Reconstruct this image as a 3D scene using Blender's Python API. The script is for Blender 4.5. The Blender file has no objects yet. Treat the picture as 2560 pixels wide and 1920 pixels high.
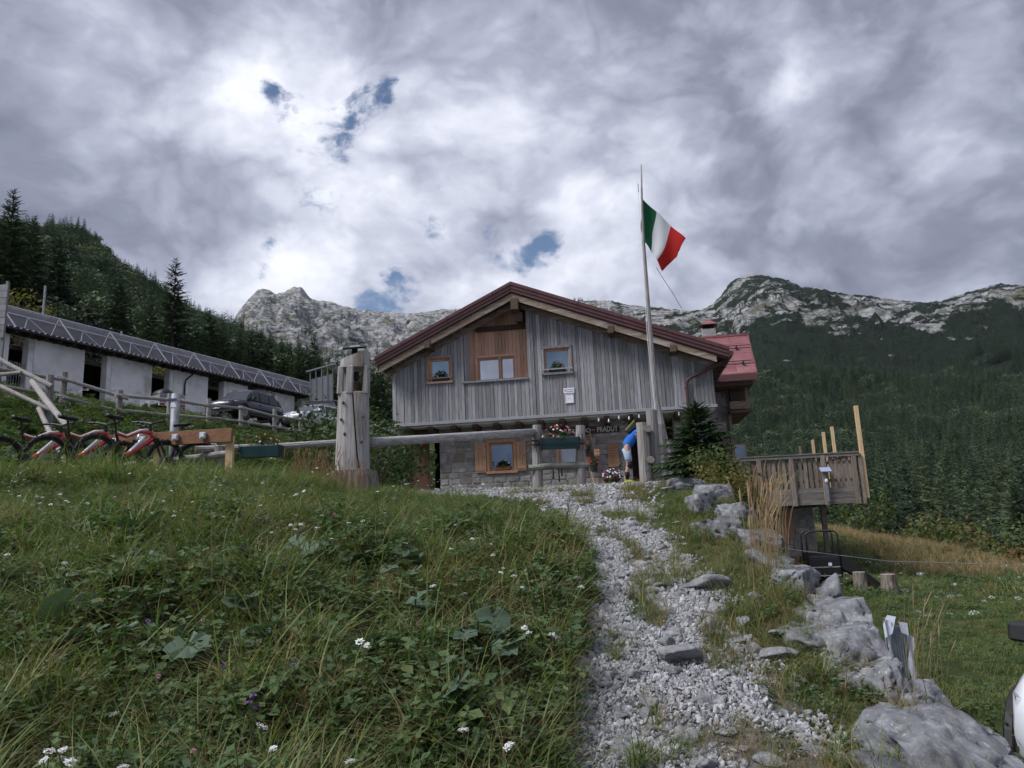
import bpy, bmesh, math, random
import numpy as np
from mathutils import Vector, Matrix
random.seed(7); RNG = np.random.default_rng(7)
sc = bpy.context.scene
COL = sc.collection
rad = math.radians

# ------------------------------------------------------------------ camera
ZC = 1.6
cam_d = bpy.data.cameras.new('camera'); cam = bpy.data.objects.new('camera', cam_d); COL.objects.link(cam)
cam_d.sensor_width = 36.0; cam_d.lens = 1850/2560*36; cam_d.clip_start = 0.05; cam_d.clip_end = 9000
cam.matrix_world = Matrix.Translation((0, 0, ZC)) @ Matrix.Rotation(math.pi/2 + rad(10.7), 4, 'X') @ Matrix.Rotation(rad(-2.4), 4, 'Z')
sc.camera = cam
sc.render.resolution_x, sc.render.resolution_y = 1024, 768
vs = sc.view_settings
sc.display_settings.display_device = 'sRGB'
vs.view_transform = 'Standard'; vs.look = 'None'; vs.exposure = 1.42; vs.gamma = 1.0; vs.use_curve_mapping = False
sc.cycles.max_bounces = 5; sc.cycles.diffuse_bounces = 2; sc.cycles.adaptive_threshold = .02; sc.cycles.glossy_bounces = 3
sc.cycles.transmission_bounces = 4; sc.cycles.transparent_max_bounces = 8; sc.cycles.volume_bounces = 1
sc.cycles.use_denoising = True

# ------------------------------------------------------------------ sky and sun
SUN_EL, SUN_AZ = rad(50), rad(-112)         # veiled by cloud, high on the left
SUN_DIR = Vector((math.sin(SUN_AZ)*math.cos(SUN_EL), math.cos(SUN_AZ)*math.cos(SUN_EL), math.sin(SUN_EL)))
sun_d = bpy.data.lights.new('sun', 'SUN'); sun_d.energy = 1.5; sun_d.angle = rad(24); sun_d.color = (.98, .98, 1.0)
sun = bpy.data.objects.new('sun', sun_d); COL.objects.link(sun)
sun.rotation_euler = SUN_DIR.to_track_quat('Z', 'Y').to_euler()

class NT:
    """small helper to wire shader nodes"""
    def __init__(s, tree): s.t = tree; s.n = tree.nodes; s.l = tree.links
    def new(s, typ, **kw):
        n = s.n.new(typ)
        for k, v in kw.items(): setattr(n, k, v)
        return n
    def put(s, sock, val):
        if hasattr(val, 'is_output'): s.l.new(val, sock)
        elif val is not None:
            if hasattr(sock.default_value, '__len__') and len(sock.default_value) == 4 and len(val) == 3: val = (*val, 1)
            sock.default_value = val
    def math(s, op, a, b=None, c=None, clamp=False):
        n = s.new('ShaderNodeMath', operation=op, use_clamp=clamp); s.put(n.inputs[0], a)
        if b is not None: s.put(n.inputs[1], b)
        if c is not None: s.put(n.inputs[2], c)
        return n.outputs[0]
    def vmath(s, op, a, b=None, scale=None):
        n = s.new('ShaderNodeVectorMath', operation=op); s.put(n.inputs[0], a)
        if b is not None: s.put(n.inputs[1], b)
        if scale is not None: s.put(n.inputs['Scale'], scale)
        return n.outputs['Value'] if op in ('DOT_PRODUCT', 'LENGTH') else n.outputs[0]
    def noise(s, vec, scale, detail=6, rough=.55, dist=0, lac=2.0):
        n = s.new('ShaderNodeTexNoise'); s.put(n.inputs['Vector'], vec)
        n.inputs['Scale'].default_value = scale; n.inputs['Detail'].default_value = detail
        n.inputs['Roughness'].default_value = rough; n.inputs['Distortion'].default_value = dist; n.inputs['Lacunarity'].default_value = lac
        return n.outputs[0]
    def voro(s, vec, scale, feature='F1', out=0, rnd=1):
        n = s.new('ShaderNodeTexVoronoi', feature=feature); s.put(n.inputs['Vector'], vec)
        n.inputs['Scale'].default_value = scale; n.inputs['Randomness'].default_value = rnd
        return n.outputs[out]
    def smooth(s, x, lo, hi, a=0., b=1.):
        n = s.new('ShaderNodeMapRange', interpolation_type='SMOOTHSTEP'); s.put(n.inputs[0], x)
        n.inputs[1].default_value = lo; n.inputs[2].default_value = hi; n.inputs[3].default_value = a; n.inputs[4].default_value = b
        return n.outputs[0]
    def mix(s, f, a, b, blend='MIX'):
        n = s.new('ShaderNodeMix', data_type='RGBA', blend_type=blend); s.put(n.inputs[0], f); s.put(n.inputs[6], a); s.put(n.inputs[7], b)
        return n.outputs[2]
    def ramp(s, f, stops):
        n = s.new('ShaderNodeValToRGB'); s.put(n.inputs[0], f); cr = n.color_ramp
        while len(cr.elements) < len(stops): cr.elements.new(.5)
        for e, (p, c) in zip(cr.elements, stops): e.position = p; e.color = (*c, 1)
        return n.outputs[0]
    def sep(s, v): n = s.new('ShaderNodeSeparateXYZ'); s.put(n.inputs[0], v); return n.outputs
    def comb(s, x, y, z):
        n = s.new('ShaderNodeCombineXYZ'); s.put(n.inputs[0], x); s.put(n.inputs[1], y); s.put(n.inputs[2], z); return n.outputs[0]

world = bpy.data.worlds.new('World'); sc.world = world; world.use_nodes = True
w = NT(world.node_tree); w.n.clear()
sky = w.new('ShaderNodeTexSky', sky_type='NISHITA', sun_disc=False, sun_elevation=SUN_EL, sun_rotation=SUN_AZ, altitude=1400, air_density=1.0, dust_density=.6, ozone_density=1.5)
dirv = w.new('ShaderNodeTexCoord').outputs['Generated']

pl = w.vmath('MULTIPLY', dirv, (2.3, 2.3, 3.3))
wn = w.new('ShaderNodeTexNoise'); w.l.new(pl, wn.inputs['Vector']); wn.inputs['Scale'].default_value = 1.6; wn.inputs['Detail'].default_value = 6
plw = w.vmath('ADD', pl, w.vmath('SCALE', w.vmath('SUBTRACT', wn.outputs[1], (.5, .5, .5)), scale=.42))
big = w.noise(w.vmath('ADD', plw, (3.1, .4, 2.9)), .95, 6, .5)             # cloud masses
fine = w.noise(w.vmath('ADD', plw, (0, 7, 2)), 3.2, 9, .6)                   # wisps
puff = w.math('ABSOLUTE', w.math('SUBTRACT', w.noise(w.vmath('ADD', plw, (5, 2, 1)), 2.2, 4, .5), .5))     # billows
puff2 = w.math('ABSOLUTE', w.math('SUBTRACT', w.noise(w.vmath('ADD', plw, (1, 8, 4)), 6.5, 5, .5), .5))
def lobe(d, lo, hi): return w.smooth(w.vmath('DOT_PRODUCT', dirv, d), lo, hi)
lum = w.math('ADD', w.math('MULTIPLY', w.math('SUBTRACT', big, .5), 1.8), w.math('MULTIPLY', w.math('SUBTRACT', fine, .5), .75))
lum = w.math('ADD', lum, w.math('ADD', w.math('MULTIPLY', w.math('SUBTRACT', puff, .09), 1.7), w.math('MULTIPLY', w.math('SUBTRACT', puff2, .08), .55)))
lum = w.math('ADD', lum, .39)
# thinner cloud lets more light through around the hidden sun patch, thicker banks above and to the right
for d, lo, k in (((-.048, .893, .448), .95, .30), ((-.374, .818, .437), .95, .06), ((-.193, .823, .534), .985, .06), ((-.166, .92, .354), .97, .05), ((.11, .82, .56), .95, -.10), ((.45, .77, .45), .90, .03)):
    lum = w.math('ADD', lum, w.math('MULTIPLY', lobe(d, lo, 1.0), k))
cloud = w.ramp(lum, [(0.0, (.070, .076, .104)), (.24, (.106, .114, .150)), (.48, (.172, .183, .230)), (.72, (.270, .282, .330)), (1.0, (.385, .395, .435))])
holes = None
for d, lo, hi in (((-.220, .827, .518), .9965, .9993), ((-.15, .84, .52), .9980, .9997), ((.012, .932, .362), .9962, .9994), ((-.066, .912, .404), .9958, .9995), ((-.155, .945, .290), .9984, .9999), ((-.31, .885, .345), .9975, .9999)):
    h = lobe(d, lo, hi); holes = h if holes is None else w.math('MAXIMUM', holes, h)
gap = w.smooth(w.math('ADD', w.math('MULTIPLY', holes, .39), w.math('MULTIPLY', w.math('SUBTRACT', w.noise(w.vmath('ADD', plw, (1.7, .3, 0)), 4.0, 9, .62), .5), 2.0)), .34, .60)
bg1 = w.new('ShaderNodeBackground'); w.put(bg1.inputs[0], sky.outputs[0]); bg1.inputs[1].default_value = .042
bg2 = w.new('ShaderNodeBackground'); w.put(bg2.inputs[0], cloud); bg2.inputs[1].default_value = 1.0
mx = w.new('ShaderNodeMixShader'); w.put(mx.inputs[0], w.math('SUBTRACT', 1.0, gap)); w.l.new(bg1.outputs[0], mx.inputs[1]); w.l.new(bg2.outputs[0], mx.inputs[2])
wo = w.new('ShaderNodeOutputWorld'); w.l.new(mx.outputs[0], wo.inputs[0])
world.cycles.sampling_method = 'MANUAL'; world.cycles.sample_map_resolution = 512

# ------------------------------------------------------------------ helpers
def tag(o, label=None, cat=None, group=None, kind=None):
    if label: o['label'] = label
    if cat: o['category'] = cat
    if group: o['group'] = group
    if kind: o['kind'] = kind
    return o
def thing(name, label, cat, loc=(0, 0, 0), rotz=0, group=None):
    o = bpy.data.objects.new(name, None); COL.objects.link(o); o.location = loc; o.rotation_euler = (0, 0, rotz)
    o.empty_display_size = .1
    return tag(o, label, cat, group)
def group_node(name, parent):
    o = bpy.data.objects.new(name, None); COL.objects.link(o); o.parent = parent; o.empty_display_size = .1
    return o
def link(name, me, parent=None, loc=None):
    o = bpy.data.objects.new(name, me); COL.objects.link(o)
    if parent: o.parent = parent
    if loc is not None: o.location = loc
    return o
def copy_tree(o, parent=None):
    c = o.copy(); COL.objects.link(c); c.parent = parent
    for ch in list(o.children): copy_tree(ch, c)
    return c
V3 = lambda *a: Vector(a)

class MB:
    def __init__(s, off=(0, 0, 0)): s.v = []; s.f = []; s.off = off
    def add(s, vs, fs):
        n = len(s.v); ox, oy, oz = s.off
        s.v += [(p[0]+ox, p[1]+oy, p[2]+oz) for p in vs]; s.f += [tuple(i+n for i in f) for f in fs]; return s
    def box(s, x0, x1, y0, y1, z0, z1):
        return s.add([(x0, y0, z0), (x1, y0, z0), (x1, y1, z0), (x0, y1, z0), (x0, y0, z1), (x1, y0, z1), (x1, y1, z1), (x0, y1, z1)],
                     [(0, 3, 2, 1), (4, 5, 6, 7), (0, 1, 5, 4), (1, 2, 6, 5), (2, 3, 7, 6), (3, 0, 4, 7)])
    def hexa(s, lo, hi):      # two quads (lists of four points)
        return s.add(list(lo)+list(hi), [(0, 3, 2, 1), (4, 5, 6, 7), (0, 1, 5, 4), (1, 2, 6, 5), (2, 3, 7, 6), (3, 0, 4, 7)])
    def beam(s, p, q, wd, ht, up=(0, 0, 1)):
        p, q = Vector(p), Vector(q); d = (q-p).normalized(); sd = d.cross(Vector(up)).normalized(); u = sd.cross(d)
        a, b = sd*wd/2, u*ht/2
        return s.hexa([p-a-b, p+a-b, p+a+b, p-a+b], [q-a-b, q+a-b, q+a+b, q-a+b])
    def tube(s, pts, r, n=8, cap=True, wob=0):
        pts = [Vector(p) for p in pts]; m = len(pts); rs = r if hasattr(r, '__len__') else [r]*m
        vs = []; prev = None
        for i, p in enumerate(pts):
            d = (pts[min(i+1, m-1)]-pts[max(i-1, 0)]).normalized()
            if prev is None:
                a = d.cross(Vector((0, 0, 1)) if abs(d.z) < .9 else Vector((1, 0, 0))).normalized()
            else: a = (prev - d*prev.dot(d)).normalized()
            prev = a; b = d.cross(a)
            for k in range(n):
                t = 2*math.pi*k/n; rr = rs[i]*(1+wob*(random.random()-.5)); vs.append(p + a*math.cos(t)*rr + b*math.sin(t)*rr)
        fs = [(i*n+k, i*n+(k+1) % n, (i+1)*n+(k+1) % n, (i+1)*n+k) for i in range(m-1) for k in range(n)]
        if cap: fs += [tuple(range(n))[::-1], tuple((m-1)*n+k for k in range(n))]
        return s.add(vs, fs)
    def prism(s, poly, y0, y1):  # poly of (x,z) extruded along y
        n = len(poly)
        return s.add([(x, y0, z) for x, z in poly]+[(x, y1, z) for x, z in poly],
                     [tuple(range(n)), tuple(range(2*n-1, n-1, -1))]+[(i, n+i, n+(i+1) % n, (i+1) % n) for i in range(n)])
    def loft(s, secs, cap=True, closed=True):
        n = len(secs[0]); m = len(secs); vs = [p for c in secs for p in c]
        fs = [(i*n+k, i*n+(k+1) % n, (i+1)*n+(k+1) % n, (i+1)*n+k) for i in range(m-1) for k in range(n if closed else n-1)]
        if cap: fs += [tuple(range(n))[::-1], tuple((m-1)*n+k for k in range(n))]
        return s.add(vs, fs)
    def ball(s, c, r, nu=8, nv=6):
        r = r if hasattr(r, '__len__') else (r, r, r)
        vs = [(c[0], c[1], c[2]-r[2])]
        for j in range(1, nv):
            t = math.pi*j/nv - math.pi/2
            vs += [(c[0]+r[0]*math.cos(t)*math.cos(2*math.pi*i/nu), c[1]+r[1]*math.cos(t)*math.sin(2*math.pi*i/nu), c[2]+r[2]*math.sin(t)) for i in range(nu)]
        vs.append((c[0], c[1], c[2]+r[2])); L = len(vs)-1
        fs = [(0, 1+(i+1) % nu, 1+i) for i in range(nu)]
        for j in range(nv-2): fs += [(1+j*nu+i, 1+j*nu+(i+1) % nu, 1+(j+1)*nu+(i+1) % nu, 1+(j+1)*nu+i) for i in range(nu)]
        b = 1+(nv-2)*nu; fs += [(b+i, b+(i+1) % nu, L) for i in range(nu)]
        return s.add(vs, fs)
    def torus(s, c, R, r, ax, nu=28, nv=8, squash=1):
        ax = Vector(ax).normalized(); a = ax.orthogonal().normalized(); b = ax.cross(a); c = Vector(c); vs = []
        for i in range(nu):
            t = 2*math.pi*i/nu; d = a*math.cos(t)+b*math.sin(t)
            for j in range(nv):
                q = 2*math.pi*j/nv; vs.append(c+d*(R+r*math.cos(q))+ax*r*squash*math.sin(q))
        return s.add(vs, [(i*nv+j, ((i+1) % nu)*nv+j, ((i+1) % nu)*nv+(j+1) % nv, i*nv+(j+1) % nv) for i in range(nu) for j in range(nv)])
    def disc(s, c, r, ax, th, n=20):
        ax = Vector(ax).normalized(); c = Vector(c); return s.tube([c-ax*th/2, c+ax*th/2], r, n)
    def mesh(s, name, mat, smooth=False, bevel=0, fix=True):
        me = bpy.data.meshes.new(name); me.from_pydata(s.v, [], s.f)
        if fix or bevel:
            bm = bmesh.new(); bm.from_mesh(me)
            if bevel: bmesh.ops.bevel(bm, geom=bm.edges[:], offset=bevel, segments=1, affect='EDGES', profile=.5)
            if fix: bmesh.ops.recalc_face_normals(bm, faces=bm.faces[:])
            bm.to_mesh(me); bm.free()
        if smooth: me.polygons.foreach_set('use_smooth', [True]*len(me.polygons))
        if mat: me.materials.append(mat)
        me.update(); return me
    def build(s, name, mat, parent=None, smooth=False, bevel=0, fix=True, loc=None):
        return link(name, s.mesh(name, mat, smooth, bevel, fix), parent, loc)

# ------------------------------------------------------------------ materials
MATS = {}
def mat(name, c1, c2=None, scale=5, rough=.8, bump=0, bscale=40, rnd=0, stretch=None, metal=0, spec=.3, lo=.35, hi=.65, detail=6, c3=None, hue=0, coat=0, bdist=.01):
    if name in MATS: return MATS[name]
    m = bpy.data.materials.new(name); m.use_nodes = True; t = NT(m.node_tree); p = t.n['Principled BSDF']
    p.inputs['Roughness'].default_value = rough; p.inputs['Metallic'].default_value = metal; p.inputs['Specular IOR Level'].default_value = spec
    if coat: p.inputs['Coat Weight'].default_value = coat; p.inputs['Coat Roughness'].default_value = .08
    co = t.new('ShaderNodeTexCoord').outputs['Object']
    if stretch: co = t.vmath('MULTIPLY', co, stretch)
    oi = t.new('ShaderNodeObjectInfo').outputs['Random']
    co = t.vmath('ADD', co, t.vmath('SCALE', (13.7, 7.1, 5.3), scale=oi))
    col = c1
    if c2:
        f = t.noise(co, scale, detail, .6); col = t.ramp(f, [(lo, c1), (hi, c2)])
        if c3: col = t.mix(t.smooth(t.noise(t.vmath('ADD', co, (9, 4, 1)), scale*.37, 5, .6), .52, .66), col, c3)
    if rnd or hue:
        h = t.new('ShaderNodeHueSaturation'); t.put(h.inputs['Color'], col)
        t.put(h.inputs['Value'], t.math('MULTIPLY_ADD', oi, rnd, 1-rnd/2))
        if hue: t.put(h.inputs['Hue'], t.math('MULTIPLY_ADD', t.math('FRACT', t.math('MULTIPLY', oi, 17.3)), hue, .5-hue/2))
        col = h.outputs[0]
    t.put(p.inputs['Base Color'], col)
    if bump:
        b = t.new('ShaderNodeBump'); b.inputs['Strength'].default_value = bump; b.inputs['Distance'].default_value = bdist
        t.put(b.inputs['Height'], t.noise(co, bscale, 6, .65)); t.l.new(b.outputs[0], p.inputs['Normal'])
    MATS[name] = m; return m
def leafmat(name, stops, trans=.35, rough=.6, rndv=.5, attr=None, spec=.25):
    """foliage: colour by per-instance random (and an optional per-leaf attribute), partly translucent"""
    if name in MATS: return MATS[name]
    m = bpy.data.materials.new(name); m.use_nodes = True; t = NT(m.node_tree); p = t.n['Principled BSDF']
    oi = t.new('ShaderNodeObjectInfo').outputs['Random']; f = oi
    if attr:
        a = t.new('ShaderNodeAttribute', attribute_name=attr).outputs['Fac']; f = t.math('ADD', t.math('MULTIPLY', oi, 1-rndv), t.math('MULTIPLY', a, rndv))
    col = t.ramp(f, stops); t.put(p.inputs['Base Color'], col); p.inputs['Roughness'].default_value = rough; p.inputs['Specular IOR Level'].default_value = spec
    tr = t.new('ShaderNodeBsdfTranslucent'); t.put(tr.inputs[0], t.mix(1.0, col, (1.0, 1.25, .6), 'MULTIPLY'))
    mx = t.new('ShaderNodeMixShader'); mx.inputs[0].default_value = trans; t.l.new(p.outputs[0], mx.inputs[1]); t.l.new(tr.outputs[0], mx.inputs[2])
    t.l.new(mx.outputs[0], t.n['Material Output'].inputs[0]); MATS[name] = m; return m
def glass(name='glass', col=(.02, .025, .03)):
    if name in MATS: return MATS[name]
    m = bpy.data.materials.new(name); m.use_nodes = True; p = m.node_tree.nodes['Principled BSDF']
    p.inputs['Base Color'].default_value = (*col, 1); p.inputs['Roughness'].default_value = .05; p.inputs['Specular IOR Level'].default_value = .9
    MATS[name] = m; return m

def scatter(name, pts, rot, scl, idx, protos, label, cat, kind='stuff', parent=None):
    """one object whose points carry instances of unlinked prototype meshes"""
    me = bpy.data.meshes.new(name); pts = np.asarray(pts, np.float32); n = len(pts)
    me.vertices.add(n); me.vertices.foreach_set('co', pts.ravel())
    a = me.attributes.new('rot', 'FLOAT_VECTOR', 'POINT'); a.data.foreach_set('vector', np.asarray(rot, np.float32).ravel())
    a = me.attributes.new('scl', 'FLOAT_VECTOR', 'POINT'); scl = np.asarray(scl, np.float32)
    if scl.ndim == 1: scl = np.repeat(scl[:, None], 3, 1)
    a.data.foreach_set('vector', np.ascontiguousarray(scl).ravel())
    a = me.attributes.new('idx', 'INT', 'POINT'); a.data.foreach_set('value', np.asarray(idx, np.int32))
    o = link(name, me, parent)
    g = bpy.data.node_groups.new(name, 'GeometryNodeTree')
    g.interface.new_socket('Geometry', in_out='INPUT', socket_type='NodeSocketGeometry'); g.interface.new_socket('Geometry', in_out='OUTPUT', socket_type='NodeSocketGeometry')
    gi, go = g.nodes.new('NodeGroupInput'), g.nodes.new('NodeGroupOutput')
    jn = g.nodes.new('GeometryNodeJoinGeometry')
    for pme in protos[::-1]:
        po = bpy.data.objects.new(name+'_source', pme)
        oi = g.nodes.new('GeometryNodeObjectInfo'); oi.inputs['Object'].default_value = po; oi.inputs['As Instance'].default_value = True
        g.links.new(oi.outputs['Geometry'], jn.inputs[0])
    ip = g.nodes.new('GeometryNodeInstanceOnPoints'); g.links.new(gi.outputs[0], ip.inputs['Points']); g.links.new(jn.outputs[0], ip.inputs['Instance'])
    ip.inputs['Pick Instance'].default_value = True
    def attr(nm, dt):
        q = g.nodes.new('GeometryNodeInputNamedAttribute'); q.data_type = dt; q.inputs['Name'].default_value = nm; return q.outputs[0]
    g.links.new(attr('idx', 'INT'), ip.inputs['Instance Index'])
    e2r = g.nodes.new('FunctionNodeEulerToRotation'); g.links.new(attr('rot', 'FLOAT_VECTOR'), e2r.inputs[0]); g.links.new(e2r.outputs[0], ip.inputs['Rotation'])
    g.links.new(attr('scl', 'FLOAT_VECTOR'), ip.inputs['Scale']); g.links.new(ip.outputs[0], go.inputs[0])
    md = o.modifiers.new('scatter', 'NODES'); md.node_group = g
    if label: tag(o, label, cat, kind=kind)
    else: o['kind'] = kind
    return o

def sstep(t): t = np.clip(t, 0, 1); return t*t*(3-2*t)
class Noise2:
    """tileless value-gradient noise on numpy arrays"""
    def __init__(s, seed):
        r = np.random.default_rng(seed); s.p = r.permutation(256); s.p = np.concatenate([s.p, s.p, s.p]); a = r.random(256)*2*np.pi; s.gx, s.gy = np.cos(a), np.sin(a)
    def __call__(s, x, y):
        x = np.asarray(x, float); y = np.asarray(y, float); xi = np.floor(x).astype(int); yi = np.floor(y).astype(int); fx, fy = x-xi, y-yi
        u, v = fx**3*(fx*(fx*6-15)+10), fy**3*(fy*(fy*6-15)+10)
        def g(i, j):
            h = s.p[s.p[(xi+i) & 255]+((yi+j) & 255)]; return s.gx[h]*(fx-i)+s.gy[h]*(fy-j)
        a = g(0, 0)+u*(g(1, 0)-g(0, 0)); b = g(0, 1)+u*(g(1, 1)-g(0, 1)); return a+v*(b-a)
    def fbm(s, x, y, o=5, gain=.5, ridge=False):
        t = 0; a = 1; f = 1
        for k in range(o):
            n = s(x*f+17.3*k, y*f-9.1*k)
            if ridge: n = .5-2*np.abs(n)
            t = t+a*n; a *= gain; f *= 2.03
        return t
NZ = Noise2(3)
def grid_mesh(name, X, Y, Z, m, kind='structure', smooth=True):
    nr, nc = X.shape; co = np.stack([X, Y, Z], -1).reshape(-1, 3).astype(np.float32)
    i = np.arange(nr*nc).reshape(nr, nc); q = np.stack([i[:-1, :-1], i[:-1, 1:], i[1:, 1:], i[1:, :-1]], -1).reshape(-1, 4)
    me = bpy.data.meshes.new(name); me.vertices.add(len(co)); me.vertices.foreach_set('co', co.ravel())
    me.loops.add(q.size); me.loops.foreach_set('vertex_index', q.ravel().astype(np.int32))
    me.polygons.add(len(q)); me.polygons.foreach_set('loop_start', np.arange(0, q.size, 4, dtype=np.int32)); me.polygons.foreach_set('use_smooth', np.full(len(q), smooth))
    me.update(calc_edges=True); me.validate(); me.materials.append(m)
    o = link(name, me)
    if kind: o['kind'] = kind
    return o

# ------------------------------------------------------------------ ground
YK = [-20, 0, 3, 8, 9, 12, 16, 20.5, 26, 40, 90]
ZP = [-1.2, 0, .66, 1.74, 1.90, 2.10, 2.30, 2.55, 2.60, 2.6, 2.6]
ZL = [-1.0, .12, .84, 2.01, 2.20, 2.53, 2.60, 2.62, 2.60, 2.6, 2.6]
EDGE_Y = [-8, 3, 5, 7, 8.3, 10, 13, 15, 18, 20, 24, 30, 50, 90]
EDGE_X = [1.30, 1.66, 1.88, 2.16, 2.34, 2.75, 3.9, 4.7, 5.7, 6.1, 8.6, 9.5, 10, 10]
def path_left(y): return np.interp(y, [-5, 0, 3.1, 4.05, 5, 6.5, 8, 9.5, 11, 13, 20], [-.6, -.15, .12, .20, .42, .52, .34, -.35, -1.3, -2.0, -3.2])
def path_right(y): return np.interp(y, [-5, 0, 3, 4, 5, 6.5, 8, 9.5, 11, 13, 20], [.7, .95, 1.20, 1.24, 1.26, 1.30, 1.38, 1.6, 2.0, 2.6, 5.0])
def bank_w(x, y): return (x+17.6)*.93-(y-29)*.36-.6*np.clip(y-40, 0, 30)       # distance in front of the upper fence
def zmeadow(x, y):
    z = -.55+.028*np.clip(y-6, -12, 16)-.035*np.clip(x-6, -6, 30)
    z = z+.11*np.clip(y-24, 0, 24)*np.clip((21-x)/8, 0, 1)
    xc = np.interp(y, [0, 22, 40, 60], [12.5, 15.0, 20.0, 20.0])
    z = z-.42*np.clip(x-xc, 0, None)-.45*np.clip(y-48, 0, None)
    return z+.05*NZ.fbm(x*.45, y*.45, 4)
def ground_z(x, y):
    x = np.asarray(x, float); y = np.asarray(y, float)
    zp = np.interp(y, YK, ZP); zl = np.interp(y, YK, ZL); pl, pr = path_left(y), path_right(y)
    t = np.clip((pl-x)/4.2, 0, 1); z = zp+(zl-zp)*sstep(t*1.1)
    z = z+.12*sstep((pl+.1-x)/.45)*np.clip((8.2-y)/3, 0, 1)              # lip of the grassy bank beside the path
    z = z+.05*sstep((x-pr)/.4)*np.clip((10-y)/3, 0, 1)
    wv = bank_w(x, y); b = np.clip((12.6-wv)/11.2, 0, 1)
    z = z+(4.45*(b*.75+.25*sstep(b))+.14*np.clip(1.4-wv, 0, 5))*np.clip((y-9)/4, 0, 1)              # bank up to the parking terrace
    z = z+.10*np.clip(-wv-9.5, 0, None)                                   # hill behind the stable
    z = z+np.clip(np.abs(x-.7)/2.5, .25, 1)*(.09*NZ.fbm(x*.9, y*.9, 4)+.25*np.clip(b, 0, 1)*NZ.fbm(x*.35+5, y*.35, 3)*(wv > .5))
    xe = np.interp(y, EDGE_Y, EDGE_X)
    zb = zmeadow(x, y); e = sstep((x-xe+.12)/.55)
    return z*(1-e)+zb*e
def gz(x, y): return float(ground_z(x, y))

gm = bpy.data.materials.new('meadow_soil'); gm.use_nodes = True; t = NT(gm.node_tree); p = t.n['Principled BSDF']
co = t.new('ShaderNodeTexCoord').outputs['Object']
c = t.ramp(t.noise(co, 1.1, 8, .65), [(.30, (.024, .034, .013)), (.5, (.045, .062, .021)), (.68, (.085, .090, .036))])
c = t.mix(t.smooth(t.noise(t.vmath('ADD', co, (4, 9, 0)), .22, 5, .6), .50, .68), c, (.105, .088, .040))
c = t.mix(t.smooth(t.noise(co, 9, 6, .7), .56, .72), c, (.050, .038, .024))
t.put(p.inputs['Base Color'], c); p.inputs['Roughness'].default_value = .95; p.inputs['Specular IOR Level'].default_value = .1
b = t.new('ShaderNodeBump'); b.inputs['Strength'].default_value = .9; b.inputs['Distance'].default_value = .06
t.put(b.inputs['Height'], t.noise(co, 14, 7, .7)); t.l.new(b.outputs[0], p.inputs['Normal'])
def graded(lo, hi, c, fine, grow):
    out = [c]; s = fine
    while out[-1] < hi: out.append(out[-1]+s); s *= grow
    neg = [c]; s = fine
    while neg[-1] > lo: neg.append(neg[-1]-s); s *= grow
    return np.array(sorted(set(neg[1:]+out)))
gx = graded(-75, 70, 1.0, .07, 1.012); gy = np.concatenate([np.arange(-12, 1.5, .5), graded(1.5, 78, 1.5, .07, 1.011)])
X, Y = np.meshgrid(gx, gy); grid_mesh('ground', X, Y, ground_z(X, Y), gm)

# gravel path: its own sheet just above the ground, with ragged edges
pm = bpy.data.materials.new('gravel'); pm.use_nodes = True; t = NT(pm.node_tree); p = t.n['Principled BSDF']
co = t.new('ShaderNodeTexCoord').outputs['Object']
c = t.ramp(t.noise(co, 11, 8, .7), [(.30, (.085, .075, .062)), (.5, (.15, .138, .122)), (.68, (.24, .23, .215))])
c = t.mix(t.smooth(t.voro(co, 95, 'F1'), .30, .16), c, (.34, .335, .33))
c = t.mix(t.smooth(t.noise(co, 2.3, 6, .65), .52, .64), c, (.085, .075, .052))
t.put(p.inputs['Base Color'], c); p.inputs['Roughness'].default_value = .95; p.inputs['Specular IOR Level'].default_value = .1
b = t.new('ShaderNodeBump'); b.inputs['Strength'].default_value = 1; b.inputs['Distance'].default_value = .02
t.put(b.inputs['Height'], t.noise(co, 60, 6, .7)); t.l.new(b.outputs[0], p.inputs['Normal'])
py_ = np.concatenate([np.arange(.5, 9.5, .06), np.arange(9.5, 20.45, .1)]); ps = np.linspace(0, 1, 40)
S, Y = np.meshgrid(ps, py_)
rag = .10*NZ.fbm(Y*1.3, Y*0+3, 4); rag2 = .12*NZ.fbm(Y*1.3, Y*0+30, 4)
X = (path_left(Y)+rag-.08)*(1-S)+(path_right(Y)+rag2+.05)*S
Zp = ground_z(X, Y)+.022-.05*(np.abs(S-.5)*2)**8
path = grid_mesh('path', X, Y, Zp, pm)

# ------------------------------------------------------------------ far terrain
RIDGE = [(-50, .24), (-23.95, .2577), (-21.23, .2714), (-20.69, .291), (-20.0, .3082), (-19.44, .3199), (-18.87, .3223), (-18.13, .3158), (-17.4, .3204), (-16.81, .3278), (-16.21, .326), (-15.61, .3124), (-14.85, .3072), (-13.94, .3066), (-13.33, .3024), (-11.8, .2973), (-10.25, .2948), (-8.69, .292), (-6.79, .2931), (-5.2, .2973), (-.7, .3009), (5.73, .3033), (8.26, .2986), (9.79, .2887), (11.64, .2826), (14.05, .2736), (15.56, .2749), (16.52, .2868), (17.52, .3069), (18.44, .313), (19.32, .314), (20.44, .3075), (21.53, .2989), (22.31, .2885), (23.65, .2808), (24.93, .2699), (26.23, .2644), (28.69, .2493), (30.37, .2422), (32.3, .2454), (33.94, .2491), (34.63, .2499), (35.89, .2429), (38.69, .2278), (42.22, .1954), (60, .19)]
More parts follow.
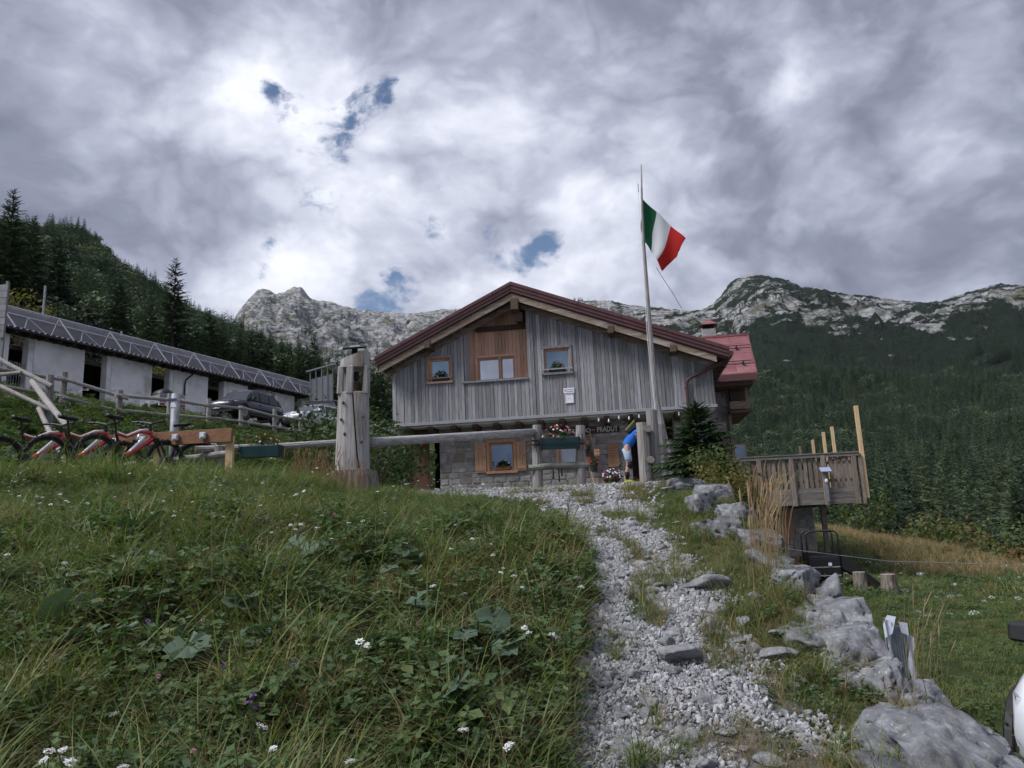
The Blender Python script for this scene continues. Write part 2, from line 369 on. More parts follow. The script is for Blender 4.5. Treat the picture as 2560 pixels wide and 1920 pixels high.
HILL = [(-70, .30), (-45.62, .3446), (-40.21, .3609), (-36.02, .3606), (-34.7, .3652), (-33.78, .3633), (-32.62, .3671), (-31.42, .3672), (-30.15, .3536), (-29.34, .3348), (-28.03, .3195), (-26.17, .302), (-24.8, .283), (-22.88, .2669), (-21.2, .2552), (-19.49, .2405), (-17.17, .2201), (-14.81, .199), (-11.82, .1773), (-5, .14), (0, .12)]
NM = Noise2(11)
def mountain_z(az, d):
    """az in degrees, d in metres: valley floor, forested slope, rocky wall up to the crest"""
    dr = np.interp(az, [-30, -12, 0, 14, 22, 45], [2700, 2700, 2500, 2100, 1900, 1900])
    zr = np.interp(az, *zip(*RIDGE))*dr+ZC
    zr = zr + 2.5*NM.fbm(az*3.1, az*0, 3)*2
    s = d/dr
    left = np.interp(s, [0, .05, .15, .30, .42, .55, .70, .82, 1.0, 1.12], [0, .012, .05, .15, .26, .38, .55, .73, 1.0, .93])
    right = np.interp(s, [0, .03, .06, .11, .20, .32, .45, .58, .70, .80, .90, 1.0, 1.12], [-.01, -.024, -.030, -.012, .02, .12, .25, .40, .55, .67, .82, 1.0, .9])
    k = sstep((az+4)/10); prof = left*(1-k)+right*k
    x, y = d*np.sin(np.radians(az)), d*np.cos(np.radians(az))
    env = sstep((s-.25)/.3)*np.clip((1.0-s)*9, .10, 1)
    n = 34*NM.fbm(x/420, y/420, 3)+((42+10*sstep((-az)/6))*NM.fbm(x/150, y/150, 5, .58, ridge=True))*sstep((s-.5)/.2)
    return prof*zr+n*env
az = np.concatenate([np.linspace(-58, -25, 60), np.linspace(-24.9, 42, 620), np.linspace(42.2, 58, 40)])
dd = np.concatenate([np.geomspace(62, 900, 90), np.linspace(915, 2750, 250), np.linspace(2760, 3100, 12)])
A, D = np.meshgrid(az, dd); Zm = mountain_z(A, D)
mm = bpy.data.materials.new('limestone_mountain'); mm.use_nodes = True; t = NT(mm.node_tree); p = t.n['Principled BSDF']
geo = t.new('ShaderNodeNewGeometry'); co = geo.outputs['Position']; px_, py2, pz = t.sep(co)
cs = t.vmath('MULTIPLY', co, (1, 1, 2.6))
rock = t.ramp(t.noise(cs, .035, 9, .72), [(.30, (.08, .08, .085)), (.44, (.26, .26, .26)), (.56, (.48, .48, .47)), (.72, (.64, .635, .62))])
strata = t.noise(t.vmath('MULTIPLY', t.vmath('ADD', co, t.vmath('SCALE', t.new('ShaderNodeTexNoise').outputs[1], scale=9.)), (.7, .7, 2.2)), .045, 7, .68)
rock = t.mix(t.smooth(strata, .53, .62), rock, (.14, .14, .145))
grassy = t.mix(t.noise(co, .05, 5, .6), (.085, .095, .035), (.15, .14, .06))
rock = t.mix(t.math('MULTIPLY', t.smooth(t.noise(cs, .016, 7, .66), .53, .60), .75), rock, grassy)
pine = t.mix(t.noise(co, .15, 4, .6), (.012, .021, .015), (.028, .040, .025))
# dwarf pine cover: thins out towards the crest and on the left-hand summit
azr = t.math('DIVIDE', px_, t.math('MAXIMUM', py2, 1.0))
lim = t.math('ADD', t.math('ADD', t.smooth(pz, 150, 380, -.13, .035), t.smooth(azr, -.05, .20, .085, -.045)), t.math('MULTIPLY', t.math('SUBTRACT', t.noise(co, .0045, 4, .55), .5), .38))
cover = t.smooth(t.math('SUBTRACT', t.math('ADD', t.math('MULTIPLY', t.noise(cs, .011, 8, .66), .75), t.math('MULTIPLY', t.noise(cs, .05, 6, .7), .25)), lim), .475, .515)
t.put(p.inputs['Base Color'], t.mix(cover, rock, pine)); p.inputs['Roughness'].default_value = .95; p.inputs['Specular IOR Level'].default_value = .05
b = t.new('ShaderNodeBump'); b.inputs['Strength'].default_value = 1; b.inputs['Distance'].default_value = 15
t.put(b.inputs['Height'], t.noise(cs, .045, 9, .75)); t.l.new(b.outputs[0], p.inputs['Normal'])
grid_mesh('mountain', D*np.sin(np.radians(A)), D*np.cos(np.radians(A)), Zm, mm)

def hill_z(az, d):
    dr = 350.; zr = np.interp(az, *zip(*HILL))*dr-6
    s = (d-52)/(dr-52); x, y = d*np.sin(np.radians(az)), d*np.cos(np.radians(az))
    z0 = 8.0
    z = z0+(zr-z0)*np.interp(s, [-.1, 0, .25, .6, .85, 1, 1.5], [-.03, 0, .20, .60, .88, 1, .85])
    return z+4*NM.fbm(x/60, y/60, 3)*np.clip(s*3, 0, 1)
A, D = np.meshgrid(np.linspace(-68, -2, 140), np.linspace(52, 480, 80))
fm = mat('forest_floor', (.016, .020, .010), (.035, .035, .018), scale=.3, rough=1, spec=.05)
grid_mesh('hillside', D*np.sin(np.radians(A)), D*np.cos(np.radians(A)), hill_z(A, D), fm)

# ------------------------------------------------------------------ trees
bark = mat('bark', (.06, .045, .035), (.11, .09, .075), scale=6, rough=.95, bump=.6, bscale=20, stretch=(4, 4, 1))
def setattr_c(me, vals):
    a = me.attributes.new('c', 'FLOAT', 'FACE'); a.data.foreach_set('value', np.asarray(vals, np.float32))
spruce_leaf = leafmat('spruce_needles', [(0, (.018, .032, .018)), (.45, (.032, .052, .026)), (.8, (.050, .074, .034)), (1, (.078, .096, .040))], trans=.12, rndv=.3, attr='c')
larch_leaf = leafmat('larch_needles', [(0, (.035, .050, .018)), (.6, (.060, .072, .024)), (1, (.100, .090, .028))], trans=.25, rndv=.3, attr='c')
forest_leaf = leafmat('forest_needles', [(0, (.024, .044, .030)), (.35, (.050, .082, .048)), (.65, (.082, .118, .062)), (.88, (.115, .140, .068)), (1, (.15, .145, .068))], trans=.10, rndv=.25, attr='c')
def spruce_crown(h, width, whorls, nb, twigs, seed, bottom=.12, droop=.35, sharp=.85, twl=.32, irr=.25):
    """crown of drooping branches, each a fan of narrow twig faces"""
    r = random.Random(seed); vs = []; fs = []; cs = []
    for i in range(whorls):
        t = i/(whorls-1); z = h*(bottom+(1-bottom)*t**.92); L0 = width*((1-t)**sharp)*(1 if t > .08 else .75)+.02*h*(1-t)+.020*h
        for k in range(nb):
            a = 2*math.pi*(k+r.random()*.7)/nb+i*1.7; L = L0*(1-irr+2*irr*r.random()); ca, sa = math.cos(a), math.sin(a)
            dr = droop*(1-t*.9)*(.7+.6*r.random()); up = .55*t**2; zz = z+r.uniform(-.5, .5)*h/whorls
            def P(s): return Vector((ca*L*s, sa*L*s, zz+L*(up*s-dr*s*s+.10*s**3*dr)))
            for j in range(twigs):
                s = .12+.88*(j+r.random()*.6)/twigs; b = P(min(s, 1)); d = (P(min(1.02, s+.05))-P(s-.05)).normalized(); sd = Vector((-sa, ca, 0))
                tl = twl*L*(1.15-s)*(.7+.6*r.random())+.035*h/whorls+.04*L
                for sg in (-1, 1):
                    e = b+(d*.75+sd*sg*(.55+.4*r.random())+Vector((0, 0, -.25-.35*r.random())))*tl
                    wv = (d*.9+Vector((0, 0, r.uniform(-.3, .3))))*(tl*.24)
                    n = len(vs); vs += [b-wv, b+wv, e]; fs.append((n, n+1, n+2)); cs.append(r.random()*.7+.3*s)
            n = len(vs); m_ = P(.55); e = P(1.08); sd = Vector((-sa, ca, 0))*L*.07
            vs += [Vector((0, 0, zz)), m_-sd, e, m_+sd]; fs += [(n, n+1, n+2, n+3)]; cs.append(.2)
    n = len(vs); q = h*.006
    for a in range(3): vs += [Vector((math.cos(a*2.1)*q, math.sin(a*2.1)*q, h*.90)), Vector((math.cos(a*2.1+2.1)*q, math.sin(a*2.1+2.1)*q, h*.90)), Vector((0, 0, h*1.03))]; fs.append((n+a*3, n+a*3+1, n+a*3+2)); cs.append(.5)
    return vs, fs, cs
def crown_mesh(name, data, m):
    vs, fs, cs = data; me = bpy.data.meshes.new(name); me.from_pydata([tuple(v) for v in vs], [], fs); setattr_c(me, cs); me.materials.append(m); return me
def leafy_crown(blobs, n, size, seed, up=.3, hollow=.55):
    """leaf quads spread through the outer volume of several lobes"""
    r = random.Random(seed); vs = []; fs = []; cs = []
    tot = sum(b[3]**2 for b in blobs)
    for (bx_, by, bz, br, sq) in blobs:
        base = r.random()*.35
        for _ in range(int(n*br*br/tot)):
            d = Vector((r.gauss(0, 1), r.gauss(0, 1), r.gauss(0, 1))).normalized(); q = hollow+(1-hollow)*r.random()**.6
            q *= 1+.16*math.sin(d.x*7+bx_*3)*math.cos(d.z*6+d.y*5)
            c_ = Vector((bx_+d.x*br*q, by+d.y*br*q, bz+d.z*br*q*sq))
            nrm = (d*.8+Vector((r.gauss(0, .6), r.gauss(0, .6), r.gauss(0, .6)+up))).normalized(); a = nrm.orthogonal().normalized(); b_ = nrm.cross(a)
            th = r.random()*6.28; a, b_ = a*math.cos(th)+b_*math.sin(th), b_*math.cos(th)-a*math.sin(th); s = size*(.6+.8*r.random())
            k = len(vs); vs += [c_-a*s, c_+b_*s*.55, c_+a*s, c_-b_*s*.55]; fs.append((k, k+1, k+2, k+3)); cs.append(base+.65*r.random())
    return vs, fs, cs
broad_leaf = leafmat('broad_leaves', [(0, (.03, .05, .017)), (.5, (.06, .086, .028)), (1, (.11, .125, .042))], trans=.3, rndv=.6, attr='c')
def blobset(h, w_, n, seed):
    r = random.Random(seed); out = [(0, 0, h*.62, w_*.55, 1.1)]
    for k in range(n):
        a = k*2.4+r.random(); z = h*(.38+.5*r.random()); q = w_*.5*(1-abs(z/h-.55)); out.append((math.cos(a)*q, math.sin(a)*q, z, w_*(.24+.16*r.random()), .9))
    return out
# low prototypes for the woods (unlinked meshes, instanced in one object)
def forest_proto(i):
    if i < 5: return crown_mesh('forest_conifer', spruce_crown(1, .125+.018*(i % 3), 17, 7, 3, 50+i, bottom=.05, twl=.42, irr=.28), forest_leaf)
    return crown_mesh('forest_broadleaf', leafy_crown(blobset(1, .5, 9, i), 1100, .026, i), forest_leaf)
FP = [forest_proto(i) for i in range(7)]
FP2 = [crown_mesh('near_conifer', spruce_crown(1, .135+.02*(i % 3), 27, 8, 6, 250+i, bottom=.04, twl=.36, irr=.3), forest_leaf) for i in range(5)]+[crown_mesh('near_broadleaf', leafy_crown(blobset(1, .5, 10, 90+i), 1600, .022, 90+i), forest_leaf) for i in range(2)]

def polar(az, d): return d*np.sin(np.radians(az)), d*np.cos(np.radians(az))
def plant_forest(name, n, azr, dr, zf, hr, pb, label, thin=None, cat='forest', protos=None):
    az = RNG.uniform(*azr, n); d = np.sqrt(RNG.uniform(dr[0]**2, dr[1]**2, n)); x, y = polar(az, d)
    if thin is not None: k = thin(az, d, x, y); az, d, x, y = az[k], d[k], x[k], y[k]
    n = len(az); z = zf(az, d)-.3; h = RNG.uniform(*hr, n)*(.75+.5*(NM.fbm(x/40, y/40, 3)*.5+.5)); wd = h*RNG.uniform(.85, 1.3, n)
    broad = RNG.random(n) < pb+.25*(NM.fbm(x/70+40, y/70, 3)); idx = np.where(broad, RNG.integers(5, 7, n), RNG.integers(0, 5, n))
    h = np.where(broad, h*.75, h)
    rot = np.stack([RNG.normal(0, .03, n), RNG.normal(0, .03, n), RNG.uniform(0, 6.28, n)], 1)
    return scatter(name, np.stack([x, y, z], 1), rot, np.stack([wd, wd, h], 1), idx, protos or FP, label, cat)
def thin_r(az, d, x, y):
    dr = np.interp(az, [-30, -12, 0, 14, 22, 45], [2700, 2700, 2500, 2100, 1900, 1900]); s = d/dr
    lim = .50+.15*NM.fbm(x/260+3, y/260, 4)+.10*sstep((az-27)/8)
    bare = NM.fbm(x/110+9, y/110+2, 4) > .34-.42*(sstep((s-.42)/.12))
    return (s < lim) & ~(bare & (s > .42))
plant_forest('valley_forest', 15000, (6, 46), (300, 1150), mountain_z, (14, 22), .04, 'dense dark conifer forest filling the slope across the valley', thin_r)
plant_forest('conifer_belt', 1250, (8, 46), (78, 310), mountain_z, (13, 21), .05, 'nearest band of tall conifers below and behind the meadow', None, protos=FP2)
def thin_l(az, d, x, y): return (d/2600 < .40+.10*NM.fbm(x/260+3, y/260, 4)) & (az < 7)
plant_forest('mountain_forest', 9000, (-26, 6), (420, 1400), mountain_z, (11, 17), .03, 'dark forest band at the foot of the pale limestone peak', thin_l)
def thin_h(az, d, x, y): return (d > 108) | ((az < -38) & (d > 78))
plant_forest('hill_forest', 8500, (-64, -9), (60, 380), hill_z, (8, 13), .36, 'dense mixed forest covering the steep hill on the left', thin_h)
# scattered trees high on the rock
def thin_s(az, d, x, y): return NM.fbm(x/90, y/90, 4) > .03+.12*sstep((d-1200)/400)
plant_forest('dwarf_pines', 15000, (-24, 44), (850, 1700), mountain_z, (8, 14), 0, 'scattered dark pines among the pale rocks below the crest', thin_s)

plant_forest('summit_pines', 7000, (-22, 9), (1650, 2450), mountain_z, (9, 15), 0, 'dark dwarf pines dotted over the pale karst below the left peak', lambda az, d, x, y: NM.fbm(x/120, y/120, 4) > .02+.25*sstep((d-1900)/500))

def conifer(name, label, x, y, z, h, w_, seed, m=None, whorls=34, nb=8, tw=6, group=None, bottom=.1, lean=0, sharp=.85, droop=.35, parent=None):
    o = thing(name, label, 'tree', (x, y, z), random.random()*6, group); o.rotation_euler.x = lean
    tr = MB().tube([(0, 0, -.5), (0, 0, h*.5), (0, 0, h*.99)], [h*.014+.03, h*.009+.01, .006], 7).build('trunk', bark, o)
    me = crown_mesh('crown', spruce_crown(h, w_, whorls, nb, tw, seed, bottom, droop, sharp), m or spruce_leaf); link('crown', me, o)
    return o

# ------------------------------------------------------------------ common materials
grey_wood = mat('weathered_wood', (.185, .187, .20), (.37, .37, .385), scale=2.2, rough=.85, bump=.6, bscale=6, rnd=.62, stretch=(26, 26, 1.3), spec=.2, c3=(.27, .245, .225), bdist=.006)
red_wood = mat('larch_cladding', (.50, .275, .19), (.68, .46, .35), scale=2.2, rough=.8, bump=.4, bscale=6, rnd=.55, stretch=(26, 26, 1.3), spec=.2, bdist=.006)
trim_wood = mat('trim_wood', (.30, .17, .11), (.44, .31, .24), scale=3, rough=.75, bump=.4, bscale=8, rnd=.3, stretch=(9, 9, 9), c3=(.33, .31, .31))
orange_wood = mat('varnished_wood', (.50, .265, .15), (.64, .39, .25), scale=2.5, rough=.5, bump=.2, bscale=9, rnd=.25, stretch=(14, 14, 1.6))
barge_wood = mat('bargeboard_wood', (.18, .125, .09), (.31, .235, .18), scale=2, rough=.8, bump=.4, bscale=8, rnd=.2, stretch=(1.5, 14, 10), c3=(.35, .32, .29))
dark_wood = mat('dark_beam_wood', (.065, .042, .030), (.13, .085, .06), scale=3, rough=.75, bump=.4, bscale=10, rnd=.4, stretch=(12, 2, 12))
log_wood = mat('grey_log', (.17, .162, .155), (.34, .33, .325), scale=2.5, rough=.85, bump=.6, bscale=8, rnd=.3, stretch=(18, 18, 1.4), c3=(.27, .22, .18), bdist=.008)
raillog = mat('grey_rail', (.21, .195, .185), (.38, .36, .345), scale=3, rough=.85, bump=.5, bscale=9, rnd=.3, stretch=(4, 4, 12), c3=(.25, .21, .17))
new_wood = mat('new_timber', (.52, .36, .19), (.66, .50, .30), scale=2.5, rough=.7, bump=.2, rnd=.15, stretch=(14, 14, 1.4))
deck_wood = mat('deck_wood', (.15, .115, .09), (.28, .235, .20), scale=2.4, rough=.85, bump=.5, bscale=8, rnd=.5, stretch=(16, 16, 1.6))
deck_board = mat('deck_board_wood', (.13, .115, .105), (.25, .225, .205), scale=2.4, rough=.85, bump=.5, bscale=8, rnd=.35, stretch=(1.6, 16, 16))
roof_metal = mat('brown_roof_metal', (.080, .031, .031), (.12, .048, .046), scale=1.5, rough=.42, rnd=.15, spec=.5, bump=.06, bscale=5)
red_metal = mat('faded_red_roof_metal', (.18, .062, .066), (.26, .105, .108), scale=2.0, rough=.45, rnd=.1, spec=.4, c3=(.28, .15, .15), bump=.06, bscale=4)
stone_m = mat('wall_stone', (.27, .25, .237), (.45, .425, .405), scale=5, rough=.95, bump=.9, bscale=22, rnd=.55, hue=.04, c3=(.28, .235, .19), bdist=.02)
mortar_m = mat('mortar', (.27, .255, .245), (.39, .375, .365), scale=7, rough=.98, bump=.8, bscale=30, bdist=.02)
plaster = mat('white_plaster', (.66, .655, .65), (.84, .835, .83), scale=1.2, rough=.95, bump=.3, bscale=14, rnd=.14, lo=.3, hi=.6, c3=(.50, .48, .45))
black_m = mat('black_plastic', (.018, .018, .02), rough=.5)
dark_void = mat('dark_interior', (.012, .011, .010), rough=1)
def sky_glass():
    m = bpy.data.materials.new('window_glass'); m.use_nodes = True; t = NT(m.node_tree); p = t.n['Principled BSDF']; p.inputs['Base Color'].default_value = (.012, .016, .022, 1); p.inputs['Roughness'].default_value = .3
    g = t.new('ShaderNodeBsdfGlossy'); g.inputs['Roughness'].default_value = .02; g.inputs[0].default_value = (.55, .78, 1, 1); mx = t.new('ShaderNodeMixShader'); mx.inputs[0].default_value = .22
    t.l.new(p.outputs[0], mx.inputs[1]); t.l.new(g.outputs[0], mx.inputs[2]); t.l.new(mx.outputs[0], t.n['Material Output'].inputs[0]); MATS['window_glass'] = m; return m
win_glass = sky_glass()
pale_glass = sky_glass.__call__(); pale_glass.name = 'pale_window_glass'; pale_glass.node_tree.nodes['Mix Shader'].inputs[0].default_value = .5; MATS['window_glass'] = win_glass; pale_glass.node_tree.nodes['Glossy BSDF'].inputs[0].default_value = (.9, .95, 1, 1); MATS['pale_glass'] = pale_glass
steel = mat('galvanised_steel', (.20, .21, .23), (.33, .34, .36), scale=7, rough=.6, metal=.3, rnd=.1)
curtain_m = mat('curtain', (.55, .56, .58), (.75, .76, .78), scale=6, rough=.9, stretch=(8, 8, .6))
letter_m = mat('cream_letter_paint', (.70, .68, .60), rough=.7)

# ------------------------------------------------------------------ mountain hut (local frame: x along the front, y into the house)
HB = 2.55
hut = thing('mountain_hut', 'two storey mountain hut, grey timber cladding above a stone ground floor, brown roof', 'building', (-3.57, 21.70, HB), rad(-8.56))
HU = Vector((math.cos(rad(-8.56)), math.sin(rad(-8.56)), 0)); HV = Vector((-HU.y, HU.x, 0))
def hw(u, v, z): q = Vector((-3.57, 21.70, 0))+HU*u+HV*v; return Vector((q.x, q.y, z))
HM = lambda: MB(off=(0, 0, -HB))
def rake(u): return 6.44+.444*u if u < 3.86 else 8.09-.41*(u-3.95)
# boards of the upper front
clad = group_node('cladding', hut)
HM().box(.03, 2.22, .03, .10, 4.62, 5.80).build('backing_wall', dark_wood, clad)
HM().box(.03, 1.13, .03, .10, 5.80, 6.36).build('backing_wall', dark_wood, clad)
HM().box(1.79, 2.22, .03, .10, 5.80, 6.36).build('backing_wall', dark_wood, clad)
HM().box(4.10, 9.26, .03, .10, 4.62, 5.82).build('backing_wall', dark_wood, clad)
HM().box(2.22, 4.10, .03, .10, 4.62, 5.70).build('backing_wall', dark_wood, clad)
HM().prism([(.03, 6.36), (1.13, 6.36), (1.13, 6.86)], .03, .10).build('backing_wall', dark_wood, clad)
HM().prism([(1.13, 6.54), (1.79, 6.54), (1.79, 7.15), (1.13, 6.86)], .03, .10).build('backing_wall', dark_wood, clad)
HM().prism([(1.79, 6.36), (2.22, 6.36), (2.22, 7.35), (1.79, 7.15)], .03, .10).build('backing_wall', dark_wood, clad)
HM().prism([(4.10, 5.82), (4.57, 5.82), (4.57, 7.76), (4.10, 7.95)], .03, .10).build('backing_wall', dark_wood, clad)
HM().prism([(4.57, 6.58), (5.34, 6.58), (5.34, 7.44), (4.57, 7.76)], .03, .10).build('backing_wall', dark_wood, clad)
HM().prism([(5.34, 5.82), (9.26, 5.82), (5.34, 7.44)], .03, .10).build('backing_wall', dark_wood, clad)
WINS = [(1.14, 1.78, 5.82, 6.52), (4.58, 5.33, 5.84, 6.56)]
u = 0.0; r = random.Random(5)
while u < 9.28:
    bw = r.choice((.085, .095, .105, .115, .125)); u1 = min(u+bw, 9.30); a, b = u+.004, u1-.004
    for (z0, z1a, z1b) in [(4.63, min(rake(a), 99), min(rake(b), 99))]:
        segs = [(z0, None)]
        if 2.24 < (a+b)/2 < 4.08: segs = [(z0, 5.70)]
        for (w0, w1, wz0, wz1) in WINS:
            if w0 < (a+b)/2 < w1: segs = [(z0, wz0), (wz1, None)]
        dpt = r.uniform(-.010, .010)
        for (s0, s1) in segs:
            ta, tb = (z1a, z1b) if s1 is None else (s1, s1)
            HM().hexa([(a, -.012+dpt, s0), (b, -.012+dpt, s0), (b, .028, s0), (a, .028, s0)], [(a, -.012+dpt, ta), (b, -.012+dpt, tb), (b, .028, tb), (a, .028, ta)]).build('board', grey_wood, clad)
    u = u1
# recessed balcony niche
niche = group_node('niche_wall', hut)
HM().box(2.36, 4.12, .80, .86, 4.6, 7.9).build('backing_wall', dark_wood, niche)
u = 2.44
while u < 4.1:
    bw = r.choice((.085, .10, .115)); a, b = u+.003, min(u+bw, 4.10)-.003
    segs = [(5.6, None)] if not 2.48 < (a+b)/2 < 3.66 else [(6.58, None)]
    for s0, s1 in segs:
        HM().hexa([(a, .545, s0), (b, .545, s0), (b, .59, s0), (a, .59, s0)], [(a, .545, rake(a)-.02), (b, .545, rake(b)-.02), (b, .59, rake(b)-.02), (a, .59, rake(a)-.02)]).build('board', red_wood, niche)
    u += bw
for k in range(5):
    v0 = .03+k*.104; m_ = grey_wood if k < 2 else red_wood; ua, ub = 2.245+.04*k, 2.245+.04*(k+1)-.006
    HM().hexa([(ua, v0, 5.6), (ub, v0+.098, 5.6), (ub-.04, v0+.098, 5.6), (ua-.04, v0, 5.6)], [(ua, v0, rake(ua)-.02), (ub, v0+.098, rake(ub)-.02), (ub-.04, v0+.098, rake(ub)-.02), (ua-.04, v0, rake(ua)-.02)]).build('board', m_, niche)
    HM().box(4.085, 4.12, v0, v0+.098, 5.6, rake(4.09)-.02).build('board', red_wood, niche)
HM().box(2.2, 4.1, .03, .60, 5.55, 5.60).build('floor', dark_wood, niche)
HM().box(2.14, 4.10, -.07, .14, 5.70, 5.76).build('parapet_cap', grey_wood, hut, bevel=.006)
HM().box(-.03, 9.34, -.035, .06, 4.545, 4.63).build('cladding_base_trim', grey_wood, hut, bevel=.005)
# side and back walls of the upper storey
HM().box(0.0, .06, .10, 8.8, 4.6, 6.40).box(9.24, 9.30, .10, 8.8, 4.6, 5.85).box(.06, 9.24, 8.7, 8.8, 2.5, 5.8).build('side_wall', grey_wood, hut)
HM().box(.02, 9.28, .11, 8.7, 4.5, 4.58).build('floor_slab', plaster, hut)
HM().box(1.9, 2.0, 1.1, 8, 4.6, 7.0).box(4.2, 4.3, 1.1, 8, 4.6, 7.6).build('inner_wall', dark_void, hut)

def window(x0, x1, z0, z1, v, depth=.14, trim=.065, mull=None, curtain=None, tm=None, name='window', bars=False, sill=True, pale=None):
    wd = group_node(name, hut); tm = tm or trim_wood
    HM().box(x0-trim, x1+trim, v-.035, v+.03, z1, z1+trim*1.1).build('lintel', tm, wd, bevel=.004)
    HM().box(x0-trim, x0, v-.03, v+.03, z0, z1-.002).build('trim', tm, wd, bevel=.004)
    HM().box(x1, x1+trim, v-.03, v+.03, z0, z1-.002).build('trim', tm, wd, bevel=.004)
    if sill: HM().box(x0-trim-.02, x1+trim+.02, v-.06, v+.03, z0-trim, z0-.002).build('sill', tm, wd, bevel=.005)
    HM().box(x0, x0+.012, v, v+depth, z0, z1).box(x1-.012, x1, v, v+depth, z0, z1).box(x0+.012, x1-.012, v, v+depth, z1-.012, z1).box(x0+.012, x1-.012, v, v+depth, z0, z0+.012).build('reveal', orange_wood, wd)
    f = .05; xs = [x0+.012, x1-.012] if not mull else [x0+.012, mull, x1-.012]
    for a, b in zip(xs[:-1], xs[1:]):
        HM().box(a, a+f, v+depth-.05, v+depth, z0+.012, z1-.012).box(b-f, b, v+depth-.05, v+depth, z0+.012, z1-.012).box(a+f, b-f, v+depth-.05, v+depth, z1-.012-f, z1-.012).box(a+f, b-f, v+depth-.05, v+depth, z0+.012, z0+.012+f).build('frame', orange_wood, wd)
        HM().box(a+f, b-f, v+depth-.022, v+depth-.016, z0+.012+f, z1-.012-f).build('pane', (pale if pale else win_glass) if not curtain else MATS['clear_glass'], wd)
    if mull: HM().box(mull-.045, mull+.045, v-.03, v+depth-.052, z0, z1-.002).build('mullion', tm, wd, bevel=.004)
    HM().box(x0, x1, v+depth+.25, v+depth+.3, z0, z1).build('room', dark_void, wd)
    if curtain:
        m = HM(); n = 40
        for side in (0, 1) if curtain == 2 else (0,):
            a, b = x0+.05, x1-.05
            vs = [(a+(b-a)*i/n, v+depth+.06+.025*math.sin(i*1.35), z) for z in (z0+.03, z1-.03) for i in range(n+1)]
            m.add(vs, [(i, i+1, n+2+i, n+1+i) for i in range(n)])
            break
        m.build('curtain', curtain_m, wd, smooth=True, fix=False)
    return wd
def clear_glass():
    m = bpy.data.materials.new('clear_glass'); m.use_nodes = True; t = NT(m.node_tree); t.n.remove(t.n['Principled BSDF'])
    g = t.new('ShaderNodeBsdfGlossy'); g.inputs['Roughness'].default_value = .03; g.inputs[0].default_value = (.9, .95, 1, 1)
    tr = t.new('ShaderNodeBsdfTransparent'); tr.inputs[0].default_value = (.75, .8, .82, 1); fr = t.new('ShaderNodeFresnel'); fr.inputs[0].default_value = 1.6
    mx = t.new('ShaderNodeMixShader'); t.put(mx.inputs[0], t.math('ADD', fr.outputs[0], .10)); t.l.new(tr.outputs[0], mx.inputs[1]); t.l.new(g.outputs[0], mx.inputs[2]); t.l.new(mx.outputs[0], t.n['Material Output'].inputs[0])
    MATS['clear_glass'] = m
clear_glass()
window(1.14, 1.78, 5.82, 6.52, -.02)
window(4.58, 5.33, 5.84, 6.56, -.02, tm=grey_wood)
window(2.50, 3.64, 5.84, 6.56, .54, mull=3.19, pale=pale_glass, tm=red_wood, sill=False, depth=.10)
window(2.72, 3.46, 3.16, 4.0, .78, curtain=None, tm=orange_wood, trim=.08, depth=.12)
window(4.80, 5.40, 3.22, 3.85, .78, curtain=1, tm=orange_wood, trim=.09, depth=.12)
HM().box(1.08, 1.84, -.10, -.075, 5.90, 5.935).build('flower_rail', trim_wood, hut)
HM().box(4.51, 5.40, -.10, -.075, 5.92, 5.955).build('flower_rail', grey_wood, hut)
def shutter(x0, x1, z0, z1, ang, hinge):
    """plank shutter folded open against the wall"""
    sh = group_node('shutter', hut)
    sh.location = (hinge, .755, 0); sh.rotation_euler.z = ang; n = 3; wd = (x1-x0)/n
    for k in range(n): HM().box(x0-hinge+k*wd+.003, x0-hinge+(k+1)*wd-.003, -.035, -.012, z0, z1).build('plank', orange_wood, sh, bevel=.003)
    for zz in (z1-.14, z0+.06): HM().box(x0-hinge+.01, x1-hinge-.01, -.055, -.036, zz, zz+.08).build('batten', orange_wood, sh)
    HM().box(x1-hinge-.06, x1-hinge-.045, -.066, -.056, (z0+z1)/2-.03, (z0+z1)/2+.03).build('latch', black_m, sh)
shutter(2.29, 2.63, 3.13, 4.0, 0, 2.63); shutter(3.55, 3.83, 3.13, 4.0, 0, 3.55)
shutter(5.50, 5.72, 3.14, 3.90, rad(-12), 5.50)

# stone ground floor: individual stones set in mortar
def stone_piece(m, x0, x1, z0, z1, v, rr, dirn=1):
    j = lambda s: rr.uniform(-s, s); cx, cz = (x0+x1)/2, (z0+z1)/2; g = .008
    pts = [(x0+g+j(.012), z0+g+j(.010)), (cx+j(.05), z0+g+j(.010)), (x1-g+j(.012), z0+g+j(.010)), (x1-g+j(.012), cz+j(.02)), (x1-g+j(.012), z1-g+j(.010)), (cx+j(.05), z1-g+j(.010)), (x0+g+j(.012), z1-g+j(.010)), (x0+g+j(.012), cz+j(.02))]
    d = rr.uniform(.008, .03); b = .82
    front = [(cx+(x-cx)*b+j(.006), v-d*dirn+j(.004), cz+(z-cz)*b+j(.006)) for x, z in pts]; back = [(x, v, z) for x, z in pts]; n = 8
    m.add(back+front+[(cx, v-d*1.15*dirn, cz)], [(i, (i+1) % n, n+(i+1) % n, n+i) for i in range(n)]+[(n+i, n+(i+1) % n, 2*n) for i in range(n)])
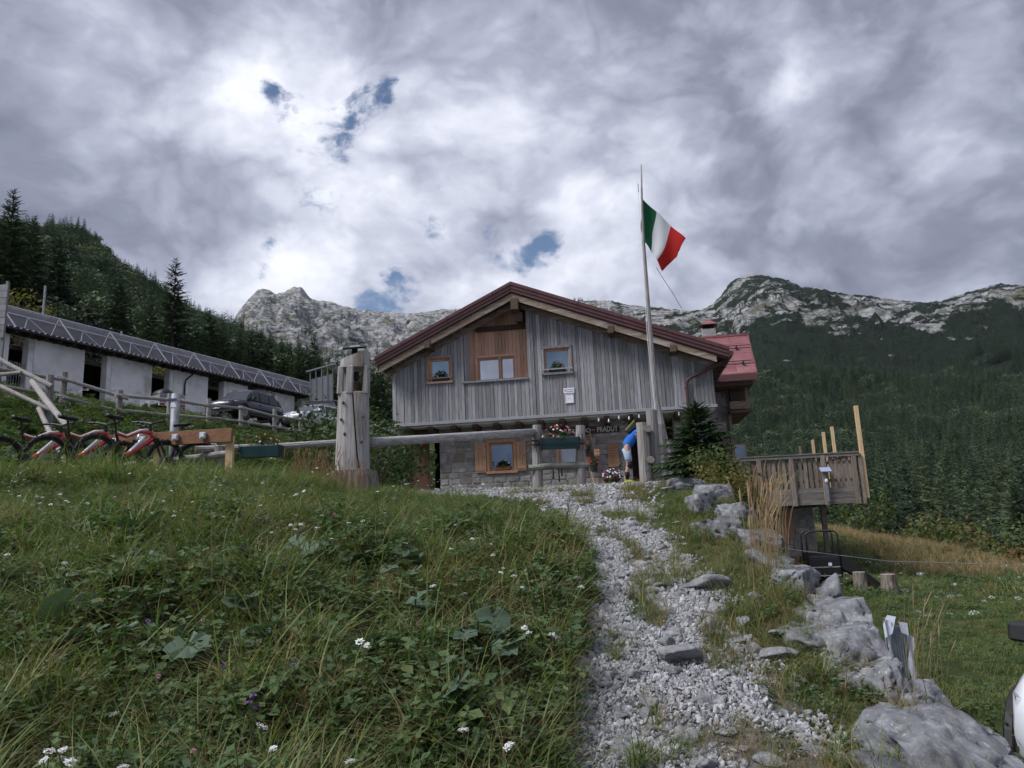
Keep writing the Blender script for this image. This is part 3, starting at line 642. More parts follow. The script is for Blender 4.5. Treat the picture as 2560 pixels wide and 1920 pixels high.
def stone_field(parent, x0, x1, z0, z1, v, holes=(), seed=1, hs=(.15, .33), ws=(.22, .62), top=None):
    rr = random.Random(seed); z = z0; rows = 0
    while z < z1-.04:
        h = rr.uniform(*hs); h = min(h, z1-z); x = x0; first = True
        while x < x1-.03:
            wd = min(rr.uniform(*ws)*(.6 if first and rows % 2 else 1), x1-x); first = False
            if x1-x-wd < .1: wd = x1-x
            cells = [(x, x+wd, z, z+h)]
            if h > .2 and rr.random() < .35: q = z+h*rr.uniform(.4, .6); cells = [(x, x+wd, z, q), (x, x+wd, q, z+h)]
            for c in cells:
                if any(c[0] < b and c[1] > a and c[2] < d_ and c[3] > c_ for a, b, c_, d_ in holes):
                    for a, b, c_, d_ in holes:       # trim against the opening
                        if c[0] < b and c[1] > a and c[2] < d_ and c[3] > c_:
                            c = (c[0], a, c[2], c[3]) if a-c[0] > .07 else (b, c[1], c[2], c[3]) if c[1]-b > .07 else None
                        if c is None: break
                    if c is None: continue
                m = HM(); stone_piece(m, *c, v, rr); m.build('stone', stone_m, parent, fix=False)
            x += wd
        z += h; rows += 1
sw = group_node('stone_wall', hut)
for (a, b, c, d) in ((1.2, 2.72, 2.3, 4.49), (2.72, 3.46, 2.3, 3.15), (2.72, 3.46, 4.01, 4.49), (3.46, 4.80, 2.3, 4.49), (4.80, 5.40, 2.3, 3.21), (4.80, 5.40, 3.86, 4.49), (5.40, 6.9, 2.3, 4.49)): HM().box(a, b, .80, 1.2, c, d).build('mortar', mortar_m, sw)
stone_field(sw, 1.2, 6.9, 2.42, 4.42, .802, [(2.60, 3.58, 3.04, 4.14), (4.66, 5.54, 3.08, 4.0)], 3)
pier = group_node('stone_pier', hut)
HM().box(8.15, 9.15, .80, 1.3, 2.3, 4.49).build('mortar', mortar_m, pier)
stone_field(pier, 8.15, 9.15, 2.42, 4.42, .802, [], 4)
HM().box(6.9, 8.15, 2.4, 2.5, 2.3, 4.49).box(6.86, 6.9, 1.2, 2.4, 2.3, 4.49).box(8.15, 8.2, 1.3, 2.4, 2.3, 4.49).build('porch_wall', dark_wood, hut)
dr = group_node('entrance_door', hut); HM().box(7.1, 7.95, 2.33, 2.38, 2.55, 4.3).build('door_leaf', dark_wood, dr); HM().ball((7.18, 2.30, 3.5), .03).build('handle', steel, dr)
HM().box(.86, 1.2, 1.5, 1.6, 2.5, 4.5).build('passage_back', dark_void, hut)
HM().box(.28, .86, .86, .90, 2.5, 4.36).build('cellar_door', mat('brown_door_paint', (.10, .045, .03), (.16, .075, .05), scale=3, rough=.7, stretch=(14, 14, 1.5)), hut, bevel=.004)
HM().box(.20, .28, .82, 1.6, 2.5, 4.5).build('door_post', dark_wood, hut)
# joists carrying the overhanging storey
for u in (.45, 1.11, 1.81, 2.45, 3.07, 3.73, 4.37, 5.0, 5.63, 6.27, 6.95, 7.6, 8.25, 8.9):
    m = HM(); m.hexa([(u-.075, .06, 4.43), (u+.075, .06, 4.43), (u+.075, .06, 4.50), (u-.075, .06, 4.50)], [(u-.075, .22, 4.32), (u+.075, .22, 4.32), (u+.075, .22, 4.50), (u-.075, .22, 4.50)])
    m.box(u-.075, u+.075, .22, 1.25, 4.32, 4.50); m.build('joist', dark_wood, hut)
HM().box(.05, 1.2, .55, .72, 4.28, 4.50).build('corner_beam', dark_wood, hut)

# roof
def roof_line(u): return 8.50+.466*(u-3.78) if u < 3.78 else 8.50-.405*(u-3.78)
roof = group_node('roof', hut)
UL, UR, UM = -.34, 9.72, 3.78
for k, (d0, d1, vf) in enumerate(((0, .095, -.64), (.10, .195, -.61), (.20, .29, -.585))):
    for a, b in ((UL, UM), (UM, UR)):
        HM().hexa([(a, vf, roof_line(a)-d1), (b, vf, roof_line(b)-d1), (b, vf+.03, roof_line(b)-d1), (a, vf+.03, roof_line(a)-d1)], [(a, vf, roof_line(a)-d0), (b, vf, roof_line(b)-d0), (b, vf+.03, roof_line(b)-d0), (a, vf+.03, roof_line(a)-d0)]).build('verge_strip', roof_metal, roof)
for a, b in ((UL, UM), (UM, UR)):
    HM().hexa([(a, -.60, roof_line(a)-.14), (b, -.60, roof_line(b)-.14), (b, 9.0, roof_line(b)-.14), (a, 9.0, roof_line(a)-.14)], [(a, -.63, roof_line(a)+.004), (b, -.63, roof_line(b)+.004), (b, 9.0, roof_line(b)+.004), (a, 9.0, roof_line(a)+.004)]).build('metal_sheet', roof_metal, roof)
    HM().hexa([(a+.06, -.54, roof_line(a)-.32), (b-.06, -.54, roof_line(b)-.32), (b-.06, 9.0, roof_line(b)-.32), (a+.06, 9.0, roof_line(a)-.32)], [(a+.06, -.54, roof_line(a)-.15), (b-.06, -.54, roof_line(b)-.15), (b-.06, 9.0, roof_line(b)-.15), (a+.06, 9.0, roof_line(a)-.15)]).build('soffit', dark_wood, roof)
    s0 = a+.1 if a < 0 else a; s1 = b if b < 5 else b-.35
    HM().hexa([(s0, -.53, roof_line(s0)-.52), (s1, -.53, roof_line(s1)-.52), (s1, -.47, roof_line(s1)-.52), (s0, -.47, roof_line(s0)-.52)], [(s0, -.53, roof_line(s0)-.325), (s1, -.53, roof_line(s1)-.325), (s1, -.47, roof_line(s1)-.325), (s0, -.47, roof_line(s0)-.325)]).build('bargeboard', barge_wood, roof)
    HM().hexa([(s0+.1, -.06, roof_line(s0+.1)-.60), (s1, -.06, roof_line(s1)-.60), (s1, -.015, roof_line(s1)-.60), (s0+.1, -.015, roof_line(s0+.1)-.60)], [(s0+.1, -.06, roof_line(s0+.1)-.44), (s1, -.06, roof_line(s1)-.44), (s1, -.015, roof_line(s1)-.44), (s0+.1, -.015, roof_line(s0+.1)-.44)]).build('rake_trim', barge_wood, roof)
    n = int((b-a)/1.05)
    for k in range(n):      # clips and rivets of the verge metal
        q = a+(k+.6)*(b-a)/n; z = roof_line(q)
        HM().box(q-.012, q+.012, -.652, -.64, z-.08, z-.02).box(q-.012, q+.012, -.622, -.611, z-.18, z-.11).build('clip', dark_wood, roof)
for (q, z, hh_, wd) in ((1.24, 6.84, .22, .17), (6.56, 6.86, .22, .17), (8.23, 6.18, .20, .17), (3.86, 7.84, .34, .22)):
    HM().box(q-wd/2, q+wd/2, -.57, .9, z-hh_/2, z+hh_/2).build('purlin', dark_wood, roof, bevel=.01)
HM().hexa([(3.78, -.2, 7.42), (4.02, -.2, 7.42), (4.02, .95, 7.62), (3.78, .95, 7.62)], [(3.78, -.2, 7.68), (4.02, -.2, 7.68), (4.02, .95, 7.86), (3.78, .95, 7.86)]).build('strut', dark_wood, roof)
HM().box(2.5, 4.05, .42, .52, 7.36, 7.5).build('niche_beam', dark_wood, roof)
for (q, vv) in ((1.45, 1.2), (.5, 2.2), (5.6, 1.4)):   # snow guards seen edge-on above the verge
    z = roof_line(q); HM().tube([(q, vv, z), (q-.05, vv, z+.16)], .012, 5).tube([(q+.18, vv, roof_line(q+.18)), (q+.13, vv, roof_line(q+.18)+.16)], .012, 5).build('snow_hook', black_m, roof)
# gutter and downpipe on the right
HM().tube([(9.76, -.6, 5.92), (9.76, 9.0, 5.92)], .07, 8).build('gutter', roof_metal, roof)
HM().tube([(9.74, -.25, 5.92), (9.70, -.22, 5.84), (9.58, -.2, 5.78), (8.66, -.13, 5.40), (8.57, -.12, 5.34), (8.54, -.12, 5.25), (8.53, -.12, 2.6)], .045, 10).build('downpipe', roof_metal, hut, smooth=True)
HM().torus((8.53, -.12, 5.12), .05, .012, (0, 0, 1), 12, 5).torus((8.53, -.12, 4.3), .05, .012, (0, 0, 1), 12, 5).build('pipe_clamp', roof_metal, hut)
for k in range(14): HM().box(9.32, 9.66, .1+k*.62, .2+k*.62, 5.72, 5.82).build('rafter', dark_wood, roof)

# wing at the right rear: stone wall, red metal roof, bay, chimney
wing = group_node('stone_wing', hut)
HM().box(8.9, 10.28, 4.55, 9.0, -.3, 6.4).build('mortar', mortar_m, wing)
stone_field(wing, 9.35, 10.28, 2.4, 5.9, 4.552, [], 9, ws=(.15, .4))
HM().box(10.20, 10.30, 4.40, 4.52, 2.4, 5.9).build('corner_post', barge_wood, wing, bevel=.006)
wr = group_node('wing_roof', hut)
e0, e1 = (9.45, 11.05), (3.3, 6.0)
def wz(v): return 6.06+(7.95-6.06)*(v-3.3)/2.7
def wux(v): return 11.05+.30*(v-3.3)/2.7
for k in range(3):
    for j in range(4):
        va, vb = 3.3+2.7*j/4, 3.3+2.7*(j+1)/4+.02; a0, a1 = 9.30+(wux(va)-9.30)*k/3, 9.30+(wux(va)-9.30)*(k+1)/3-.006; b0, b1 = 9.30+(wux(vb)-9.30)*k/3, 9.30+(wux(vb)-9.30)*(k+1)/3-.006; dz_ = .012*(4-j)
        HM().hexa([(a0, va, wz(va)-.05), (a1, va, wz(va)-.05), (b1, vb, wz(vb)-.05), (b0, vb, wz(vb)-.05)], [(a0, va, wz(va)+.012), (a1, va, wz(va)+.012), (b1, vb, wz(vb)), (b0, vb, wz(vb))]).build('metal_sheet', red_metal, wr)
HM().hexa([(9.35, 3.27, 5.82), (11.04, 3.27, 5.82), (11.04, 3.40, 5.82), (9.35, 3.40, 5.82)], [(9.35, 3.27, 6.03), (11.05, 3.27, 6.03), (11.05, 3.40, 6.10), (9.35, 3.40, 6.10)]).build('fascia', roof_metal, wr)
HM().hexa([(wux(3.3), 3.3, wz(3.3)-.16), (wux(3.3)+.03, 3.3, wz(3.3)-.16), (wux(6)+.03, 6, wz(6)-.16), (wux(6), 6, wz(6)-.16)], [(wux(3.3), 3.3, wz(3.3)+.03), (wux(3.3)+.03, 3.3, wz(3.3)+.03), (wux(6)+.03, 6, wz(6)+.03), (wux(6), 6, wz(6)+.03)]).build('verge', red_metal, wr)
HM().box(9.3, 11.36, 5.92, 6.1, 7.92, 7.99).build('ridge_cap', red_metal, wr)
HM().hexa([(9.3, 6.02, 7.86), (11.3, 6.02, 7.86), (11.0, 8.8, 6.0), (9.3, 8.8, 6.0)], [(9.3, 6.02, 7.94), (11.3, 6.02, 7.94), (11.0, 8.8, 6.08), (9.3, 8.8, 6.08)]).build('rear_slope', red_metal, wr)
for vv in (3.75, 3.95, 4.85, 5.05): HM().tube([(9.75, vv-.05, wz(vv)+.07), (wux(vv)-.02, vv-.05, wz(vv)+.07)], .014, 6).build('snow_rail', black_m, wr)
for vv in (3.85, 4.95): 
    for q in (10.1, 10.75): HM().box(q-.015, q+.015, vv-.2, vv+.12, wz(vv)-.02, wz(vv)+.10).build('rail_bracket', black_m, wr)
HM().box(9.4, 10.95, 3.45, 8.6, 5.70, 5.82).build('wing_soffit', dark_wood, wr)
bay = group_node('timber_bay', hut)
HM().box(10.75, 10.83, 4.0, 4.08, 4.9, 5.72).box(10.75, 10.83, 7.0, 7.08, 4.9, 5.72).build('post', barge_wood, bay)
HM().box(10.22, 10.83, 3.99, 4.05, 5.00, 5.26).build('parapet_board', barge_wood, bay, bevel=.006); HM().box(10.83, 10.88, 4.0, 7.1, 5.0, 5.28).build('parapet_board', barge_wood, bay)
HM().box(10.22, 10.88, 4.0, 7.1, 4.88, 4.97).build('bay_floor', dark_wood, bay)
HM().box(10.28, 10.32, 4.12, 7.0, 4.97, 5.72).build('bay_back', dark_wood, bay); HM().box(10.32, 10.85, 4.6, 4.66, 4.97, 5.72).build('bay_panel', dark_wood, bay)
ch = group_node('chimney', hut)
HM().box(9.84, 10.30, 6.3, 6.75, 7.2, 8.36).build('stack', mortar_m, ch); HM().box(9.88, 10.26, 6.34, 6.71, 8.36, 8.52).build('vent', dark_void, ch)
HM().add([(9.76, 6.22, 8.52), (10.38, 6.22, 8.52), (10.38, 6.83, 8.52), (9.76, 6.83, 8.52), (10.07, 6.52, 8.78)], [(0, 1, 4), (1, 2, 4), (2, 3, 4), (3, 0, 4), (3, 2, 1, 0)]).build('cap', red_metal, ch)
# lower stone storey below the deck
low = group_node('basement_wall', hut)
HM().box(9.3, 12.0, 2.02, 2.5, -.6, 1.72).box(11.6, 12.0, 2.5, 9, -.6, 1.72).build('mortar', mortar_m, low)
stone_field(low, 9.4, 12.0, -.3, 1.72, 2.018, [(10.78, 11.42, .83, 1.66), (9.6, 10.6, .4, 1.5)], 12)
HM().box(10.80, 11.40, 1.985, 2.02, .85, 1.64).build('cellar_shutter', orange_wood, low, bevel=.005)
HM().box(9.62, 10.58, 1.99, 2.02, .42, 1.48).build('cellar_window', win_glass, low)
HM().box(9.0, 12.1, 1.5, 9.0, 1.72, 1.80).build('basement_ceiling', dark_wood, low)

# ------------------------------------------------------------------ writing on the hut
def text_mesh(name, txt, size, extrude, m, parent, loc, rotx=math.pi/2, width=None, bold=0):
    cu = bpy.data.curves.new(name, 'FONT'); cu.body = txt; cu.size = size; cu.extrude = extrude; cu.offset = bold; cu.resolution_u = 3
    ob = bpy.data.objects.new(name, cu); COL.objects.link(ob); dg = bpy.context.evaluated_depsgraph_get()
    me = bpy.data.meshes.new_from_object(ob.evaluated_get(dg)); COL.objects.unlink(ob); bpy.data.objects.remove(ob)
    xs = [v.co.x for v in me.vertices]; k = width/(max(xs)-min(xs)) if width else 1
    for v in me.vertices: v.co.x *= k
    me.materials.clear(); me.materials.append(m); o = link(name, me, parent, loc); o.rotation_euler = (rotx, 0, 0); return o
def hut_thing(name, label, cat, u, v, z, rot=0, group=None):
    return thing(name, label, cat, hw(u, v, z), rad(-8.56)+rot, group)
sg = hut_thing('name_sign', 'long dark wooden sign with cream letters reading RIFUGIO PRADUT above the entrance wall', 'sign', 4.55, .76, 4.10)
MB().hexa([(0, -.025, -.01), (2.06, -.025, .0), (2.06, .015, .0), (0, .015, -.01)], [(0, -.025, .21), (2.05, -.025, .20), (2.05, .015, .20), (0, .015, .21)]).build('plank', dark_wood, sg, bevel=.006)
text_mesh('lettering', 'RIFUGIO', .165, .006, letter_m, sg, (.42, -.032, .045), width=.80, bold=.004); text_mesh('lettering', 'PRADUT', .215, .006, letter_m, sg, (1.40, -.032, .035), width=.60, bold=.004)
MB().box(1.255, 1.345, -.034, -.026, .10, .115).build('dash', letter_m, sg)
white_sign = mat('white_sign', (.78, .79, .82), rough=.5)
blue_ink = mat('blue_ink', (.05, .08, .22), rough=.6); red_ink = mat('red_ink', (.45, .06, .05), rough=.6); grey_ink = mat('grey_ink', (.35, .35, .36), rough=.6); brown_ink = mat('burnt_lettering', (.17, .055, .02), rough=.8)
s1 = hut_thing('wall_plaque', 'wide white plaque with two blue lines and a red emblem on the cladding', 'sign', 5.10, -.035, 5.21)
MB().box(0, .31, -.008, .004, 0, .15).build('plate', white_sign, s1, bevel=.003)
def fake_lines(parent, x0, x1, zs, h, m, seed, y=-.0105):
    rr = random.Random(seed)
    for z in zs:
        mb = MB(); x = x0
        while x < x1: wd = rr.uniform(.5, 1.3)*h; mb.box(x, min(x+wd, x1), y, y+.002, z, z+h*rr.choice((.7, .9, 1))); x += wd+h*(.35 if rr.random() < .8 else .9)
        mb.build('print', m, parent)
fake_lines(s1, .10, .29, (.09,), .022, blue_ink, 1); fake_lines(s1, .10, .29, (.035,), .022, blue_ink, 2)
MB().torus((.055, -.010, .085), .022, .006, (0, 1, 0), 14, 5).build('emblem', red_ink, s1)
s2 = hut_thing('framed_notice', 'small square white framed notice below the plaque on the cladding', 'sign', 5.13, -.035, 4.92)
MB().box(0, .25, -.006, .004, 0, .27).build('sheet', white_sign, s2); MB().box(0, .25, -.014, -.006, 0, .02).box(0, .25, -.014, -.006, .25, .27).box(0, .02, -.014, -.006, .02, .25).box(.23, .25, -.014, -.006, .02, .25).build('frame', mat('pale_frame', (.62, .64, .66), rough=.5), s2)
fake_lines(s2, .08, .17, (.13,), .014, grey_ink, 3, -.0085)
nb_ = hut_thing('carved_notice_board', 'upright waney-edged wooden board with burnt writing on the stone wall', 'sign', 6.22, .745, 3.10)
MB().loft([[(x, y, z) for x, z in ((.0, .0), (.26, .0), (.34, .08), (.335, .12), (.30, .40), (.285, .66), (.14, .67), (.01, .66), (.015, .35))] for y in (-.025, .02)]).build('board', mat('honey_wood', (.36, .20, .11), (.48, .30, .18), scale=2, rough=.7, stretch=(12, 12, 2)), nb_)
fake_lines(nb_, .05, .26, (.59,), .028, brown_ink, 11, -.0275); fake_lines(nb_, .04, .27, (.53,), .03, brown_ink, 12, -.0275); fake_lines(nb_, .06, .25, (.46,), .03, brown_ink, 13, -.0275)
fake_lines(nb_, .035, .28, (.39, .355, .32, .285, .25, .215, .16, .13, .10), .016, brown_ink, 14, -.0275)

# ------------------------------------------------------------------ flowers and pots at the hut
terracotta = mat('terracotta', (.24, .095, .055), (.34, .15, .09), scale=9, rough=.85, rnd=.2)
green_box = mat('dark_green_plastic', (.012, .040, .045), (.02, .055, .06), scale=3, rough=.45)
pot_leaf = leafmat('pot_leaves', [(0, (.025, .05, .015)), (.6, (.05, .085, .028)), (1, (.09, .12, .04))], trans=.3, attr='c', rndv=.9)
flower_mats = {'red': mat('red_petals', (.42, .012, .015), (.58, .03, .03), scale=30, rough=.7), 'white': mat('white_petals', (.75, .74, .76), rough=.7), 'purple': mat('purple_petals', (.16, .02, .11), (.26, .05, .20), scale=30, rough=.7), 'pink': mat('pink_petals', (.50, .20, .26), (.62, .34, .38), scale=30, rough=.7)}
def bunch(parent, cx, cy, cz, rx, ry, rz, nleaf, flowers, seed, ls=.03, fsz=.022):
    r = random.Random(seed); vs = []; fs = []; cs = []
    for _ in range(nleaf):
        d = Vector((r.gauss(0, 1), r.gauss(0, 1), abs(r.gauss(0, 1)))).normalized(); q = .35+.65*r.random()
        c = Vector((cx+d.x*rx*q, cy+d.y*ry*q, cz+d.z*rz*q)); n = (d+Vector((r.gauss(0, .5), r.gauss(0, .5), .4))).normalized(); a = n.orthogonal().normalized(); b = n.cross(a); s = ls*(.6+.8*r.random()); k = len(vs)
        vs += [c-a*s, c+b*s*.8, c+a*s, c-b*s*.8]; fs.append((k, k+1, k+2, k+3)); cs.append(r.random())
    link('foliage', crown_mesh('foliage', (vs, fs, cs), pot_leaf), parent)
    for col, n in flowers.items():
        m = MB()
        for _ in range(n):
            d = Vector((r.gauss(0, 1), r.gauss(0, 1)-.4, abs(r.gauss(0, 1))*.9)).normalized(); c = Vector((cx+d.x*rx, cy+d.y*ry, cz+d.z*rz*1.05)); nn = (d+Vector((0, -.6, .3))).normalized(); a = nn.orthogonal().normalized(); b = nn.cross(a)
            for k in range(5):
                t1, t2 = k*1.257, k*1.257+1.0; s = fsz*(.8+.4*r.random())
                m.add([c+nn*.006, c+(a*math.cos(t1)+b*math.sin(t1))*s, c+(a*math.cos((t1+t2)/2)+b*math.sin((t1+t2)/2))*s*1.25+nn*.004, c+(a*math.cos(t2)+b*math.sin(t2))*s], [(0, 1, 2, 3)])
        m.build('blossoms', flower_mats[col], parent, fix=False)
def trough(name, label, u, v, z, wd, dp, ht, m, flowers, seed, nl=160, rz=.2, grp=None):
    o = hut_thing(name, label, 'planter', u, v, z, group=grp)
    MB().hexa([(-wd/2+.015, -dp/2+.01, 0), (wd/2-.015, -dp/2+.01, 0), (wd/2-.015, dp/2-.01, 0), (-wd/2+.015, dp/2-.01, 0)], [(-wd/2, -dp/2, ht), (wd/2, -dp/2, ht), (wd/2, dp/2, ht), (-wd/2, dp/2, ht)]).build('box', m, o, bevel=.006)
    bunch(o, 0, 0, ht, wd*.48, dp*.75, rz, nl, flowers, seed); return o
trough('flower_box', 'dark flower box with red and white geraniums in the small left upper window', 1.48, -.01, 5.835, .50, .12, .09, green_box, {'red': 4, 'white': 6}, 21, 170, .24)
trough('flower_box', 'dark flower box with a red geranium in the right upper window', 4.95, -.01, 5.855, .5, .12, .09, green_box, {'red': 3}, 22, 170, .26)
trough('flower_box', 'terracotta flower box with white geraniums on the shuttered ground floor window', 3.12, .80, 3.175, .46, .13, .10, terracotta, {'white': 9}, 23, 200, .2)
def pot(name, label, u, v, z, rr_, ht, flowers, seed, m=terracotta, rx=.2, rz=.2, nl=200):
    o = hut_thing(name, label, 'flower pot', u, v, z)
    MB().tube([(0, 0, 0), (0, 0, ht*.8), (0, 0, ht*.81), (0, 0, ht)], [rr_*.7, rr_*.95, rr_*1.08, rr_*1.08], 14).build('pot', m, o, smooth=False)
    bunch(o, 0, 0, ht, rx, rx*.8, rz, nl, flowers, seed); return o
brown_pot = mat('dark_brown_pot', (.075, .04, .028), (.12, .07, .045), scale=8, rough=.6)
pot('petunia_tub', 'brown tub of white and purple petunias on the ground at the foot of the ladder', 6.30, .35, 2.55, .24, .20, {'white': 34, 'purple': 26}, 31, brown_pot, .34, .26, 260)
# ladder leaning on the wall with pots hanging on it
ld = hut_thing('old_ladder', 'old wooden ladder leaning against the stone wall between window and notice board', 'ladder', 5.75, .5, 2.55)
for (a, b) in (((-.30, .20, 1.62), (.06, -.10, 0)), ((-.02, .22, 1.62), (.32, -.10, 0))): MB().beam(a, b, .05, .045, (0, 1, 0)).build('rail', trim_wood, ld)
for k in range(5):
    t = .13+k*.19; MB().beam((-.30+.36*t, .20-.30*t, 1.62*(1-t)), (-.02+.34*t, .22-.32*t, 1.62*(1-t)), .035, .035).build('rung', trim_wood, ld)
pot('hanging_pot', 'small brown pot with green plant hung high on the ladder', 5.62, .42, 3.42, .10, .16, {}, 32, brown_pot, .17, .26, 160)
pot('hanging_pot', 'dark pot with red geraniums hung low on the ladder', 5.80, .36, 2.98, .13, .20, {'red': 14}, 33, mat('dark_metal_pot', (.05, .045, .045), rough=.5), .17, .22, 140)
tg = hut_thing('wooden_tag', 'small pale wooden tag hanging on the ladder rail', 'sign', 5.84, .34, 3.42)
MB().box(0, .17, -.015, .005, 0, .19).build('board', MATS['honey_wood'], tg, bevel=.02); fake_lines(tg, .035, .14, (.10,), .018, brown_ink, 41, -.0175)
# string of lamps below the cladding
for k, (u, dz_) in enumerate(((6.05, -.03), (6.33, -.07), (6.62, 0), (6.90, -.03), (7.18, 0), (7.73, -.02), (8.28, 0), (8.55, .02))):
    o = hut_thing('hanging_lamp', ('first', 'second', 'third', 'fourth', 'fifth', 'sixth', 'seventh', 'eighth')[k]+' small lamp bulb from the left, hanging below the cladding by the entrance', 'lamp', u, -.02, 4.40+dz_, group='string of lamps under the cladding')
    MB().tube([(0, 0, .06), (0, 0, .16)], .008, 5).build('cord', black_m, o); MB().ball((0, 0, 0), (.03, .03, .045), 8, 6).build('bulb', mat('lamp_glass', (.5, .52, .55), rough=.1, spec=.8), o, smooth=True); MB().tube([(0, 0, .035), (0, 0, .075)], .016, 8).build('socket', white_sign, o)

# ------------------------------------------------------------------ terrace deck on the right (same bearing as the hut front)
deck = thing('terrace_deck', 'raised timber terrace deck with slatted railing beside the hut', 'deck', hw(9.45, .6, 1.75), rad(-8.56))
DL, DD = 3.60, 5.2
for k in range(3):
    z0 = .02+k*.152
    MB().box(0, DL-.10, -.02, .03, z0, z0+.145).build('fascia_board', deck_board, deck, bevel=.004)
    MB().box(DL-.13, DL-.08, .03, DD, z0, z0+.145).build('side_fascia_board', deck_board, deck)
for k in range(26): MB().box(0, DL-.14, .04+k*.2, .225+k*.2, .40, .44).build('floor_plank', deck_board, deck)
for x in (.12, .92, 1.78, 2.62, 3.42): MB().box(x-.06, x+.06, -.085, -.022, .0, 1.36).build('railing_post', deck_wood, deck, bevel=.006)
MB().box(DL-.06, DL+.03, -.05, .04, -.01, 1.36).build('railing_post', deck_wood, deck, bevel=.006)
for y in (1.3, 2.6, 3.9, 5.1): MB().box(DL-.075, DL-.0, y-.05, y+.05, -.01, 1.36).build('railing_post', deck_wood, deck)
x = .03; k = 0
while x < DL-.15:
    tl = random.uniform(-.02, .02); MB().hexa([(x, -.018, .47), (x+.085, -.018, .47), (x+.085, .006, .47), (x, .006, .47)], [(x+tl, -.018, 1.34), (x+.085+tl, -.018, 1.34), (x+.085+tl, .006, 1.34), (x+tl, .006, 1.34)]).build('railing_slat', deck_wood, deck); x += .138
for k in range(34): MB().box(DL-.12, DL-.096, .12+k*.15, .205+k*.15, .47, 1.34).build('railing_slat', deck_wood, deck)
MB().box(0, DL-.14, .008, .05, .62, .70).box(0, DL-.14, .008, .05, 1.1, 1.18).build('railing_rail', deck_wood, deck)
MB().box(-.1, DL-.02, -.10, .08, 1.375, 1.415).build('handrail', deck_board, deck, bevel=.006); MB().box(-.1, DL-.02, -.08, -.03, 1.30, 1.372).build('handrail_board', deck_board, deck)
MB().box(DL-.16, DL+.0, .082, DD, 1.375, 1.415).build('handrail', deck_board, deck)
for x in (.2, 1.6): MB().box(x, x+.14, 2.2, 2.34, -2.0, 0).build('support_post', deck_wood, deck)
MB().box(DL-.4, DL-.26, 3.2, 3.34, -2.2, 0).build('support_post', deck_wood, deck)
for (X_, Y_, z1, lb, sx) in ((9.52, 20.40, 4.43, 'tallest fresh pale timber post at the outer corner of the deck', .10), (9.69, 22.5, 4.11, 'taller of the paired pale timber posts behind the deck railing', .085), (9.66, 23.1, 4.02, 'shorter of the paired pale timber posts behind the deck railing', .085), (9.66, 24.0, 3.88, 'short pale timber post left of the paired posts on the deck', .08), (9.98, 26.0, 3.87, 'smallest far pale timber post rising above the deck railing', .08)):
    o = thing('timber_post', lb, 'post', (X_, Y_, 2.19 if Y_ > 21 else 1.9), rad(-8.56), 'pale new posts on the deck'); z0 = 2.19 if Y_ > 21 else 1.9
    MB().box(-sx/2, sx/2, -sx/2, sx/2, 0, z1-z0).build('timber', new_wood, o, bevel=.004); MB().tube([(-sx/2-.05, 0, z1-z0-.12), (-sx/2, 0, z1-z0-.12)], .008, 6).build('bolt', steel, o)
sl = thing('solar_lamp', 'small solar lamp with tilted pale panel fixed to a deck railing post', 'lamp', hw(12.07, .47, 2.35), rad(-8.56))
MB().tube([(0, 0, 0), (.01, -.06, .30)], .013, 6).build('stem', steel, sl); MB().hexa([(-.14, -.16, .28), (.14, -.16, .28), (.14, .02, .40), (-.14, .02, .40)], [(-.14, -.17, .30), (.14, -.17, .30), (.14, .01, .42), (-.14, .01, .42)]).build('panel', mat('solar_panel', (.30, .36, .52), (.42, .50, .66), scale=3, rough=.15, spec=.9), sl); MB().ball((0, -.05, .05), (.045, .04, .06), 8, 6).build('lamp_head', white_sign, sl)
MB().box(-.03, .04, -.02, .02, -.5, .02).build('bracket', steel, sl)
tb = thing('green_can', 'small bright green can behind the slats of the deck railing', 'can', hw(11.55, .85, 2.75), rad(-8.56))
gp = mat('green_plastic', (.02, .16, .06), rough=.4); MB().tube([(0, 0, 0), (0, 0, .20)], [.09, .08], 12).build('body', gp, tb); MB().tube([(-.08, 0, .05), (-.22, 0, .22)], [.02, .014], 6).build('spout', gp, tb); MB().torus((.08, 0, .14), .06, .012, (0, 1, 0), 12, 5).build('handle', gp, tb)
wf = thing('window_sash', 'open orange wooden window sash standing out from the wing wall above the deck', 'window', hw(10.36, 5.0, 3.2), rad(-8.56))
MB().box(0, .04, 0, .05, -.6, .74).box(.36, .40, 0, .05, -.6, .74).box(.04, .36, 0, .05, .70, .74).box(.04, .36, 0, .05, -.6, -.56).build('frame', orange_wood, wf); MB().box(.04, .36, .02, .026, -.56, .70).build('pane', win_glass, wf)
tiles = thing('brick_stack', 'low stack of flat red brown clay bricks against the lower stone wall', 'bricks', hw(11.40, 1.62, -.16), rad(-8.56))
brm = mat('clay_brick', (.20, .085, .05), (.30, .15, .10), scale=6, rough=.9, rnd=.4)
for k in range(9):
    for j in range(2): MB().box(-.27+j*.275+random.uniform(-.02, .02), -.005+j*.275+random.uniform(-.02, 0), -.08, .1, .002+k*.058, .050+k*.058).build('brick', brm, tiles)
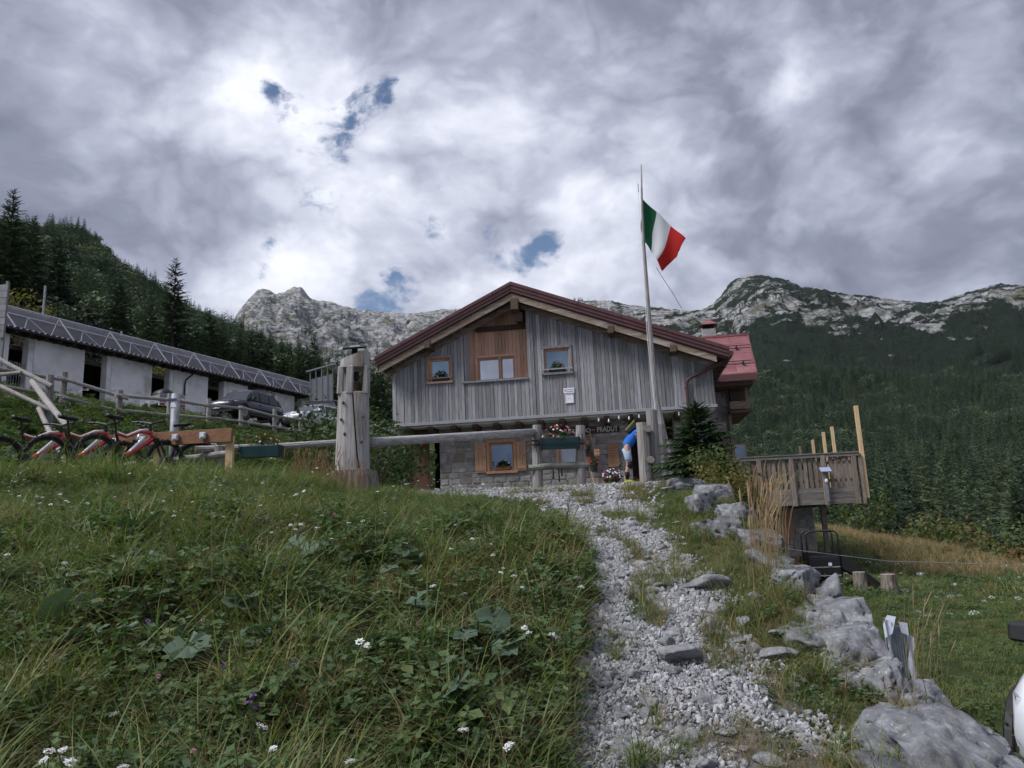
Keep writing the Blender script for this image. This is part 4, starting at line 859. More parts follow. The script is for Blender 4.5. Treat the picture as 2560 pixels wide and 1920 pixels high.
# dark playground slide with tube frame
sd = thing('metal_ramp', 'black metal frame with bent tube rails and sloping dark ramp below the deck', 'ramp', (7.42, 18.6, -.26), rad(-10))
dark_metal = mat('dark_steel', (.028, .028, .032), (.05, .05, .055), scale=6, rough=.45, metal=.4)
for y in (0, .62):
    for (xa, xb) in ((-.38, .40),):
        MB().tube([(xa, y, 0), (xa, y, 1.46), (xa+.04, y, 1.53), (xa+.12, y, 1.56), (xb-.12, y, 1.56), (xb-.04, y, 1.53), (xb, y, 1.46), (xb, y, .3)], .024, 8).build('handrail', dark_metal, sd, smooth=True)
for z in (.12, .35, .58): MB().tube([(-.38, 0, z), (.40, 0, z)], .02, 7).build('rung', steel, sd)
MB().box(-.40, .42, .02, .60, .80, .86).build('platform', dark_metal, sd); MB().box(-.38, .40, .60, .64, 0, .95).build('rear_panel', black_m, sd); MB().box(-.40, -.37, .03, .6, .0, .98).build('side_panel', black_m, sd); MB().box(-.36, .38, -.012, .012, .40, .80).build('front_panel', black_m, sd)
MB().hexa([(.42, .02, .70), (.42, .60, .70), (1.22, .60, -.02), (1.22, .02, -.02)], [(.42, .02, .76), (.42, .60, .76), (1.24, .60, .04), (1.24, .02, .04)]).build('chute', dark_metal, sd)
for y in (.0, .6): MB().hexa([(.30, y, .62), (.30, y+.03, .62), (1.24, y+.03, -.02), (1.24, y, -.02)], [(.36, y, 1.02), (.36, y+.03, 1.02), (1.36, y+.03, .06), (1.36, y, .06)]).build('chute_side', black_m, sd)
MB().box(.10, .18, -.03, -.014, .62, .70).build('sticker', white_sign, sd); sd.scale = (.95, .95, .88); MB().box(-.1, .02, -.04, -.028, .08, .2).build('sticker', white_sign, sd)
stump_m = mat('stump_wood', (.07, .055, .045), (.30, .26, .22), scale=3, rough=.95, bump=.7, bscale=12, stretch=(8, 8, 1.2)); cut_m = mat('cut_wood', (.25, .21, .17), (.36, .31, .26), scale=9, rough=.9)
for (x, y, rr_, h, lb) in ((8.02, 18.1, .15, .42, 'dark weathered tree stump nearest the black ramp'), (8.50, 17.7, .17, .40, 'weathered tree stump right of the other stump by the black ramp')):
    o = thing('tree_stump', lb, 'stump', (x, y, gz(x, y)), 0, 'stumps by the black ramp')
    MB().tube([(0, 0, -.1), (0, 0, .08), (0, 0, h*.6), (0, 0, h)], [rr_*1.25, rr_*1.08, rr_, rr_*.98], 14, wob=.12).build('stump', stump_m, o); MB().disc((0, 0, h+.004), rr_*.93, (0, 0, 1), .012, 14).build('cut_face', cut_m, o)
# corrugated sheet in a torn plastic cover
cs_ = thing('corrugated_panel', 'upright corrugated metal sheet in a torn white plastic cover beside the grass tuft', 'panel', (4.34, 9.0, gz(4.34, 9.0)-.02), rad(12))
sheet_m = mat('corrugated_zinc', (.36, .38, .42), (.55, .57, .62), scale=4, rough=.4, metal=.5); n = 60
sec = [[(-.13+.26*i/n, .012*math.cos(i/n*2*math.pi*8)+o_, z-.08*i/n) for i in range(n+1)] for z in (.05, .72) for o_ in (0,)]
MB().loft(sec, cap=False, closed=False).build('sheet', sheet_m, cs_, smooth=True, fix=False)
tarp = mat('torn_plastic', (.55, .60, .70), (.72, .76, .84), scale=6, rough=.35, bump=.3, bscale=12)
m = MB()
for (x0, x1, y0, z0, z1) in ((-.17, -.10, -.03, .0, .74), (.09, .17, -.03, .0, .60)):
    vs = []; 
    for j in range(7):
        z = z0+(z1-z0)*j/6
        for i in range(5): vs.append((x0+(x1-x0)*i/4+.012*math.sin(j*1.9+i), y0+.02*math.sin(i*1.3+j*.9), z-.3*(x0+.13)*i/4))
    m.add(vs, [(j*5+i, j*5+i+1, (j+1)*5+i+1, (j+1)*5+i) for j in range(6) for i in range(4)])
m.add([(-.18, -.02, .55), (-.10, -.05, .60), (-.02, -.04, .78), (-.10, .0, .80), (-.17, .0, .70)], [(0, 1, 2, 3, 4)]); m.add([(.03, -.03, .60), (.11, -.05, .56), (.12, -.04, .70), (.02, -.02, .72)], [(0, 1, 2, 3)])
m.build('plastic_cover', tarp, cs_, smooth=True, fix=False); MB().box(-.14, -.12, .02, .04, -.3, .74).box(.12, .14, .02, .04, -.3, .65).build('stake', raillog, cs_)
wr_ = thing('wire_fence', 'thin single strand wire stretched across the lower meadow', 'wire', (2.6, 8.6, gz(2.6, 8.6)+.45))
MB().tube([(0, 0, .25), (1.7, .3, -.02), (3.2, .2, -.12), (5.5, .0, -.16)], .004, 5).build('wire', steel, wr_)

# ------------------------------------------------------------------ log lantern, gate posts, planters, rails
tr = thing('log_lantern', 'tall cracked grey tree trunk carved into a lantern on a dark stump', 'lantern', (-2.42, 11.0, 2.30), rad(4))
trunk_m = mat('silvered_trunk', (.19, .175, .16), (.43, .415, .405), scale=1.6, rough=.85, bump=.8, bscale=6, stretch=(12, 12, 1.0), c3=(.22, .17, .13), bdist=.012, lo=.3, hi=.6)
def tsec(z, rx, ry, cx=0, n=16, seed=0):
    r = random.Random(seed); return [(cx+rx*math.copysign(abs(math.cos(t))**.7, math.cos(t))*(1+.03*math.sin(3*t+seed)), ry*math.copysign(abs(math.sin(t))**.7, math.sin(t))*(1+.03*math.cos(2*t)), z) for t in [2*math.pi*k/n+.2 for k in range(n)]]
MB().loft([tsec(.18, .250, .23), tsec(.5, .243, .22, .004), tsec(1.0, .232, .21, .012), tsec(1.42, .222, .20, .02)]).build('trunk', trunk_m, tr)
MB().loft([tsec(1.42, .218, .2, .022), tsec(1.44, .20, .19, .024)]).build('lantern_floor', cut_m, tr)
for (x0, x1, y0, y1) in ((-.205, -.115, -.17, -.08), (-.07, .035, -.205, -.12), (.175, .245, -.16, -.06), (-.18, -.08, .1, .18), (.13, .24, .09, .18)):
    MB().hexa([(x0, y0, 1.40), (x1, y0, 1.40), (x1, y1, 1.40), (x0, y1, 1.40)], [(x0+.02, y0, 1.86), (x1+.012, y0, 1.86), (x1+.012, y1, 1.86), (x0+.02, y1, 1.86)]).build('pillar', trunk_m, tr, bevel=.012)
MB().loft([tsec(1.84, .215, .20, .04), tsec(1.9, .218, .2, .042), [(x, y, z+.16*(x+.2)/.45-.02) for x, y, z in tsec(1.98, .212, .19, .045)]]).build('lantern_cap', trunk_m, tr)
MB().tube([(.06, .02, 1.44), (.06, .02, 1.62)], .03, 8).build('lantern_lamp', mat('rusty_lamp', (.10, .05, .03), rough=.6, metal=.5), tr); MB().ball((.06, .02, 1.72), (.05, .05, .09), 8, 6).build('lantern_bulb', dark_metal, tr)
MB().add([(.03, -.222, 1.40), (.05, -.222, 1.40), (.085, -.232, .85), (.12, -.232, .35), (.15, -.225, .20), (.125, -.232, .20), (.095, -.236, .40), (.06, -.236, .9)], [(0, 1, 2, 7), (7, 2, 3, 6), (6, 3, 4, 5)]).build('crack', dark_void, tr, fix=False)
for (x, z) in ((-.13, .98), (-.10, 1.25), (-.08, .75), (.19, 1.02), (.16, .62)): MB().ball((x, -.205, z), (.022, .012, .03), 8, 5).build('knot', dark_wood, tr)
MB().loft([tsec(-.15, .36, .32, .03), tsec(.10, .34, .30, .03), tsec(.18, .325, .285, .02), tsec(.185, .25, .23, 0)]).build('stump_base', stump_m, tr); tr.scale.z = .93
MB().hexa([(-.12, -.15, 2.13), (.23, -.15, 2.15), (.17, .12, 2.27), (-.15, .12, 2.25)], [(-.12, -.16, 2.155), (.23, -.16, 2.175), (.17, .11, 2.295), (-.15, .11, 2.275)]).build('solar_panel', black_m, tr); MB().hexa([(-.03, -.11, 2.178), (.13, -.11, 2.188), (.12, -.03, 2.222), (-.03, -.03, 2.212)], [(-.03, -.114, 2.186), (.13, -.114, 2.196), (.12, -.034, 2.232), (-.03, -.034, 2.222)]).build('led_window', mat('led_window', (.3, .29, .27), rough=.3), tr); MB().box(.0, .08, -.02, .04, 1.98, 2.20).build('panel_foot', black_m, tr)
lr = thing('log_rail', 'long grey log rail running from the trunk lantern towards the flower stand', 'rail', (-2.2, 11.2, 2.90)); lr_m = mat('rail_log_long', (.25, .245, .24), (.46, .45, .45), scale=2, rough=.85, bump=.5, bscale=8, stretch=(3, 3, 16), c3=(.30, .27, .24))
MB().tube([(0, 0, 0), (.65, 1.2, .16), (1.3, 2.4, .32), (2.62, 4.75, .63)], [.078, .075, .078, .082], 12).build('log', lr_m, lr, smooth=True)
# flower stand by the path
fs_ = thing('flower_stand', 'two log posts with bench rail carrying the green planter beside the gravel', 'stand', (.46, 16.0, 2.26))
MB().tube([(0, 0, -.3), (.02, 0, .7), (.05, 0, 1.43)], [.115, .108, .10], 12).build('post', log_wood, fs_); MB().tube([(.92, 0, -.3), (.95, 0, .7), (.99, 0, 1.38)], [.115, .108, .10], 12).build('post', log_wood, fs_)
MB().tube([(-.18, -.06, .50), (.4, -.07, .53), (1.13, -.06, .52)], [.07, .075, .07], 10).build('bench_log', mat('mossy_log', (.13, .15, .12), (.30, .30, .26), scale=4, rough=.95, bump=.6, bscale=10), fs_)
for z in (1.0, 1.08): MB().beam((-.16, -.10, z), (1.10, -.10, z-.02), .03, .045).build('cross_rail', dark_wood, fs_)
for (x, h) in ((.34, .22), (.46, .28), (.52, .16)): MB().tube([(x, -.06, .46), (x+.01, -.06, .46-h)], [.012, .02], 6).build('hook', dark_metal, fs_)
pl_ = thing('planter_box', 'dark green planter box of pink and red flowers hung on the flower stand', 'planter', (.96, 15.84, 3.13), 0)
MB().hexa([(-.40, -.10, 0), (.42, -.10, 0), (.42, .06, 0), (-.40, .06, 0)], [(-.43, -.12, .24), (.45, -.12, .24), (.45, .08, .24), (-.43, .08, .24)]).build('box', green_box, pl_, bevel=.008); MB().box(-.44, .46, -.132, -.121, .11, .125).build('band', black_m, pl_)
for x in (-.5, -.38, .40, .49): MB().tube([(x, -.13, .30), (x, -.13, -.02), (x, .1, -.02)], .008, 5).build('hanger', black_m, pl_)
bunch(pl_, 0, 0, .24, .36, .14, .27, 150, {'pink': 13, 'red': 6, 'white': 5, 'purple': 5}, 51, .026, .020)
lp = thing('planter_box', 'dark green planter box hung on the low log fence left of the trunk', 'planter', (-4.36, 12.75, 2.90), rad(-4))
MB().hexa([(-.34, -.10, 0), (.34, -.10, 0), (.34, .06, 0), (-.34, .06, 0)], [(-.36, -.12, .2), (.36, -.12, .2), (.36, .08, .2), (-.36, .08, .2)]).build('box', green_box, lp, bevel=.008)
for x in (-.36, .33): MB().tube([(x, -.13, .27), (x, -.13, -.02)], .008, 5).build('hanger', black_m, lp)
bunch(lp, 0, 0, .2, .32, .12, .20, 130, {'pink': 8, 'red': 4, 'white': 2}, 52, .024, .016)
def log_post(parent, p, q, r, name='post', n=10): return MB().tube([p, ((p[0]+q[0])/2, (p[1]+q[1])/2, (p[2]+q[2])/2), q], [r*1.05, r, r*.97], n, wob=.04).build(name, log_wood, parent)
def log_rail(parent, p, q, r, name='rail', n=9): return MB().tube([p, ((p[0]+q[0])/2+random.uniform(-.02, .02), (p[1]+q[1])/2, (p[2]+q[2])/2+random.uniform(-.03, .02)), q], [r, r*1.04, r*.95], n, wob=.05).build(name, raillog, parent)
# massive posts around the flagpole
for (x, y, z1, r, lb, tilt) in ((2.67, 15.4, 3.57, .115, 'thick round post with a cut log end, nearest the hiker', 0), (2.93, 15.6, 3.85, .125, 'tallest thick round post beside the flagpole', .01), (3.22, 16.1, 3.60, .115, 'shorter thick post between the tall post and the flagpole', -.02), (3.45, 16.45, 3.30, .11, 'lowest split post at the foot of the flagpole', -.02)):
    z0 = gz(x, y); o = thing('gate_post', lb, 'post', (x, y, z0), 0, 'log posts around the flagpole'); log_post(o, (0, 0, -.3), (tilt, 0, z1-z0), r, 'log', 12)
o = thing('log_crossbar', 'short round log ends stuck through the gate posts', 'log', (2.80, 15.42, 2.40))
for z in (1.02, .38): MB().tube([(-.02, -.18, z), (.05, .5, z)], .075, 12).build('log', raillog, o); 
for z in (1.02, .38): MB().disc((-.021, -.186, z), .068, (.1, -1, 0), .01, 12).build('log_end', cut_m, o)
bt = thing('leaning_batten', 'thin pale batten leaning low against the gate posts', 'batten', (3.35, 15.3, gz(3.35, 15.3))); MB().beam((-.35, 0, .45), (.35, -.1, .02), .05, .03).build('batten', raillog, bt)
# flagpole, flag
fp = thing('flagpole', 'tall slender grey wooden flagpole, slightly bowed', 'flagpole', (3.46, 16.6, 2.33))
PP = [(0, 0, 0), (-.07, 0, .9), (-.20, 0, 1.9), (-.22, 0, 3.3), (-.21, 0, 5.7), (-.17, 0, 6.8), (-.12, 0, 7.66)]
MB().tube(PP, [.085, .074, .064, .050, .036, .025, .015], 10, wob=.05).build('pole', log_wood, fp, smooth=True); MB().box(-.12, .03, -.13, -.02, -.1, .95).build('splint', log_wood, fp, bevel=.01)
MB().tube([(-.24, -.02, 7.15), (-.24, -.02, 6.95)], .012, 5).build('pulley', steel, fp)
fl = thing('tricolour_flag', 'green white and red flag hanging in folds from the flagpole', 'flag', (3.24, 16.6, 9.13))
def flag_pt(s, t):
    """s along the fly 0..1, t down the hoist 0..1; the cloth droops from its upper corner"""
    top = Vector((.02, -.02, .02))+Vector((.98, .05, -1.10))*s; bot = Vector((.0, -.05, -1.12))+Vector((.40, .0, -.72))*s
    p = top*(1-t)+bot*t; k = math.sin(s*5.2+t*2.2)*.055*(.25+s)+.03*math.sin(s*11-t*3)
    return p+Vector((.03*math.sin(t*7+s*4)*(1-s)+.06*math.sin(t*math.pi)*s, k+.10*math.sin(t*3.1)*(1-s), -.06*math.sin(t*math.pi)*s))
for nm, s0, s1, c in (('green_stripe', 0, .345, (.012, .10, .05)), ('white_stripe', .345, .68, (.62, .62, .66)), ('red_stripe', .68, 1, (.50, .022, .022))):
    m = MB(); ns, nt = 14, 26
    vs = []
    for j in range(nt+1):
        for i in range(ns+1):
            s = s0+(s1-s0)*i/ns; t_ = j/nt
            if s1 == 1 and i == ns: s -= .025*abs(math.sin(j*2.9))+(.05 if j in (9, 10, 18) else 0)
            vs.append(flag_pt(s, t_))
    m.add(vs, [(j*(ns+1)+i, j*(ns+1)+i+1, (j+1)*(ns+1)+i+1, (j+1)*(ns+1)+i) for j in range(nt) for i in range(ns)])
    mt = leafmat('flag_'+nm, [(0, c), (1, c)], trans=.25, rough=.8); m.build(nm, mt, fl, smooth=True, fix=False)
rp = thing('flag_rope', 'thin frayed rope trailing from the lower corner of the flag', 'rope', (3.52, 16.6, 7.30)); MB().tube([(-.02, 0, .08), (.12, -.02, -.22), (.3, -.03, -.56), (.49, -.02, -.96)], .010, 5).build('rope', mat('rope', (.42, .36, .34), rough=.9), rp)
hl = thing('halyard', 'thin pale halyard line running down the flagpole', 'rope', (3.20, 16.52, 2.6)); MB().tube([(.02, 0, .6), (-.05, 0, 3), (-.02, 0, 5), (0, 0, 6.9)], .006, 5).build('line', white_sign, hl)

# ------------------------------------------------------------------ log fences on the left
posts = [(-16.2, 21.6), (-15.09, 24.36), (-13.76, 25.44), (-13.15, 27.94), (-12.77, 30.66), (-12.42, 33.42), (-11.52, 35.34), (-10.84, 37.26), (-10.32, 40.16), (-8.2, 42.38), (-7.0, 42.6), (-4.5, 43.2)]
uf = thing('log_fence', 'long grey round log fence along the edge of the upper parking terrace', 'fence', (posts[0][0], posts[0][1], gz(*posts[0])))
B0 = Vector(uf.location); tops = []
for i, (x, y) in enumerate(posts):
    z = gz(x, y); b = Vector((x, y, z))-B0; h = 1.08+.08*math.sin(i*2.3); log_post(uf, b+V3(0, 0, -.4), b+V3(.02*math.sin(i), 0, h), .105); tops.append(b)
for i in range(len(tops)-1):
    a, b = tops[i], tops[i+1]; d = (b-a).normalized()*.25; s = .14*(1 if i % 2 else -1); off = Vector((.10, -.10, 0))
    log_rail(uf, a-d+off+V3(0, 0, .84+s*.4), b+d+off+V3(0, 0, .80-s*.4), .062); log_rail(uf, a-d+off+V3(0, 0, .28), b+d+off+V3(0, 0, .24), .058)
stf = thing('stair_railing', 'grey log handrail descending the bank behind the parked bikes', 'railing', (-12.1, 18.9, gz(-12.1, 18.9)))
B1 = Vector(stf.location); L = lambda *p: Vector(p)-B1
log_post(stf, L(-12.10, 19.05, gz(-12.1, 19)-.3), L(-12.16, 19.05, 5.95), .10); log_post(stf, L(-14.9, 19.6, gz(-14.9, 19.6)-.3), L(-14.9, 19.6, 7.2), .10)
log_rail(stf, L(-14.6, 19.4, 7.0), L(-12.0, 18.9, 5.62), .065); log_rail(stf, L(-14.6, 19.4, 6.25), L(-12.0, 18.9, 5.00), .06); log_rail(stf, L(-12.6, 19.0, 5.80), L(-10.5, 17.2, 4.30), .075); log_rail(stf, L(-12.3, 18.9, 5.05), L(-9.9, 16.4, 3.2), .06); log_rail(stf, L(-14.8, 19.5, 6.10), L(-12.9, 19.0, 6.05), .05)
lf = thing('low_log_fence', 'low grey log rails behind the bike rack at the foot of the bank', 'fence', (-4.95, 12.5, gz(-4.95, 12.5))); B1 = Vector(lf.location)
log_post(lf, L(-4.97, 12.5, 2.1), L(-4.99, 12.5, 3.10), .10); log_post(lf, L(-2.9, 13.9, 2.1), L(-2.9, 13.9, 3.25), .10)
log_rail(lf, L(-5.35, 12.35, 3.04), L(-2.9, 13.8, 3.24), .062); log_rail(lf, L(-7.3, 13.0, 2.86), L(-4.8, 12.35, 2.95), .06); log_rail(lf, L(-5.6, 12.3, 2.30), L(-2.7, 12.6, 2.42), .055)

# bike rack
rk = thing('bike_rack', 'brown plank bike rack on pale timber posts with grey socket boxes', 'bike rack', (-4.62, 12.0, gz(-4.62, 12.0))); B1 = Vector(rk.location)
rack_m = mat('stained_plank', (.16, .075, .04), (.25, .125, .07), scale=2, rough=.7, bump=.3, stretch=(2, 12, 12))
MB().beam(L(-7.15, 12.62, 3.27), L(-4.60, 12.0, 3.215), .05, .225).build('plank', rack_m, rk, bevel=.004)
for (x, y) in ((-4.68, 12.07), (-6.02, 12.40), (-7.0, 12.63)): MB().box(x-rk.location.x-.06, x-rk.location.x+.06, y-rk.location.y+.01, y-rk.location.y+.09, -.3, .74).build('post', new_wood, rk, bevel=.005)
for q in (.15, .36, .60, .80): 
    p = Vector((-7.15, 12.62, 3.25)).lerp(Vector((-4.60, 12.0, 3.225)), q)-B1; MB().box(p.x-.05, p.x+.05, p.y-.09, p.y-.035, p.z-.05, p.z+.06).build('socket_box', mat('grey_plastic', (.5, .52, .55), rough=.4), rk, bevel=.008); MB().box(p.x-.03, p.x+.03, p.y-.10, p.y-.088, p.z-.02, p.z+.035).build('socket_lid', white_sign, rk)
gpole = thing('galvanised_pole', 'short galvanised steel pole with a white sticker behind the bike rack', 'pole', (-6.02, 13.0, gz(-6.02, 13))); zt = 4.13-gpole.location.z
MB().tube([(0, 0, -.2), (0, 0, zt)], .072, 16).build('tube', steel, gpole, smooth=True); MB().box(-.05, .045, -.076, -.06, zt-.25, zt-.19).build('sticker', white_sign, gpole); MB().box(-.045, .05, -.077, -.06, zt-.14, zt-.09).build('sticker', blue_ink, gpole)

# ------------------------------------------------------------------ mountain bikes
tyre_m = mat('tyre_rubber', (.016, .016, .018), (.03, .03, .032), scale=20, rough=.8, bump=.6, bscale=40); frame_red = mat('red_frame_paint', (.42, .03, .03), (.50, .05, .045), scale=2, rough=.25, spec=.6, coat=.6)
frame_black = mat('black_frame_paint', (.02, .02, .022), rough=.35); silver = mat('silver_paint', (.45, .46, .48), rough=.3, metal=.5); pale_stripe = mat('pale_frame_stripe', (.62, .50, .50), rough=.3)
def make_bike(name, label, fm, stripe):
    o = thing(name, label, 'bicycle', group='mountain bikes at the rack'); R = .345
    def wheel(x):
        wn_ = group_node('wheel', o)
        t = MB().torus((x, 0, R), R-.012, .031, (0, 1, 0), 34, 8); 
        for k in range(40):
            a = 2*math.pi*k/40; c = Vector((x+math.cos(a)*(R+.018), (.018 if k % 2 else -.018), R+math.sin(a)*(R+.018))); t.box(c.x-.010, c.x+.010, c.y-.009, c.y+.009, c.z-.010, c.z+.010)
        t.build('tyre', tyre_m, wn_); MB().torus((x, 0, R), R-.05, .014, (0, 1, 0), 30, 6).build('rim', frame_black, wn_)
        s = MB()
        for k in range(14): a = 2*math.pi*k/14; s.tube([(x+math.cos(a+.5)*.025, .02*(1 if k % 2 else -1), R+math.sin(a+.5)*.025), (x+math.cos(a)*(R-.05), 0, R+math.sin(a)*(R-.05))], .0022, 4)
        s.build('spokes', steel, wn_); MB().tube([(x, -.05, R), (x, .05, R)], .022, 8).build('hub', frame_black, wn_); MB().disc((x, .045, R), .085, (0, 1, 0), .004, 20).build('brake_disc', steel, wn_)
    wheel(0); wheel(1.20)
    hd0, hd1, bb, st = Vector((.945, 0, .68)), Vector((.90, 0, .83)), Vector((.43, 0, .36)), Vector((.30, 0, .74))
    MB().tube([hd0, hd1], [.036, .033], 10).tube([hd0+V3(-.02, 0, .02), (.72, 0, .56), bb+V3(.05, 0, .02)], [.045, .052, .05], 10).build('down_tube', fm, o, smooth=True)
    MB().tube([hd1+V3(.0, 0, -.03), (.70, 0, .80), (.48, 0, .70), st], [.036, .032, .027, .024], 10).build('top_tube', fm, o, smooth=True); MB().tube([hd1+V3(-.06, -.001, .003), (.70, -.001, .812), (.48, -.001, .708), st+V3(.02, 0, .01)], [.026, .028, .024, .02], 8).build('stripe', stripe, o, smooth=True)
    MB().tube([st, bb], .022, 8).tube([st+V3(.03, .05, -.14), (.02, .06, R), (.40, .05, .36)], .012, 6).tube([st+V3(.03, -.05, -.14), (.02, -.06, R), (.40, -.05, .36)], .012, 6).build('rear_triangle', frame_black, o)
    MB().hexa([(.48, -.035, .42), (.56, -.035, .38), (.56, .035, .38), (.48, .035, .42)], [(.76, -.03, .70), (.84, -.03, .64), (.84, .03, .64), (.76, .03, .70)]).build('battery', silver, o, bevel=.01); MB().ball(bb, (.10, .07, .085), 12, 8).build('motor', frame_black, o, smooth=True)
    for y in (-.06, .06): MB().tube([(1.20, y, R), (1.045, y, .66)], [.020, .017], 8).tube([(1.045, y, .66), (.955, y*.9, .70)], .017, 8).build('fork_leg', frame_black, o, smooth=True)
    MB().tube([(1.0, -.075, .70), (.955, 0, .715), (1.0, .075, .70)], .02, 8).build('fork_crown', frame_black, o); MB().tube([hd1, hd1+V3(-.03, 0, .10)], .02, 8).build('steerer', frame_black, o)
    hb = hd1+V3(.0, 0, .115); MB().tube([hb+V3(-.07, -.38, .03), hb+V3(-.02, -.2, .03), hb, hb+V3(-.02, .2, .03), hb+V3(-.07, .38, .03)], [.016, .016, .018, .016, .016], 8).build('handlebar', frame_black, o)
    for sg_ in (-1, 1):
        MB().tube([hb+V3(-.07, sg_*.39, .03), hb+V3(-.045, sg_*.26, .03)], .02, 8).build('grip', black_m, o); MB().tube([hb+V3(-.02, sg_*.24, .02), hb+V3(.04, sg_*.26, .0), hb+V3(-.0, sg_*.36, .0)], .008, 5).build('brake_lever', frame_black, o)
        MB().tube([bb+V3(0, sg_*.07, 0), bb+V3(.12*sg_, sg_*.085, -.12*sg_)], .013, 6).build('crank', frame_black, o); MB().box(.43+.12*sg_-.05, .43+.12*sg_+.05, sg_*.10-.04, sg_*.10+.04, .36-.12*sg_-.012, .36-.12*sg_+.012).build('pedal', black_m, o)
    MB().tube([hb+V3(.03, .1, .01), hb+V3(.10, .05, .05), hb+V3(.11, 0, -.12), (1.0, .05, .6)], .005, 5).build('cable', black_m, o); MB().tube([st, (.245, 0, .97)], .015, 8).build('seat_post', frame_black, o)
    MB().loft([[(.245+x, y, .985+z) for y, z in ((-w_, 0), (-w_*.6, .025), (0, .032), (w_*.6, .025), (w_, 0), (w_*.5, -.03), (0, -.035), (-w_*.5, -.03))] for x, w_, z in ((-.13, .05, .02), (-.11, .075, .015), (-.02, .05, 0), (.08, .025, 0), (.15, .018, -.012))] and [[(.245+x, y, .985+z+dz_) for y, z in ((-w_, 0), (-w_*.6, .025), (0, .032), (w_*.6, .025), (w_, 0), (w_*.5, -.03), (0, -.035), (-w_*.5, -.03))] for x, w_, dz_ in ((-.13, .05, .02), (-.11, .075, .015), (-.02, .05, 0), (.08, .025, 0), (.15, .018, -.012))]).build('saddle', black_m, o, smooth=True)
    return o
b0 = make_bike('mountain_bike', 'red electric mountain bike nearest the wooden rack plank, rightmost of the red ones', frame_red, pale_stripe)
def place(o, x, y, z, hx, hy, roll=0): o.location = (x, y, z); o.rotation_euler = (roll, 0, math.atan2(hy, hx))
place(b0, -6.36, 11.15, 2.50, .46, .89, rad(4))
b1 = copy_tree(b0); b1['label'] = 'red electric mountain bike in the middle of the three red ones'; place(b1, -7.04, 11.05, 2.50, .46, .89, rad(5))
b2 = copy_tree(b0); b2['label'] = 'red electric mountain bike at the left edge, leftmost of the red ones'; place(b2, -7.68, 10.95, 2.50, .44, .90, rad(4))
b3 = make_bike('mountain_bike', 'dark bike with pale frame parked behind the rack, right of the red bikes', silver, pale_stripe); place(b3, -5.48, 12.75, 2.53, -.82, -.30, rad(-3))

# ------------------------------------------------------------------ stable on the upper terrace
SZ = 8.1
stable = thing('stable', 'long low white stable with dark open bays and a tiled roof edge', 'building', (-22.5, 31.5, SZ), math.atan2(23.3, 9.2))
# local x along the front, local y away from the viewer's side (positive to the left/back)
tile_m = mat('grey_roof_tile', (.10, .095, .095), (.19, .18, .18), scale=4, rough=.85, rnd=.4); beam_dk = mat('dark_eave_wood', (.030, .022, .017), (.06, .042, .032), scale=3, rough=.85)
walls = [(-8, -4.6), (-3.4, .80), (1.98, 4.58), (6.15, 8.7), (10.2, 12.8), (14.4, 16.2), (17.6, 20.9), (22.0, 25.2)]
for a, b in walls:
    MB().box(a, b, .50, .80, -1.2, 2.92).build('wall', plaster, stable, bevel=.01)
    MB().box(a-.26, a-.004, .53, .95, -1.2, 2.90).build('pier', plaster, stable, bevel=.01)
MB().box(-8, 25.2, 4.8, 5.0, -.5, 3.6).build('back_wall', plaster, stable); MB().box(-8, -7.7, .8, 4.8, -.5, 3.4).box(24.9, 25.2, .8, 4.8, -.5, 3.4).build('end_wall', plaster, stable)
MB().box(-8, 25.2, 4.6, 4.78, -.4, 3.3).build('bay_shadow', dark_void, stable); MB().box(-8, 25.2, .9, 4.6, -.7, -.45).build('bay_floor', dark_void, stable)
MB().box(-8.4, 25.6, .30, .52, 2.93, 3.12).build('eave_beam', beam_dk, stable)
MB().hexa([(-8.5, -.12, 2.98), (25.7, -.12, 2.98), (25.7, 5.2, 4.25), (-8.5, 5.2, 4.25)], [(-8.5, -.12, 3.04), (25.7, -.12, 3.04), (25.7, 5.2, 4.33), (-8.5, 5.2, 4.33)]).build('roof_deck', beam_dk, stable)
for k in range(47): MB().box(-8+k*.72, -7.9+k*.72, -.10, .48, 2.88, 2.975).build('rafter_tail', beam_dk, stable)
n = 120; tl = []
tmesh = MB().loft([[(x, -.17, .075+.06*math.sin(math.pi*i/6)) for i, x in enumerate([0, .045, .09, .135, .18, .225, .27])]+[(x, -.17, .055+.06*math.sin(math.pi*i/6)) for i, x in reversed(list(enumerate([0, .045, .09, .135, .18, .225, .27])))], [(x, .42, .215+.06*math.sin(math.pi*i/6)) for i, x in enumerate([0, .045, .09, .135, .18, .225, .27])]+[(x, .42, .195+.06*math.sin(math.pi*i/6)) for i, x in reversed(list(enumerate([0, .045, .09, .135, .18, .225, .27])))]]).mesh('tile', tile_m)
rows = group_node('tile_roof', stable)
for j in range(2):
    for k in range(118): link('tile', tmesh, rows, (-8.4+k*.288, .50*j, 2.99+.121*j))
MB().hexa([(-8.4, .9, 3.32), (25.6, .9, 3.32), (25.6, 5.1, 4.34), (-8.4, 5.1, 4.34)], [(-8.4, .9, 3.36), (25.6, .9, 3.36), (25.6, 5.1, 4.38), (-8.4, 5.1, 4.38)]).build('roof_sheet', tile_m, stable)
MB().tube([(-8.5, -.24, 2.98), (25.7, -.24, 2.98)], .055, 8).build('gutter', dark_metal, stable)
MB().tube([(11.2, -.22, 2.93), (11.05, .0, 2.72), (10.95, .35, 2.45), (10.95, .42, 2.2), (10.95, .42, 0)], .05, 8).build('downpipe', dark_metal, stable)
gate = group_node('iron_gate', stable)
for k in range(9): MB().tube([(.83+k*.12, .62, .0), (.83+k*.12, .62, 1.62)], .015, 6).tube([(.83+k*.12, .62, 1.62), (.83+k*.12, .62, 1.74)], [.03, .002], 6).build('bar', steel, gate)
